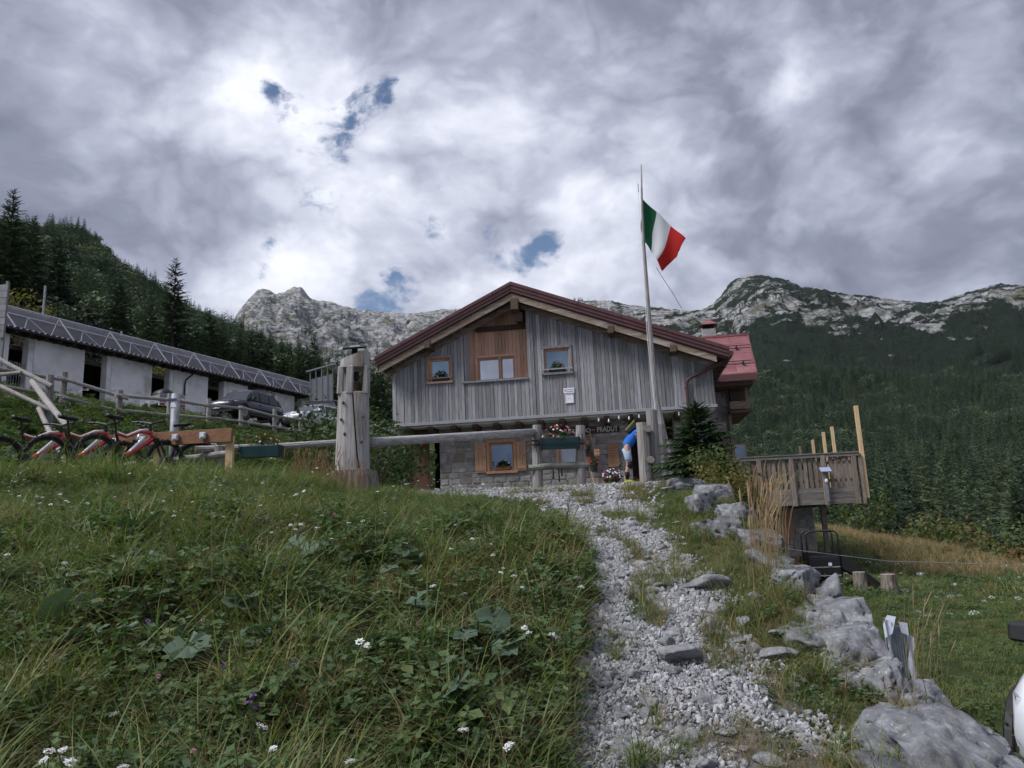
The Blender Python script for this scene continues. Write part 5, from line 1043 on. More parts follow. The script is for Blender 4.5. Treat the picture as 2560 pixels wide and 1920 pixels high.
MB().box(.80, 1.84, .61, .63, 1.5, 1.53).box(.80, 1.84, .61, .63, .3, .33).build('gate_rail', steel, gate)
# solar collector rack on the stable roof
rackt = thing('solar_rack', 'long row of aluminium framed grey solar collectors tilted up on the stable roof', 'solar rack', (-22.5, 31.5, 11.3), stable.rotation_euler.z)
alu = mat('aluminium_frame', (.52, .54, .58), (.66, .68, .72), scale=4, rough=.4, metal=.15); coll = mat('collector_back', (.36, .35, .375), (.46, .45, .475), scale=2, rough=.6, rnd=.15)
xs_ = [-2.2+2.9*k for k in range(10)]
for a, b in zip(xs_[:-1], xs_[1:]):
    MB().hexa([(a+.03, 1.75, .40), (b-.03, 1.75, .40), (b-.03, 1.28, 1.18), (a+.03, 1.28, 1.18)], [(a+.03, 1.79, .42), (b-.03, 1.79, .42), (b-.03, 1.32, 1.20), (a+.03, 1.32, 1.20)]).build('collector', coll, rackt)
    MB().beam((a, 1.2, 1.22), (b-.02, 1.2, 1.22), .05, .05).build('top_tube', alu, rackt); MB().beam((a, 1.30, .92), (b-.02, 1.30, .92), .04, .05).build('purlin', alu, rackt)
    MB().beam((a+.9, .75, .20), (a+1.35, 1.25, .90), .03, .03).build('brace', alu, rackt); MB().beam((a+1.9, .75, .20), (a+1.35, 1.25, .90), .03, .03).build('brace', alu, rackt)
for a in xs_: MB().beam((a+.35, .55, .12), (a-.05, 1.2, 1.22), .05, .06).build('strut', alu, rackt)
cr = thing('board_lean_to', 'grey boarded lean-to structure rising behind the far end of the stable', 'shed', (-13.0, 50.0, 10.2), rad(10))
for k in range(5): MB().box(-.9+k*.38, -.84+k*.38, -.04, 0, .2, 2.35+.11*k).build('post', grey_wood, cr)
for k in range(4): MB().hexa([(-.83+k*.38, 0, .2), (-.53+k*.38, 0, .2), (-.53+k*.38, .03, .2), (-.83+k*.38, .03, .2)], [(-.83+k*.38, 0, 1.75+.11*k), (-.53+k*.38, 0, 1.78+.11*k), (-.53+k*.38, .03, 1.78+.11*k), (-.83+k*.38, .03, 1.75+.11*k)]).build('panel', grey_wood, cr)
MB().beam((-1.15, -.05, 2.26), (.85, -.05, 2.84), .12, .10).build('top_beam', grey_wood, cr); MB().box(-.95, .75, .04, 1.5, -2.2, .2).build('base', grey_wood, cr)
bs = thing('weathered_board_panel', 'grey weathered board panel on a post at the left edge', 'panel', (-17.1, 24.0, gz(-17.1, 24)), 0)
for k in range(8): MB().box(-.55, .10, -.02, .02, 1.6+k*.235, 1.6+k*.235+.22).build('board', grey_wood, bs)
MB().box(-.4, -.3, .02, .10, -.4, 3.6).box(.0, .08, .02, .10, -.4, 3.6).build('post', grey_wood, bs)
nf = thing('net_fence', 'tall wire net fence on a pale steel post behind the stable roof', 'fence', (-28.4, 35.6, 10.0), stable.rotation_euler.z)
for k in range(3): MB().tube([(k*5.2, 0, -1), (k*5.2, 0, 6.1 if k == 1 else 4.6)], .06, 8).build('post', steel, nf)
for k in range(9): MB().tube([(0, 0, 2.2+k*.3), (10.4, 0, 2.2+k*.3)], .008, 4).build('wire', dark_metal, nf)
for k in range(30): MB().tube([(k*.35, 0, 2.2), (k*.35, 0, 4.6)], .006, 4).build('wire', dark_metal, nf)

# ------------------------------------------------------------------ cars and trailer
def car_paint(n, c): return mat(n, c, rough=.3, spec=.4, coat=.5)
clad_m = mat('black_car_trim', (.02, .02, .021), rough=.6); car_glass = glass('car_glass', (.012, .015, .018)); lamp_m = mat('headlight', (.55, .58, .62), rough=.1, spec=.9, coat=1); tail_m = mat('tail_light', (.35, .012, .012), rough=.15, coat=1); rim_m = mat('wheel_rim', (.30, .31, .33), rough=.35, metal=.7)
def make_car(name, label, paint, H=1.66, Lh=2.16, W=.90, wagon=False):
    o = thing(name, label, 'car'); zb = .24
    sx = [(-1, .78, .60, .95), (-.965, .95, .42, 1.0), (-.80, 1, .30, 1.02), (-.35, 1, zb, 1.0), (.15, 1, zb, .99), (.45, 1, zb, .985), (.62, .99, zb, .95), (.80, .96, .28, .90), (.93, .88, .34, .83), (1.0, .66, .45, .70)]
    secs = []
    for x, wf, z0, z1 in sx:
        w_ = W*wf; z1 = z1*(1 if not wagon else .94); zm = z0+(z1-z0)*.5
        secs.append([(x*Lh, y, z) for y, z in ((-w_*.86, z0), (-w_*.98, z0+.10), (-w_, zm), (-w_*.97, z1-.10), (-w_*.88, z1), (0, z1+.035), (w_*.88, z1), (w_*.97, z1-.10), (w_, zm), (w_*.98, z0+.10), (w_*.86, z0))])
    MB().loft(secs).build('body', paint, o, smooth=True)
    zt = .97 if not wagon else .92
    cab = [(-.97, .74, zt, zt+.02), (-.93, .78, zt, H*.80), (-.80, .80, zt, H*.965), (-.45, .81, zt, H), (-.05, .81, zt, H), (.12, .80, zt, H*.965), (.30, .82, zt, H*.80), (.50, .84, zt-.01, zt+.015)]
    secs = []
    for x, wf, z0, z1 in cab:
        wb, wt = W*wf*1.13, W*wf*(.92 if z1 > zt+.1 else 1.1); q = max(z1-z0, .02)
        secs.append([(x*Lh, y, z) for y, z in ((-wb, z0), (-wb+(wb-wt)*.7, z0+q*.72), (-wt*.93, z0+q*.95), (-wt*.6, z1), (wt*.6, z1), (wt*.93, z0+q*.95), (wb-(wb-wt)*.7, z0+q*.72), (wb, z0))])
    MB().loft(secs).build('cabin', paint, o, smooth=True)
    for sg_ in (-1, 1):
        yb, yt = sg_*(W*.81*1.13+.006), sg_*(W*.81*.98+.004); za, zc = zt+.06, zt+(H-zt)*.78
        for (x0, x1, x2, x3) in ((.36, .02, .02, .20), (-.02, -.36, -.35, -.02), (-.40, -.76, -.66, -.39)):
            MB().add([(x0*Lh, yb, za), (x1*Lh, yb, za), (x2*Lh, yt, zc), (x3*Lh, yt, zc)], [(0, 1, 2, 3)]).build('side_window', car_glass, o, fix=False)
        MB().tube([(-.78*Lh, sg_*W*.66, H*.985), (-.6*Lh, sg_*W*.66, H+.045), (-.1*Lh, sg_*W*.66, H+.05), (.1*Lh, sg_*W*.66, H*.99)], .02, 6).build('roof_rail', clad_m if not wagon else silver, o)
        MB().hexa([(.30*Lh, sg_*W*.98, zt+.04), (.38*Lh, sg_*W*.98, zt+.04), (.38*Lh, sg_*(W+.15), zt+.06), (.30*Lh, sg_*(W+.15), zt+.06)], [(.30*Lh, sg_*W*.98, zt+.20), (.37*Lh, sg_*W*.98, zt+.19), (.37*Lh, sg_*(W+.14), zt+.20), (.30*Lh, sg_*(W+.14), zt+.20)]).build('mirror', clad_m if not wagon else paint, o, bevel=.02)
        MB().hexa([(.90*Lh, sg_*W*.52, .66), (.985*Lh, sg_*W*.52, .66), (.91*Lh, sg_*W*.86, .68), (.82*Lh, sg_*W*.92, .68)], [(.90*Lh, sg_*W*.52, .80), (.955*Lh, sg_*W*.52, .80), (.90*Lh, sg_*W*.85, .82), (.80*Lh, sg_*W*.925, .82)]).build('headlight', lamp_m, o)
        MB().box(-.985*Lh, -.95*Lh, sg_*W*.72-.07, sg_*W*.72+.07, .72, .95).build('tail_light', tail_m, o)
        for x in (-.60*Lh, .63*Lh):
            wn_ = group_node('wheel', o); y = sg_*(W-.10)
            MB().tube([(x, y-.11, .34), (x, y-.09, .34), (x, y+.09, .34), (x, y+.11, .34)], [.30, .34, .34, .30], 26).build('tyre', tyre_m, wn_); c = y+sg_*.112
            MB().disc((x, c, .34), .235, (0, 1, 0), .012, 22).build('rim', rim_m, wn_)
            for k in range(5): a = k*1.257; MB().beam((x, c+sg_*.01, .34), (x+.2*math.cos(a), c+sg_*.01, .34+.2*math.sin(a)), .05, .02, (0, 1, 0)).build('spoke', rim_m, wn_)
            m = MB(); m.tube([(x+.41*math.cos(a), sg_*(W-.01), .34+.41*math.sin(a)) for a in [math.pi*k/12 for k in range(-1, 14)]], .045, 6); m.build('wheel_arch', clad_m, o)
            MB().disc((x, sg_*(W-.045), .34), .39, (0, 1, 0), .10, 24).build('arch_liner', black_m, o)
        MB().box(-.45*Lh, .45*Lh, sg_*W*.985-.03, sg_*W*.985+.02, .24, .36).build('sill', clad_m, o)
        MB().box(.0*Lh, .06*Lh, sg_*W*1.0-.01, sg_*W*1.0+.02, .80, .83).build('door_handle', paint, o)
    MB().add([(.495*Lh, -W*.84, zt+.02), (.495*Lh, W*.84, zt+.02), (.165*Lh, W*.68, H*.935), (.165*Lh, -W*.68, H*.935)], [(0, 1, 2, 3)]).build('windscreen', car_glass, o, fix=False).location.x = .03
    MB().add([(-.965*Lh, W*.72, zt+.08), (-.965*Lh, -W*.72, zt+.08), (-.83*Lh, -W*.66, H*.92), (-.83*Lh, W*.66, H*.92)], [(0, 1, 2, 3)]).build('rear_window', car_glass, o, fix=False).location.x = -.03
    MB().box(.95*Lh, .995*Lh, -W*.50, W*.50, .62, .74).build('grille', clad_m, o, bevel=.01); MB().box(.90*Lh, .985*Lh, -W*.80, W*.80, .28, .46).build('front_bumper', clad_m, o, bevel=.02); MB().box(.985*Lh, 1.005*Lh, -.26, .26, .46, .57).build('number_plate', white_sign, o); MB().box(-1.0*Lh, -.93*Lh, -W*.85, W*.85, .30, .50).build('rear_bumper', clad_m, o, bevel=.02); MB().ball((1.0*Lh, 0, .68), (.015, .06, .05), 8, 6).build('badge', silver, o)
    return o
def heading(o, x, y, az, dz_=0): o.location = (x, y, gz(x, y)+dz_); o.rotation_euler.z = math.pi/2-rad(az)
suv = make_car('parked_car', 'dark blue black SUV parked in front of the stable behind the log fence', car_paint('dark_blue_paint', (.012, .015, .028))); heading(suv, -13.2, 36.0, 194)
est = make_car('parked_car', 'white estate car parked beyond the dark SUV near the trunk lantern', car_paint('white_car_paint', (.62, .65, .70)), H=1.50, Lh=2.25, wagon=True); heading(est, -11.8, 43.4, 202, .02)
jeep = make_car('parked_car', 'white off-road car with black mirror cut off by the right edge', car_paint('white_car_paint_b', (.66, .68, .72)), H=1.72, Lh=2.05); heading(jeep, 5.21, 6.07, 227)
tl_ = thing('box_trailer', 'small galvanised utility trailer with red tail lights behind the fence', 'trailer', (-15.9, 34.0, gz(-15.9, 34)), rad(52))
MB().box(-.60, .60, .0, .04, .50, .96).box(-.60, -.56, .04, 1.9, .50, .90).box(.56, .60, .04, 1.9, .50, .90).box(-.56, .56, 1.86, 1.9, .50, .90).box(-.58, .58, .04, 1.86, .48, .52).build('box', steel, tl_)
MB().box(-.64, .64, -.05, -.01, .36, .50).build('light_bar', white_sign, tl_); MB().box(-.60, -.36, -.07, -.05, .38, .48).build('tail_light', tail_m, tl_); MB().box(.36, .60, -.07, -.05, .38, .48).build('tail_light', tail_m, tl_); MB().box(-.2, .2, -.065, -.05, .38, .48).build('number_plate', white_sign, tl_)
for x in (-.72, .72): MB().tube([(x-.08, 1.0, .28), (x+.08, 1.0, .28)], .28, 18).build('wheel', tyre_m, tl_); MB().tube([(x, 1.0+.34*math.cos(a), .28+.34*math.sin(a)) for a in [math.pi*k/8 for k in range(9)]], .05, 6).build('mudguard', steel, tl_)
MB().beam((.4, 1.9, .46), (0, 3.1, .46), .08, .08).beam((-.4, 1.9, .46), (0, 3.1, .46), .08, .08).build('drawbar', steel, tl_); MB().loft([[(.05+.42*math.cos(a)*k, y, .92+.42*math.sin(a)*k) for a in [math.pi*q/8 for q in range(9)]] for y, k in ((.5, .5), (.7, 1), (1.3, 1), (1.6, .6))]).build('spare_cover', black_m, tl_, smooth=True)

# ------------------------------------------------------------------ hiker bending over by the entrance
def skin_body(name, verts, edges, radii, m, parent, root=0, sub=2):
    me = bpy.data.meshes.new(name); me.from_pydata(verts, edges, []); o = link(name, me, parent)
    md = o.modifiers.new('skin', 'SKIN'); md.use_smooth_shade = True; md.branch_smoothing = .4
    for i, rr_ in enumerate(radii): me.skin_vertices[0].data[i].radius = rr_ if hasattr(rr_, '__len__') else (rr_, rr_)
    me.skin_vertices[0].data[root].use_root = True
    sb = o.modifiers.new('sub', 'SUBSURF'); sb.levels = sub; sb.render_levels = sub; me.materials.append(m)
    dg = bpy.context.evaluated_depsgraph_get(); ev = bpy.data.meshes.new_from_object(o.evaluated_get(dg)); o.modifiers.clear(); o.data = ev
    ev.materials.clear(); ev.materials.append(m); ev.polygons.foreach_set('use_smooth', [True]*len(ev.polygons)); return o
pz_ = gz(2.62, 19.9)
pers = thing('person', 'hiker in blue jacket and pale blue shorts bending forward behind the gate posts', 'person', (2.98, 19.7, 2.52), rad(-8))
skin = mat('skin', (.45, .26, .20), (.52, .32, .25), scale=8, rough=.6); cloth_b = mat('blue_jacket', (.018, .12, .48), (.03, .17, .58), scale=4, rough=.8, bump=.3, bscale=9); cloth_s = mat('pale_blue_shorts', (.28, .36, .48), (.36, .45, .58), scale=4, rough=.85, bump=.3, bscale=10); helm = mat('black_helmet', (.02, .02, .022), rough=.4); lime = mat('lime_yellow', (.42, .50, .07), rough=.5); cloth_k = mat('black_knee_pad', (.015, .015, .017), rough=.7)
# x is the direction he bends to
bv = [(0, 0, .98), (.10, 0, 1.13), (.24, 0, 1.27), (.36, 0, 1.36), (.46, 0, 1.42), (.56, 0, 1.44), (.66, 0, 1.44),
      (.33, .17, 1.33), (.42, .22, 1.08), (.52, .20, .84), (.55, .19, .76), (.33, -.17, 1.33), (.42, -.22, 1.08), (.52, -.20, .84), (.55, -.19, .76),
      (-.01, .10, .92), (.05, .11, .52), (-.04, .11, .12), (-.03, .11, .06), (.10, .12, .04), (.18, .12, .035), (-.01, -.10, .92), (.02, -.12, .52), (-.09, -.12, .12), (-.08, -.12, .06), (.05, -.13, .04), (.13, -.13, .035)]
be = [(0, 1), (1, 2), (2, 3), (3, 4), (4, 5), (5, 6), (3, 7), (7, 8), (8, 9), (9, 10), (3, 11), (11, 12), (12, 13), (13, 14), (0, 15), (15, 16), (16, 17), (17, 18), (18, 19), (19, 20), (0, 21), (21, 22), (22, 23), (23, 24), (24, 25), (25, 26)]
br = [.13, .125, .13, .12, .06, .09, .085, .065, .048, .036, .03, .065, .048, .036, .03, .085, .058, .04, .042, .038, .028, .085, .058, .04, .042, .038, .028]
skin_body('body', bv, be, br, skin, pers)
jv = [(-.05, 0, .93), (.10, 0, 1.14), (.24, 0, 1.28), (.36, 0, 1.37), (.42, 0, 1.40), (.33, .18, 1.33), (.42, .23, 1.08), (.51, .21, .86), (.33, -.18, 1.33), (.42, -.23, 1.08), (.51, -.21, .86)]
skin_body('jacket', jv, [(0, 1), (1, 2), (2, 3), (3, 4), (3, 5), (5, 6), (6, 7), (3, 8), (8, 9), (9, 10)], [(.17, .16), (.165, .15), (.165, .15), (.145, .13), .08, .082, .066, .052, .082, .066, .052], cloth_b, pers)
skin_body('shorts', [(-.02, 0, 1.00), (-.02, 0, .92), (-.01, .10, .88), (.03, .11, .70), (.05, .11, .55), (-.01, -.10, .88), (.01, -.12, .70), (.02, -.12, .55)], [(0, 1), (1, 2), (2, 3), (3, 4), (1, 5), (5, 6), (6, 7)], [.165, .16, .115, .10, .09, .115, .10, .09], cloth_s, pers)
for y, dx_ in ((.11, .05), (-.12, .02)):
    MB().tube([(dx_+.01, y, .56), (dx_+.02, y, .48), (dx_-.01, y, .42)], [.068, .074, .062], 10).build('knee_pad', cloth_k, pers, smooth=True); MB().tube([(dx_-.06, y, .30), (dx_-.085, y, .12)], [.058, .05], 10).build('sock', cloth_k, pers, smooth=True)
    MB().loft([[(dx_-.14+x, y+s*wd, z) for s, z in ((-1, .0), (-1, h*.6), (-.5, h), (.5, h), (1, h*.6), (1, 0))] for x, wd, h in ((0, .03, .07), (.05, .045, .10), (.15, .05, .085), (.24, .045, .055), (.28, .02, .04))]).build('shoe', lime, pers, smooth=True)
MB().ball((.63, 0, 1.49), (.15, .11, .10), 14, 8).build('helmet', helm, pers, smooth=True)
for y in (-.05, 0, .05): MB().tube([(.50, y, 1.50), (.60, y*1.1, 1.595), (.74, y, 1.55)], .016, 6).build('helmet_stripe', lime, pers)
MB().hexa([(.08, -.12, 1.30), (.34, -.12, 1.50), (.34, .12, 1.50), (.08, .12, 1.30)], [(.0, -.10, 1.40), (.26, -.10, 1.66), (.26, .10, 1.66), (.0, .10, 1.40)]).build('backpack', helm, pers, bevel=.03)
for y in (-.07, .05): MB().beam((.0, y, 1.42), (.25, y, 1.675), .02, .012).build('backpack_stripe', lime, pers)

# ------------------------------------------------------------------ single trees
TREES = [(-53.4, 75.0, 20.0, 19.5), (-53.2, 70.0, 18.6, 17.6), (-55.6, 82.0, 22.4, 17.1), (-60.8, 95.0, 26.7, 16.0), (-35.8, 76.0, 15.4, 15.8), (-38.6, 92.0, 18.3, 12.1), (-38.7, 96.0, 18.9, 11.2), (-37.0, 98.0, 18.8, 10.3), (-33.3, 92.0, 17.0, 10.7), (-33.2, 95.0, 17.3, 10.8), (-32.9, 98.0, 17.6, 10.4), (-29.3, 92.0, 15.8, 10.1), (-29.5, 96.0, 16.3, 10.2), (-26.5, 90.0, 14.8, 10.0), (-26.7, 94.0, 15.3, 10.5), (-22.6, 90.0, 14.0, 8.4), (-15.3, 80.0, 11.9, 6.8), (-15.2, 84.0, 12.3, 7.6), (-36.9, 84.0, 16.9, 9.8), (-40.2, 80.0, 17.4, 10.9), (-46.7, 85.0, 20.2, 12.7), (-25.9, 96.0, 15.4, 9.8)]
SOLO = {0: 'tallest dark spruce at the far left standing clear above the hill', 1: 'dark spruce cut off by the left edge beside the tallest one', 2: 'second spruce tip right of the tallest dark spruce at far left', 4: 'tall lone spruce rising above the stable roof against the clouds', 5: 'slim spruce right of the tall lone spruce on the hill edge', 16: 'small dark spruce between trunk lantern and hut', 17: 'dark spruce just left of the hut roof, behind the fence'}
ORD = sorted((i for i in range(len(TREES)) if i not in SOLO), key=lambda i: TREES[i][0]/TREES[i][1])
WORD = ['first', 'second', 'third', 'fourth', 'fifth', 'sixth', 'seventh', 'eighth', 'ninth', 'tenth', 'eleventh', 'twelfth', 'thirteenth', 'fourteenth', 'fifteenth']
for i, (x, y, z, h) in enumerate(TREES):
    conifer('spruce_tree', SOLO.get(i) or WORD[ORD.index(i)]+' dark spruce from the left in the row behind the stable', x, y, z-.5, h+.5, h*(.17 if i == 4 else .21 if h > 15 else .24), 100+i, whorls=38 if h > 14 else 30, nb=8, tw=6, group=None if i in SOLO else 'spruces behind the stable', bottom=.04, sharp=.75 if i == 4 else .85)
RT = [(27.7, 58, 3.4, 'dark spruce at the edge of the meadow below the deck'), (31.2, 62, 1.9, 'dark spruce right of the deck at the meadow edge'), (36.9, 70, .8, 'spruce behind the bushes on the meadow edge'), (43.9, 75, .6, 'dark spruce beyond the middle of the meadow edge'), (37.3, 60, .35, 'low spruce beyond the right part of the meadow edge'), (26.3, 60, 1.8, 'dark spruce just right of the deck corner below its floor'), (24.0, 66, 3.6, 'dark spruce directly under the outer end of the deck'), (46, 66, 1.2, 'broad dark spruce far right beyond the meadow')]
for i, (x, y, zt_, lb) in enumerate(RT):
    z0 = min(gz(x, y), zt_-9); conifer('spruce_tree', lb, x, y, z0, zt_-z0, (zt_-z0)*.22, 200+i, whorls=32, nb=8, tw=6, bottom=.03)
def broad_tree(name, label, x, y, z, h, w_, seed, m, n=900, sz=.12, cat='tree', group=None):
    o = thing(name, label, cat, (x, y, z), 0, group); r = random.Random(seed)
    t = MB().tube([(0, 0, -.2), (.03*h, 0, h*.3), (0, .02*h, h*.75)], [h*.03+.01, h*.02+.008, .008], 6)
    for k in range(6): a = k*1.1; t.tube([(0, 0, h*(.15+.06*k)), (math.cos(a)*w_*.35, math.sin(a)*w_*.35, h*(.45+.08*k))], [h*.012+.004, .004], 5)
    t.build('trunk', bark, o); link('crown', crown_mesh('crown', leafy_crown(blobset(h, w_, 8, seed), n, sz, seed, hollow=.25), m), o); return o
yellow_leaf = leafmat('yellowing_leaves', [(0, (.075, .070, .020)), (.5, (.13, .115, .032)), (1, (.21, .17, .05))], trans=.35, rndv=.7, attr='c')
olive_leaf = leafmat('olive_leaves', [(0, (.045, .065, .022)), (.5, (.085, .11, .036)), (1, (.14, .15, .052))], trans=.35, rndv=.7, attr='c')
dark_leaf = leafmat('dark_leaves', [(0, (.024, .042, .017)), (.5, (.046, .074, .028)), (1, (.08, .108, .04))], trans=.3, rndv=.7, attr='c')
rust_leaf = leafmat('rusty_leaves', [(0, (.085, .055, .020)), (.5, (.15, .095, .03)), (1, (.22, .14, .045))], trans=.35, rndv=.7, attr='c')
for (x, y, h, w_, m, lb, n) in ((28.0, 50.5, 6.0, 5.0, rust_leaf, 'yellow brown broadleaf tree at the edge of the meadow', 1500), (30.2, 45.5, 5.6, 5.5, olive_leaf, 'olive green bushy tree at the right edge above the meadow', 1800), (20.5, 44.5, 3.4, 3.0, olive_leaf, 'pale green shrub on the crest of the meadow below the deck', 900), (23.0, 42, 3.0, 2.6, olive_leaf, 'loose green shrub on the meadow crest right of the pale one', 800), (24.5, 36, 2.6, 2.6, rust_leaf, 'rusty shrub low on the right meadow edge', 800), (22.0, 30, 2.4, 3.0, dark_leaf, 'dark leafy shrub on the far right meadow edge', 900), (18.6, 24.5, 2.2, 2.6, olive_leaf, 'leafy shrub nearest on the right meadow edge', 900)):
    broad_tree('meadow_shrub' if h < 4 else 'broadleaf_tree', lb, x, y, gz(x, y)-.1, h, w_, int(x*10), m, n, .13, 'shrub' if h < 4 else 'tree')
broad_tree('yellow_bush', 'yellow green bush between the stable roof and the dark trees at far left', -31.0, 45, 12.2, 5.4, 3.6, 71, yellow_leaf, 1500, .14, 'shrub')
broad_tree('yellow_bush', 'small yellow green bush above the middle of the stable roof', -26.0, 56, 11.0, 4.6, 3.2, 72, yellow_leaf, 1200, .13, 'shrub')
for (x, y, h, w_, m, n, sz, lb) in ((-2.9, 15.6, 1.25, 1.7, dark_leaf, 1700, .055, 'dense dark green bush between trunk lantern and cellar door'), (-3.2, 17.8, 1.3, 1.3, dark_leaf, 1400, .055, 'dark green bush behind the trunk lantern'), (-4.6, 20.5, 2.4, 2.6, dark_leaf, 1900, .07, 'tall dark bush under the left corner of the hut roof'), (2.98, 10.6, .60, .75, yellow_leaf, 900, .030, 'yellow green shrub growing out between the boulders below the young spruce'), (3.35, 10.9, .75, .85, olive_leaf, 1000, .032, 'olive shrub hanging over the wall beside the deck'), (3.0, 11.4, .5, .6, olive_leaf, 600, .03, 'small olive shrub at the foot of the young spruce'),
        (3.15, 8.0, .85, .75, rust_leaf, 900, .030, 'rust yellow bush below the boulder wall in front of the black ramp'), (3.8, 10.2, 1.0, .9, rust_leaf, 900, .034, 'rust yellow bush nearest the brick stack'), (3.2, 6.6, .6, .65, olive_leaf, 700, .026, 'olive weeds below the long slab of the boulder wall'), (3.35, 5.4, .5, .8, dark_leaf, 800, .024, 'leafy weeds at the lower right corner beside the big boulder')):
    o = thing('shrub', lb, 'shrub', (x, y, gz(x, y)-.03), random.random()*6); r = random.Random(int(x*100)); t = MB()
    for k in range(14): a = r.random()*6.28; q = w_*.45*r.random(); t.tube([(0, 0, 0), (math.cos(a)*q*.5, math.sin(a)*q*.5, h*.45), (math.cos(a)*q, math.sin(a)*q, h*(.6+.4*r.random()))], [.012, .008, .003], 4)
    t.build('stems', bark, o); link('foliage', crown_mesh('foliage', leafy_crown(blobset(h, w_, 9, int(x*77)), n, sz, int(y*31), hollow=.2), m), o)
# young spruce by the flagpole: fine twigs
ysp = leafmat('young_spruce_needles', [(0, (.020, .040, .018)), (.5, (.036, .066, .026)), (1, (.075, .105, .042))], trans=.15, rndv=.85, attr='c')
o = thing('young_spruce', 'young green spruce growing beside the path at the foot of the flagpole', 'tree', (3.22, 13.0, 2.10)); MB().tube([(0, 0, -.1), (0, 0, .8), (.02, 0, 1.52)], [.035, .02, .004], 6).build('trunk', bark, o)
link('crown', crown_mesh('crown', spruce_crown(1.50, .82, 17, 10, 16, 301, bottom=.02, droop=.12, sharp=.7, twl=.30, irr=.3), ysp), o)

# ------------------------------------------------------------------ rocks
from mathutils import noise as mnoise
rock_m = bpy.data.materials.new('limestone_rock'); rock_m.use_nodes = True; t = NT(rock_m.node_tree); p = t.n['Principled BSDF']
co = t.new('ShaderNodeTexCoord').outputs['Object']; oi = t.new('ShaderNodeObjectInfo').outputs['Random']; co = t.vmath('ADD', co, t.vmath('SCALE', (31., 17., 23.), scale=oi))
c = t.ramp(t.noise(co, 9, 9, .68), [(.30, (.085, .088, .098)), (.5, (.175, .178, .19)), (.66, (.30, .30, .31))])
c = t.mix(t.smooth(t.noise(co, 4, 5, .6), .54, .64), c, (.11, .11, .115)); c = t.mix(t.smooth(t.noise(co, 26, 6, .6), .60, .72), c, (.38, .378, .38)); c = t.mix(t.smooth(t.noise(t.vmath('ADD', co, (5, 5, 5)), 2.6, 6, .65), .58, .66), c, (.10, .10, .085))
hs = t.new('ShaderNodeHueSaturation'); t.put(hs.inputs['Color'], c); t.put(hs.inputs['Value'], t.math('MULTIPLY_ADD', oi, .45, .80)); t.put(p.inputs['Base Color'], hs.outputs[0]); p.inputs['Roughness'].default_value = .88; p.inputs['Specular IOR Level'].default_value = .25
b = t.new('ShaderNodeBump'); b.inputs['Strength'].default_value = .7; b.inputs['Distance'].default_value = .02; t.put(b.inputs['Height'], t.noise(co, 22, 9, .72)); t.l.new(b.outputs[0], p.inputs['Normal'])
def rock_mesh(name, seed, dims, sub=2, cuts=9, rough=.10, m=None):
    m = m or rock_m
    r = random.Random(seed); bm = bmesh.new(); bmesh.ops.create_icosphere(bm, subdivisions=sub, radius=1)
    planes = [(Vector((r.gauss(0, 1), r.gauss(0, 1), r.gauss(0, .8))).normalized(), r.uniform(.42, .80)) for _ in range(cuts)]+([(Vector((r.gauss(0, .18), r.gauss(0, .18), 1)).normalized(), r.uniform(.40, .6))] if sub > 4 else [])
    for v in bm.verts:
        q = v.co.copy()
        for n, d in planes:
            e = q.dot(n)-d
            if e > 0: q -= n*e*.97
        f = mnoise.fractal(q*2.2+Vector((seed*3.1, 0, 0)), .9, 2.1, 5)*rough+(mnoise.fractal(q*7+Vector((seed, 5, 0)), .9, 2.1, 3)*rough*.35 if sub > 2 else 0)
        if sub > 4:
            cr_ = abs(mnoise.noise(Vector((q.x*2.6+seed, q.y*2.6, q.z*4.5)))); f -= .10*max(0, 1-cr_/.07)+.02*max(0, 1-abs(mnoise.noise(q*9+Vector((seed, 0, 3))))/.12)
        q += q.normalized()*f; v.co = Vector((q.x*dims[0]/1.5, q.y*dims[1]/1.5, q.z*dims[2]/1.5))
    me = bpy.data.meshes.new(name); bm.to_mesh(me); bm.free(); me.materials.append(m)
    if sub > 2: me.polygons.foreach_set('use_smooth', [True]*len(me.polygons)); 
    return me
BOULD = [((1.58, 3.05, .62), (.46, .36, .32), .1, 'largest pale boulder at the lower right end of the boulder wall'), ((1.30, 2.92, .63), (.34, .26, .14), .3, 'flat stone lying left of the largest boulder at the bottom edge'), ((1.68, 3.52, .73), (.27, .30, .20), 1.0, 'small boulder just above the largest one in the wall'), ((1.64, 3.95, .84), (.42, .42, .28), .4, 'rugged grey boulder below the long slab, cracked on top'), ((1.76, 4.65, .90), (.42, .82, .36), .18, 'long sloping slab in the middle of the boulder wall'), ((1.86, 5.65, 1.13), (.34, .62, .36), .22, 'jagged pitted boulder behind the tall dry grass'), ((1.84, 6.70, 1.43), (.44, .75, .34), .15, 'pale pointed boulder halfway up the wall'), ((1.98, 7.85, 1.69), (.42, .80, .32), .3, 'flat topped boulder near the top of the wall'), ((2.16, 9.2, 1.93), (.45, .5, .22), .5, 'low grey boulder at the top of the wall nearest the posts'), ((2.02, 6.1, 1.10), (.3, .45, .4), .4, 'grey stone wedged in the wall between pitted and pointed boulders'), ((1.95, 5.1, .80), (.3, .45, .5), .2, 'block set low in the wall behind the slab')]
rr_ = random.Random(3)
for k, (y, lb) in enumerate(((3.28, 'low grey stone between the largest boulder and the small one'), (3.74, 'low stone between small and rugged boulder'), (4.25, 'narrow grey stone above the rugged boulder'), (5.2, 'weathered stone at the upper end of the long slab'), (6.15, 'flat stone just above the pitted boulder'), (7.25, 'elongated grey stone above the pale pointed boulder'), (8.5, 'flat grey stone just below the topmost boulder'))):
    x = float(np.interp(y, EDGE_Y, EDGE_X))-.12; BOULD.append(((x, y, gz(x-.2, y)-.06), (.34+.08*rr_.random(), .55, .26), .2+.2*rr_.random(), lb))
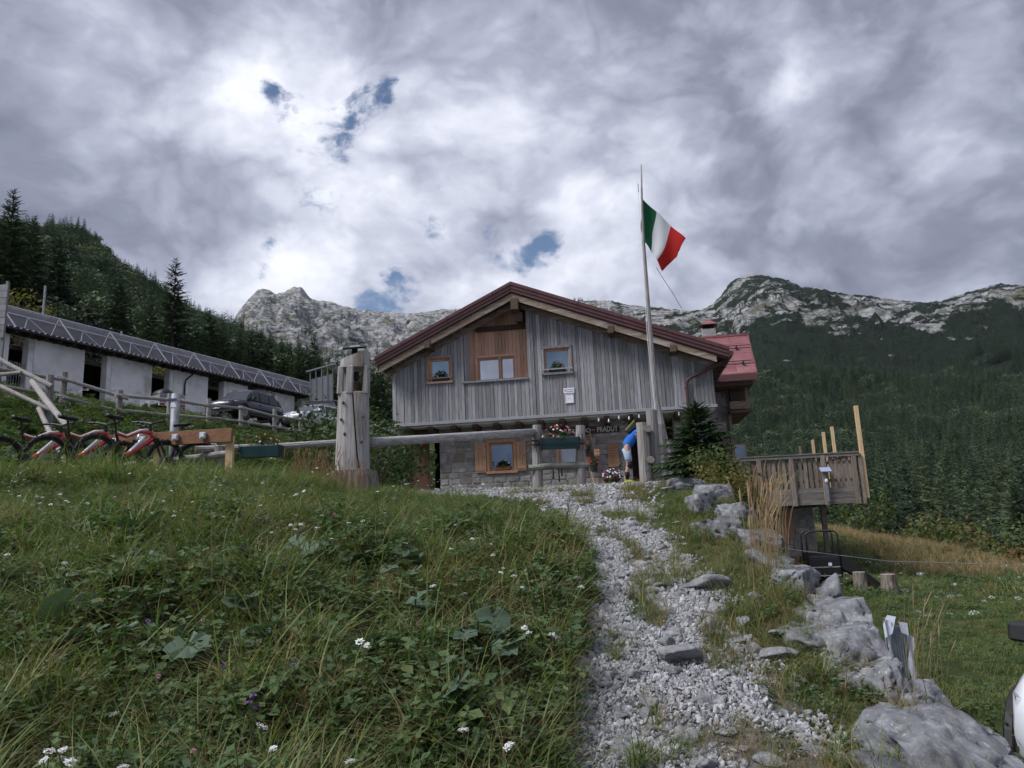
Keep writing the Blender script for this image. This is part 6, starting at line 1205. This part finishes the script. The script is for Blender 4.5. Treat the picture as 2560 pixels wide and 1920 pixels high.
for i, (loc, dm, rz, lb) in enumerate(BOULD):
    o = link('boulder', rock_mesh('boulder', 40+i, (dm[0]*1.04, dm[1]*1.45, dm[2]*1.38), 5, 11, .075)); o.location = (loc[0], loc[1], loc[2]+.01); o.rotation_euler = (0, .05, -rz); tag(o, lb, 'boulder', 'boulders edging the path')
BST = [(1.18, 4.6, .149), (1.04, 4.36, .141), (1.25, 4.38, .118), (1.14, 4.14, .101), (.8, 3.94, .234), (.58, 4.08, .077), (.54, 3.46, .112), (.79, 3.48, .094), (.43, 3.14, .085), (1.29, 3.94, .17), (1.21, 5.06, .274), (.72, 5.36, .101), (.64, 5.12, .097), (1.03, 6.98, .17), (.63, 3.2, .104), (.41, 3.62, .078), (.4, 3.38, .073), (.95, 3.74, .071), (.77, 3.68, .06), (.51, 3.26, .07), (.56, 3.16, .06), (.39, 3.2, .069), (1.19, 3.34, .054), (1.38, 4.22, .068), (1.45, 4.74, .077), (1.78, 8.78, .119), (1.49, 7.66, .091), (1.2, 6.62, .072)]
loose_m = mat('path_stone', (.20, .202, .212), (.38, .38, .388), scale=2.5, rough=.9, rnd=.35, bump=.8, bscale=5, bdist=.04, spec=.2)
SM = [rock_mesh('stone', 70+i, (1, .8, .62 if i % 3 else .38), 3, 11, .10, loose_m) for i in range(8)]
r = random.Random(9)
def put_stone(x, y, wd, k, sink=.18):
    me = SM[k % 8]; o = link('stone', me, path, (x, y, gz(x, y)+.02+wd*.2*(1-sink))); s = wd*1.05; o.scale = (s, s*r.uniform(.7, 1.1), s*r.uniform(.6, 1)); o.rotation_euler = (r.gauss(.12, .15), r.gauss(0, .15), r.random()*6.28)
for i, (x, y, wd) in enumerate(BST): put_stone(x, y, wd, [1, 2, 4, 5, 0, 7, 1, 2, 4, 0, 3, 5, 7, 6][i % 14])
for i in range(260):
    y = 2.4+6.5*r.random()**1.3; f = r.random(); x = float(path_left(y))*(1-f)+float(path_right(y))*f+r.gauss(0, .08); put_stone(x, y, r.choice((.035, .045, .055, .07, .09))*(1+.05*y), r.randrange(8), .45)
# loose gravel
pebble_m = mat('pebble_stone', (.19, .19, .198), (.40, .398, .405), scale=3, rough=.9, rnd=.85, hue=.03, spec=.2)
GP = [rock_mesh('pebble', 170+i, (1, .85, .65), 1, 5, .10, pebble_m) for i in range(6)]
def pathpts(n, y0, y1, jig=.07):
    y = RNG.uniform(y0, y1, n); f = RNG.random(n); x = path_left(y)*(1-f)+path_right(y)*f+RNG.normal(0, jig, n); return x, y, f
def grassy_mask(x, y):
    f = (x-path_left(y))/(path_right(y)-path_left(y))
    return .85*NZ.fbm(x*2.4+8, y*1.5, 4)+(.30*np.exp(-((f-.52)/.13)**2)*((y > 4.4) & (y < 9.2))+.22*sstep((f-.62)/.35)*(y < 11))
P_, S_ = [], []
for n, y0, y1, s0, s1 in ((12000, 1.9, 4, .008, .030), (16000, 4, 7, .010, .036), (12000, 7, 10.5, .014, .046), (16000, 10.5, 20.3, .020, .055)):
    x, y, f = pathpts(n, y0, y1); k = grassy_mask(x, y) < .15+.26*RNG.random(n); x, y = x[k], y[k]; P_.append(np.stack([x, y, ground_z(x, y)+.026], 1)); S_.append(RNG.uniform(s0, s1, len(x))*np.where(RNG.random(len(x)) < .06, 1.8, 1))
P_ = np.concatenate(P_); S_ = np.concatenate(S_); n = len(P_)
scatter('gravel', P_, RNG.uniform(0, 6.28, (n, 3)), np.stack([S_, S_, S_*.7], 1), RNG.integers(0, 6, n), GP, 'loose pale limestone gravel covering the path', 'gravel')

# ------------------------------------------------------------------ grass and herbs
GREENS = [(0, (.046, .076, .028)), (.33, (.090, .132, .042)), (.58, (.152, .192, .058)), (.76, (.22, .235, .078)), (.88, (.29, .26, .12)), (1, (.37, .31, .18))]
grass_m = leafmat('grass_blades', GREENS, trans=.3, rndv=.55, attr='c', rough=.5)
dry_m = leafmat('dry_grass', [(0, (.15, .105, .05)), (.5, (.25, .18, .09)), (1, (.38, .28, .15))], trans=.25, rndv=.6, attr='c')
herb_m = leafmat('herb_leaves', [(0, (.044, .080, .034)), (.5, (.080, .130, .052)), (.85, (.130, .178, .068)), (1, (.20, .205, .085))], trans=.3, rndv=.5, attr='c')
def tuft(seed, nb, h, spread, wd, lean, m, segs=4, name='tuft', curve=1.0):
    r = random.Random(seed); vs, fs, cs = [], [], []
    for _ in range(nb):
        a = r.random()*6.28; q = spread*math.sqrt(r.random()); b = Vector((math.cos(a)*q, math.sin(a)*q, 0)); az_ = r.random()*6.28; L = h*(.45+.75*r.random()); ln = lean*(.3+1.1*r.random()); d = Vector((math.cos(az_), math.sin(az_), 0)); sd = Vector((-d.y, d.x, 0)); w_ = wd*(.6+.8*r.random()); c = r.random(); k = len(vs)
        for s in range(segs+1):
            f = s/segs; pt = b+d*(L*ln*(f**(1+curve)))+Vector((0, 0, L*(f-.42*ln*f**2.4))); wv = sd*w_*(1-f**1.6)*.5
            vs += [pt-wv, pt+wv] if s < segs else [pt]
        for s in range(segs-1): fs.append((k+2*s, k+2*s+1, k+2*s+3, k+2*s+2)); cs.append(c)
        fs.append((k+2*segs-2, k+2*segs-1, k+2*segs)); cs.append(c)
    return crown_mesh(name, (vs, fs, cs), m)
def herb(seed, n, h, spread, sz, m, name='herb'):
    r = random.Random(seed); vs, fs, cs = [], [], []
    for _ in range(n):
        a = r.random()*6.28; q = spread*math.sqrt(r.random()); z = h*(.25+.75*r.random()); c0 = Vector((math.cos(a)*q, math.sin(a)*q, z)); c = r.random()
        for j in range(3):
            t_ = a+j*2.09+r.random()*.5; d = Vector((math.cos(t_), math.sin(t_), .25*r.gauss(0, 1))).normalized(); sd = Vector((-d.y, d.x, .3*r.gauss(0, 1))).normalized(); s = sz*(.6+.7*r.random()); k = len(vs)
            vs += [c0, c0+d*s*.6+sd*s*.42, c0+d*s*1.15-Vector((0, 0, s*.15)), c0+d*s*.6-sd*s*.42]; fs.append((k, k+1, k+2, k+3)); cs.append(c)
        k = len(vs); vs += [Vector((c0.x*.6, c0.y*.6, 0)), c0+Vector((.002, 0, 0)), c0-Vector((.002, 0, 0))]; fs.append((k, k+1, k+2)); cs.append(c)
    return crown_mesh(name, (vs, fs, cs), m)
TF = [tuft(1, 16, .30, .06, .0062, .85, grass_m), tuft(2, 18, .22, .08, .0052, 1.0, grass_m), tuft(3, 11, .42, .05, .0072, .8, grass_m), tuft(4, 18, .15, .07, .0045, .9, grass_m), tuft(5, 14, .32, .06, .0040, 1.0, dry_m), herb(6, 13, .18, .09, .032, herb_m), herb(7, 16, .12, .09, .026, herb_m), herb(8, 9, .26, .08, .046, herb_m)]
def in_view(x, y, m=1.4): return (np.abs(x-.02*y) < .76*y+m)
def scatter_plants(name, n, xr, yr, ok, scale, probs, protos, label, cat, fy=0., tilt=.18, zoff=-.01, shrink=None):
    y = yr[0]+(yr[1]-yr[0])*RNG.random(n)**(1+fy); x = RNG.uniform(xr[0], xr[1], n)
    k = in_view(x, y) & ok(x, y); x, y = x[k], y[k]; n = len(x); z = ground_z(x, y)+zoff
    pr = np.asarray(probs, float); pr /= pr.sum(); u_ = np.clip(RNG.random(n)*.6+.4*(NZ.fbm(x*1.3+2, y*1.3, 4)*.9+.5)+RNG.normal(0, .06, n), 0, .9999); idx = np.searchsorted(np.cumsum(pr), u_)
    rot = np.stack([RNG.normal(0, tilt, n), RNG.normal(0, tilt, n), RNG.uniform(0, 6.28, n)], 1)
    sc_ = RNG.uniform(scale[0], scale[1], n)*(.62+.75*np.clip(NZ.fbm(x*1.7+31, y*1.7, 3)*1.1+.5, 0, 1))
    if shrink is not None: sc_ = sc_*shrink(x, y)
    return scatter(name, np.stack([x, y, z], 1), rot, sc_, np.minimum(idx, len(protos)-1), protos, label, cat)
left_ok = lambda x, y: (x < path_left(y)+.03-.10*NZ.fbm(y*3, x*0+2, 3)) & (y < 12.5)
pr = [.13, .13, .06, .08, .09, .18, .16, .17]
scatter_plants('meadow_grass', 21000, (-4.6, .6), (1.6, 4.6), left_ok, (.55, 1.1), pr, TF, 'lush mixed grass and herbs on the near bank left of the path', 'grass')
scatter_plants('bank_grass', 26000, (-7.6, .8), (4.6, 8.8), left_ok, (.6, 1.15), pr, TF, 'grass and herbs on the upper part of the bank below the bikes', 'grass', shrink=lambda x, y: 1-(.42+.22*sstep((x+3)/1.5))*sstep((y-5.6)/2.4))
scatter_plants('terrace_grass', 14000, (-11.5, 0.2), (8.8, 13.5), lambda x, y: (x < path_left(y)+.05), (.5, 1.0), [.2, .2, .15, .15, .08, .1, .1, .02], TF, 'grass on the flat ground around bikes and trunk lantern', 'grass', shrink=lambda x, y: (1-.5*sstep((x+3.5)/2))*(1+.5*sstep((-4-x)/1.5)*(y < 10.8)))
edge_ok = lambda x, y: (x > path_right(y)-.05+.14*NZ.fbm(y*2.5, x*0+7, 3)) & (x < np.interp(y, EDGE_Y, EDGE_X)+.15)
scatter_plants('verge_grass', 9000, (.8, 2.6), (1.8, 8), edge_ok, (.20, .52), [.12, .25, .08, .25, .12, .08, .18, .02], TF, 'short patchy grass between path and boulders', 'grass')
scatter_plants('dry_verge_grass', 7000, (1, 6.5), (8, 18), edge_ok, (.2, .5), [.12, .25, .05, .2, .25, .05, .1, .02], TF, 'dry patchy grass around the gate posts and young spruce', 'grass')
scatter_plants('path_tufts', 16000, (-.2, 2.2), (2.0, 10), lambda x, y: (x > path_left(y)) & (x < path_right(y)) & (grassy_mask(x, y)+.16*RNG.random(len(x)) > .26), (.24, .58), [.05, .25, .02, .35, .2, .03, .2, 0], TF, 'low tufts of grass growing in the middle of the gravel path', 'grass', zoff=.015)
scatter_plants('yard_tufts', 2600, (-2, 5), (10, 20.4), lambda x, y: (x > path_left(y)) & (x < path_right(y)) & (NZ.fbm(x*.9+4, y*.9, 4) > .22), (.25, .6), [.1, .25, .05, .25, .2, .05, .2, 0], TF, 'sparse tufts of grass in the gravel yard before the hut', 'grass')
# larger weeds on the bank up to the parking terrace
WD = [herb(21, 46, .55, .30, .075, herb_m, 'weed'), herb(22, 56, .38, .32, .060, herb_m, 'weed'), herb(23, 38, .70, .26, .090, olive_leaf, 'weed'), tuft(24, 46, .55, .22, .011, .8, grass_m), tuft(25, 50, .42, .25, .010, .95, grass_m), herb(26, 40, .5, .3, .07, dark_leaf, 'weed')]
bank_ok = lambda x, y: (bank_w(x, y) > -.3) & (bank_w(x, y) < 13.2) & (y > 12.5) & ~((x > -4.1) & (y > 20.5)) & (x < path_left(y)-.2)
scatter_plants('bank_weeds', 20000, (-24, -1), (12.5, 46), bank_ok, (.5, 1.0), [.2, .22, .08, .18, .20, .12], WD, 'dense weeds and grass covering the bank below the parking terrace', 'weeds', fy=.5, shrink=lambda x, y: .24+.76*sstep((bank_w(x, y)-1)/7))
blossom_m = mat('bank_blossom', (.52, .53, .52), (.68, .68, .66), scale=20, rough=.8)
def umbel(seed, n, R, h, sz, m):
    r = random.Random(seed); mb = MB()
    for _ in range(n):
        a = r.random()*6.28; q = R*math.sqrt(r.random()); c = Vector((math.cos(a)*q, math.sin(a)*q, h+R*.25*(1-(q/R)**2)+r.gauss(0, .15)*R)); s = sz*(.7+.6*r.random()); mb.add([c+Vector((s, 0, 0)), c+Vector((0, s, s*.3)), c+Vector((-s, 0, 0)), c+Vector((0, -s, s*.2))], [(0, 1, 2, 3)])
    return mb.mesh('umbel', m, fix=False)
UM_ = [umbel(i, 26, .16, .5, .022, blossom_m) for i in range(4)]
scatter_plants('bank_blossoms', 1500, (-18, -3), (13, 40), lambda x, y: bank_ok(x, y) & (NZ.fbm(x*.35+1, y*.35, 3) > .12), (.6, 1.25), [1, 1, 1, 1], UM_, 'patches of small white blossoms among the weeds of the bank', 'flowers', fy=.3)
# lower meadow on the right
mead_ok = lambda x, y: (x > np.interp(y, EDGE_Y, EDGE_X)+.3) & (x < np.interp(y, [0, 22, 40, 60], [14, 17, 22, 22]))
MT = [tuft(31, 30, .16, .16, .007, .8, grass_m), tuft(32, 34, .12, .18, .007, .9, grass_m), herb(33, 26, .08, .16, .03, herb_m), tuft(34, 26, .24, .14, .006, .7, dry_m)]
scatter_plants('lawn_grass', 15000, (2, 16), (4, 17), lambda x, y: mead_ok(x, y) & (NZ.fbm(x*1.2, y*1.2, 3) > -.35), (.4, .9), [.35, .35, .25, .05], MT, 'short green grass of the lower meadow by the white car', 'grass')
scatter_plants('pasture_grass', 9000, (6, 23), (17, 48), lambda x, y: mead_ok(x, y), (.9, 1.7), [.3, .3, .2, .2], MT, 'grass of the meadow behind the black ramp', 'grass')
scatter_plants('dry_meadow_grass', 5000, (6, 23), (21, 46), lambda x, y: mead_ok(x, y) & (np.abs(x-np.interp(y, [0, 22, 40, 60], [11.5, 14, 18, 18])) < 2.6), (1.0, 2.0), [1], [MT[3]], 'band of tall dry straw coloured grass along the meadow crest', 'grass')
scatter_plants('meadow_blossoms', 700, (5, 16), (11, 24), lambda x, y: mead_ok(x, y) & (NZ.fbm(x*.5+3, y*.5, 3) > .1), (.25, .45), [1, 1, 1, 1], UM_, 'small white blossoms dotted over the lower meadow', 'flowers', zoff=-.05)
scatter_plants('scarp_weeds', 5200, (1.4, 6.8), (2.2, 18), lambda x, y: (x > np.interp(y, EDGE_Y, EDGE_X)+.02) & (x < np.interp(y, EDGE_Y, EDGE_X)+.75), (.30, .62), [.2, .2, .12, .16, .16, .16], WD, 'weeds covering the steep drop below the boulder wall', 'weeds', tilt=.5)
# dry stalks
def stalks(name, label, x, y, n, h, spread, lean, m, seed, heads=True, cat='grass'):
    o = thing(name, label, cat, (x, y, gz(x, y)-.02)); r = random.Random(seed); st = MB(); hd = MB()
    for _ in range(n):
        a = r.random()*6.28; q = spread*math.sqrt(r.random()); b = Vector((math.cos(a)*q, math.sin(a)*q*.7, 0)); L = h*(.6+.45*r.random()); d = Vector((r.gauss(lean, .35), r.gauss(0, .3), 0))*L*.28
        pts = [b, b+d*.15+Vector((0, 0, L*.45)), b+d*.55+Vector((0, 0, L*.8)), b+d+Vector((0, 0, L))]; st.tube(pts, [.0017, .0015, .0012, .0009], 4, cap=False)
        if heads and r.random() < .55:
            e = pts[-1]; dd_ = (pts[-1]-pts[-2]).normalized(); hd.tube([e-dd_*L*.20, e-dd_*L*.12, e-dd_*L*.03, e+dd_*.01], [.0015, .0050, .0042, .001], 5, cap=False)
    st.build('stems', m, o, fix=False)
    if hd.v: hd.build('seed_heads', m, o, fix=False)
    return o
straw = leafmat('straw', [(0, (.27, .19, .10)), (1, (.37, .28, .16))], trans=.2, rough=.7); rust_straw = leafmat('rusty_straw', [(0, (.24, .135, .07)), (1, (.32, .19, .10))], trans=.2, rough=.7)
stalks('tall_dry_grass', 'tall straw coloured grass clump standing against the pitted boulder', 1.62, 5.0, 34, .74, .13, .25, straw, 1)
stalks('tall_dry_grass', 'rusty dry grass behind the straw clump at the wall', 1.84, 5.6, 30, .70, .14, .3, rust_straw, 2)
stalks('tall_dry_grass', 'golden seed stalks leaning right below the deck above the boulder', 2.02, 6.1, 26, .80, .14, .5, straw, 5)
stalks('seed_stalk_tuft', 'fan of tall straw seed stalks right of the corrugated panel', 3.95, 7.8, 24, 1.20, .22, .6, straw, 3)
stalks('dry_grass_patch', 'reddish dry grass patch left of the trunk lantern', -2.95, 10.6, 170, .62, .38, .1, rust_straw, 4, True)
stalks('dry_grass_patch', 'sparse reddish dry grass in front of the lantern stump', -2.45, 10.2, 90, .42, .40, .1, rust_straw, 6, True)
for (x, y, lb) in ((3.95, 7.75, 'long bladed green tuft under the seed stalks right of the wall'), (3.35, 6.7, 'long bladed tuft below the rugged boulder')):
    o = thing('grass_tuft', lb, 'grass', (x, y, gz(x, y)-.02)); link('blades', tuft(int(x*50), 170, .62, .22, .008, .95, leafmat('tuft_blades', [(0, (.06, .078, .022)), (.6, (.10, .115, .032)), (1, (.20, .17, .065))], trans=.3, rndv=.9, attr='c'), 5, 'blades'), o)

# ------------------------------------------------------------------ broad leaves and flowers one can pick out
colt_m = leafmat('coltsfoot_leaf', [(0, (.058, .095, .062)), (.6, (.080, .122, .078)), (1, (.11, .155, .098))], trans=.15, rough=.55, rndv=.4, attr='c')
def broad_leafmesh(seed, R):
    r = random.Random(seed); n = 18; vs = [Vector((0, 0, 0))]; cs = []
    for k in range(n): a = -2.75+5.5*k/(n-1); q = R*(1+.10*math.cos(a*7)+.06*r.random())*(1.0 if abs(a) < 2.3 else .8); vs.append(Vector((math.cos(a)*q+R*.25, math.sin(a)*q*.95, .10*R*math.cos(2*a)+R*.10*r.gauss(0, 1)*.5)))
    vs[0] = Vector((R*.12, 0, -.14*R)); fs = [(0, k, k+1) for k in range(1, n)]; return crown_mesh('leaf', (vs, fs, [.3+.4*r.random()]*len(fs)), colt_m)
CL = [broad_leafmesh(i, .07) for i in range(5)]
COLT = [(-2.15, 3.74), (-1.61, 3.56), (-1.45, 3.48), (-2.48, 4.12), (-2.13, 4.06), (-1.92, 3.92), (-1.75, 4.74), (-2.73, 5.52), (-2.72, 5.16), (-2.28, 5.84), (-1.43, 3.94), (-1.27, 3.62), (-1.43, 5.04), (-1.93, 3.5), (-2.32, 4.6), (-1.38, 4.94), (-.95, 5.18), (-1.02, 4.86), (-.78, 4.92), (-.64, 4.54), (-.59, 4.02), (-.22, 3.66), (-.11, 3.54), (-.3, 3.06), (-.33, 3.32), (-.6, 3.46), (-.15, 3.4)]
r = random.Random(77)
for i, (x, y) in enumerate(COLT):
    o = thing('coltsfoot', 'low coltsfoot plant with broad grey green lobed leaves in the bank grass', 'plant', (x, y, gz(x, y)), 0, 'coltsfoot plants on the grassy bank')
    for k in range(r.choice((2, 3, 3))):
        l = link('leaf', CL[r.randrange(5)], o, (r.gauss(0, .07), r.gauss(0, .06), .19+.07*r.random())); l.rotation_euler = (r.gauss(.15, .3), r.gauss(.25, .25), r.uniform(-2.6, -.5)); s = r.uniform(.8, 1.5); l.scale = (s, s, s)
        MB().tube([(l.location.x*.4, l.location.y*.4, 0), tuple(l.location)], .004, 5).build('stalk', colt_m, o, fix=False)
PINK = [(-1.37, 2.92), (-1.71, 4.18), (-2.3, 6.14), (-2.14, 6.14), (-1.76, 5.36), (-3.27, 6.04), (-.94, 2.28), (-1.02, 2.42), (-1.5, 3.62), (-1.39, 5.7), (-.77, 3.94), (-.48, 3.54), (.22, 5.22), (-2.38, 3.68), (-3.31, 5.06), (-1.59, 3.32), (-1.55, 4.52)]
PUR = [(-.88, 2.98), (-.95, 2.74), (-.95, 2.70), (-.92, 2.68), (-1.74, 3.58), (-1.28, 2.3), (-1.16, 3.0)]
WH = [(-1.46, 2.42), (-1.42, 2.42), (-1.4, 2.38), (-1.45, 2.38), (-1.19, 2.28), (-1.18, 2.32), (-1.36, 2.36), (-.86, 2.56), (-.79, 2.46), (-1.82, 3.96), (-1.18, 3.42), (-2.36, 3.78), (-1.38, 2.64), (-.21, 2.62), (-.54, 2.42), (-.5, 2.36), (-.06, 2.6), (-.65, 3.24), (-.69, 3.28), (-.47, 4.1), (-.29, 3.94), (.01, 3.6), (.09, 4.1), (.3, 4.24), (.34, 4.56), (.14, 3.62), (-.37, 4.3), (.03, 3.56), (.16, 3.6), (.35, 4.42)]
stem_m = MATS['herb_leaves']
def petal_ball(seed, R, n, m, flat=1.0):
    r = random.Random(seed); mb = MB()
    for _ in range(n):
        d = Vector((r.gauss(0, 1), r.gauss(0, 1), r.gauss(.3, 1)*flat)).normalized(); d.z *= flat; a = d.orthogonal().normalized(); mb.add([d*R*.35, d*R*.8+a*R*.16, d*R*(1+.2*r.random()), d*R*.8-a*R*.16], [(0, 1, 2, 3)])
    return mb.mesh('head', m, fix=False)
clover = [petal_ball(i, .016, 46, mat('clover_pink', (.42, .14, .24), (.58, .30, .38), scale=40, rough=.7)) for i in range(3)]; knap = [petal_ball(i+9, .020, 34, mat('knapweed_purple', (.20, .06, .34), (.30, .12, .46), scale=40, rough=.7), .6) for i in range(2)]
yar = [umbel(60+i, 60, .026, 0, .0050, mat('yarrow_white', (.66, .66, .66), (.78, .78, .77), scale=40, rough=.8)) for i in range(3)]
stemmesh = MB().tube([(0, 0, 0), (.01, .005, -.14), (0, .01, -.30)], [.0016, .002, .0025], 5, cap=False).mesh('stem', stem_m, fix=False)
for lst, hd, nm, lb, gr in ((PINK, clover, 'clover_flower', 'pink clover blossom standing in the bank grass', 'clover blossoms on the bank'), (PUR, knap, 'knapweed_flower', 'purple knapweed blossom in the near bank grass', 'knapweed blossoms on the bank'), (WH, yar, 'yarrow_flower', 'white flat yarrow blossom in the bank grass', 'yarrow blossoms on the bank')):
    for i, (x, y) in enumerate(lst):
        o = thing(nm, lb, 'flower', (x, y, gz(x, y)+.26), r.random()*6, gr); l = link('blossom', hd[i % len(hd)], o); l.rotation_euler = (r.gauss(0, .25), r.gauss(0, .25), 0); s = r.uniform(.6, 1.0)*(1.0 if y < 4.5 else 1.2); l.scale = (s*.8, s*.8, s*.8); link('stem', stemmesh, o)
# small far yarrows dotted over the bank
x = RNG.uniform(-6, .5, 900); y = RNG.uniform(4.2, 9.5, 900); k = left_ok(x, y) & in_view(x, y) & (NZ.fbm(x*.8+5, y*.8, 3) > .05); x, y = x[k], y[k]; n = len(x)
scatter('small_yarrows', np.stack([x, y, ground_z(x, y)+.20+.08*RNG.random(n)], 1), RNG.normal(0, .2, (n, 3)), RNG.uniform(.35, .7, n), RNG.integers(0, 3, n), yar, 'tiny white yarrow blossoms sprinkled over the upper bank', 'flowers')

# ------------------------------------------------------------------ air: faint mountain haze over the whole valley
hm = bpy.data.materials.new('haze_air'); hm.use_nodes = True; t = NT(hm.node_tree); t.n.remove(t.n['Principled BSDF'])
pv = t.new('ShaderNodeVolumePrincipled'); pv.inputs['Color'].default_value = (.80, .88, 1, 1); pv.inputs['Density'].default_value = .000025; pv.inputs['Anisotropy'].default_value = .2
t.l.new(pv.outputs[0], t.n['Material Output'].inputs['Volume'])
hz = MB().box(-3200, 3200, -60, 3200, -75, 1000).build('haze', hm); tag(hz, 'faint bluish mountain haze filling the valley air', 'haze', kind='stuff')
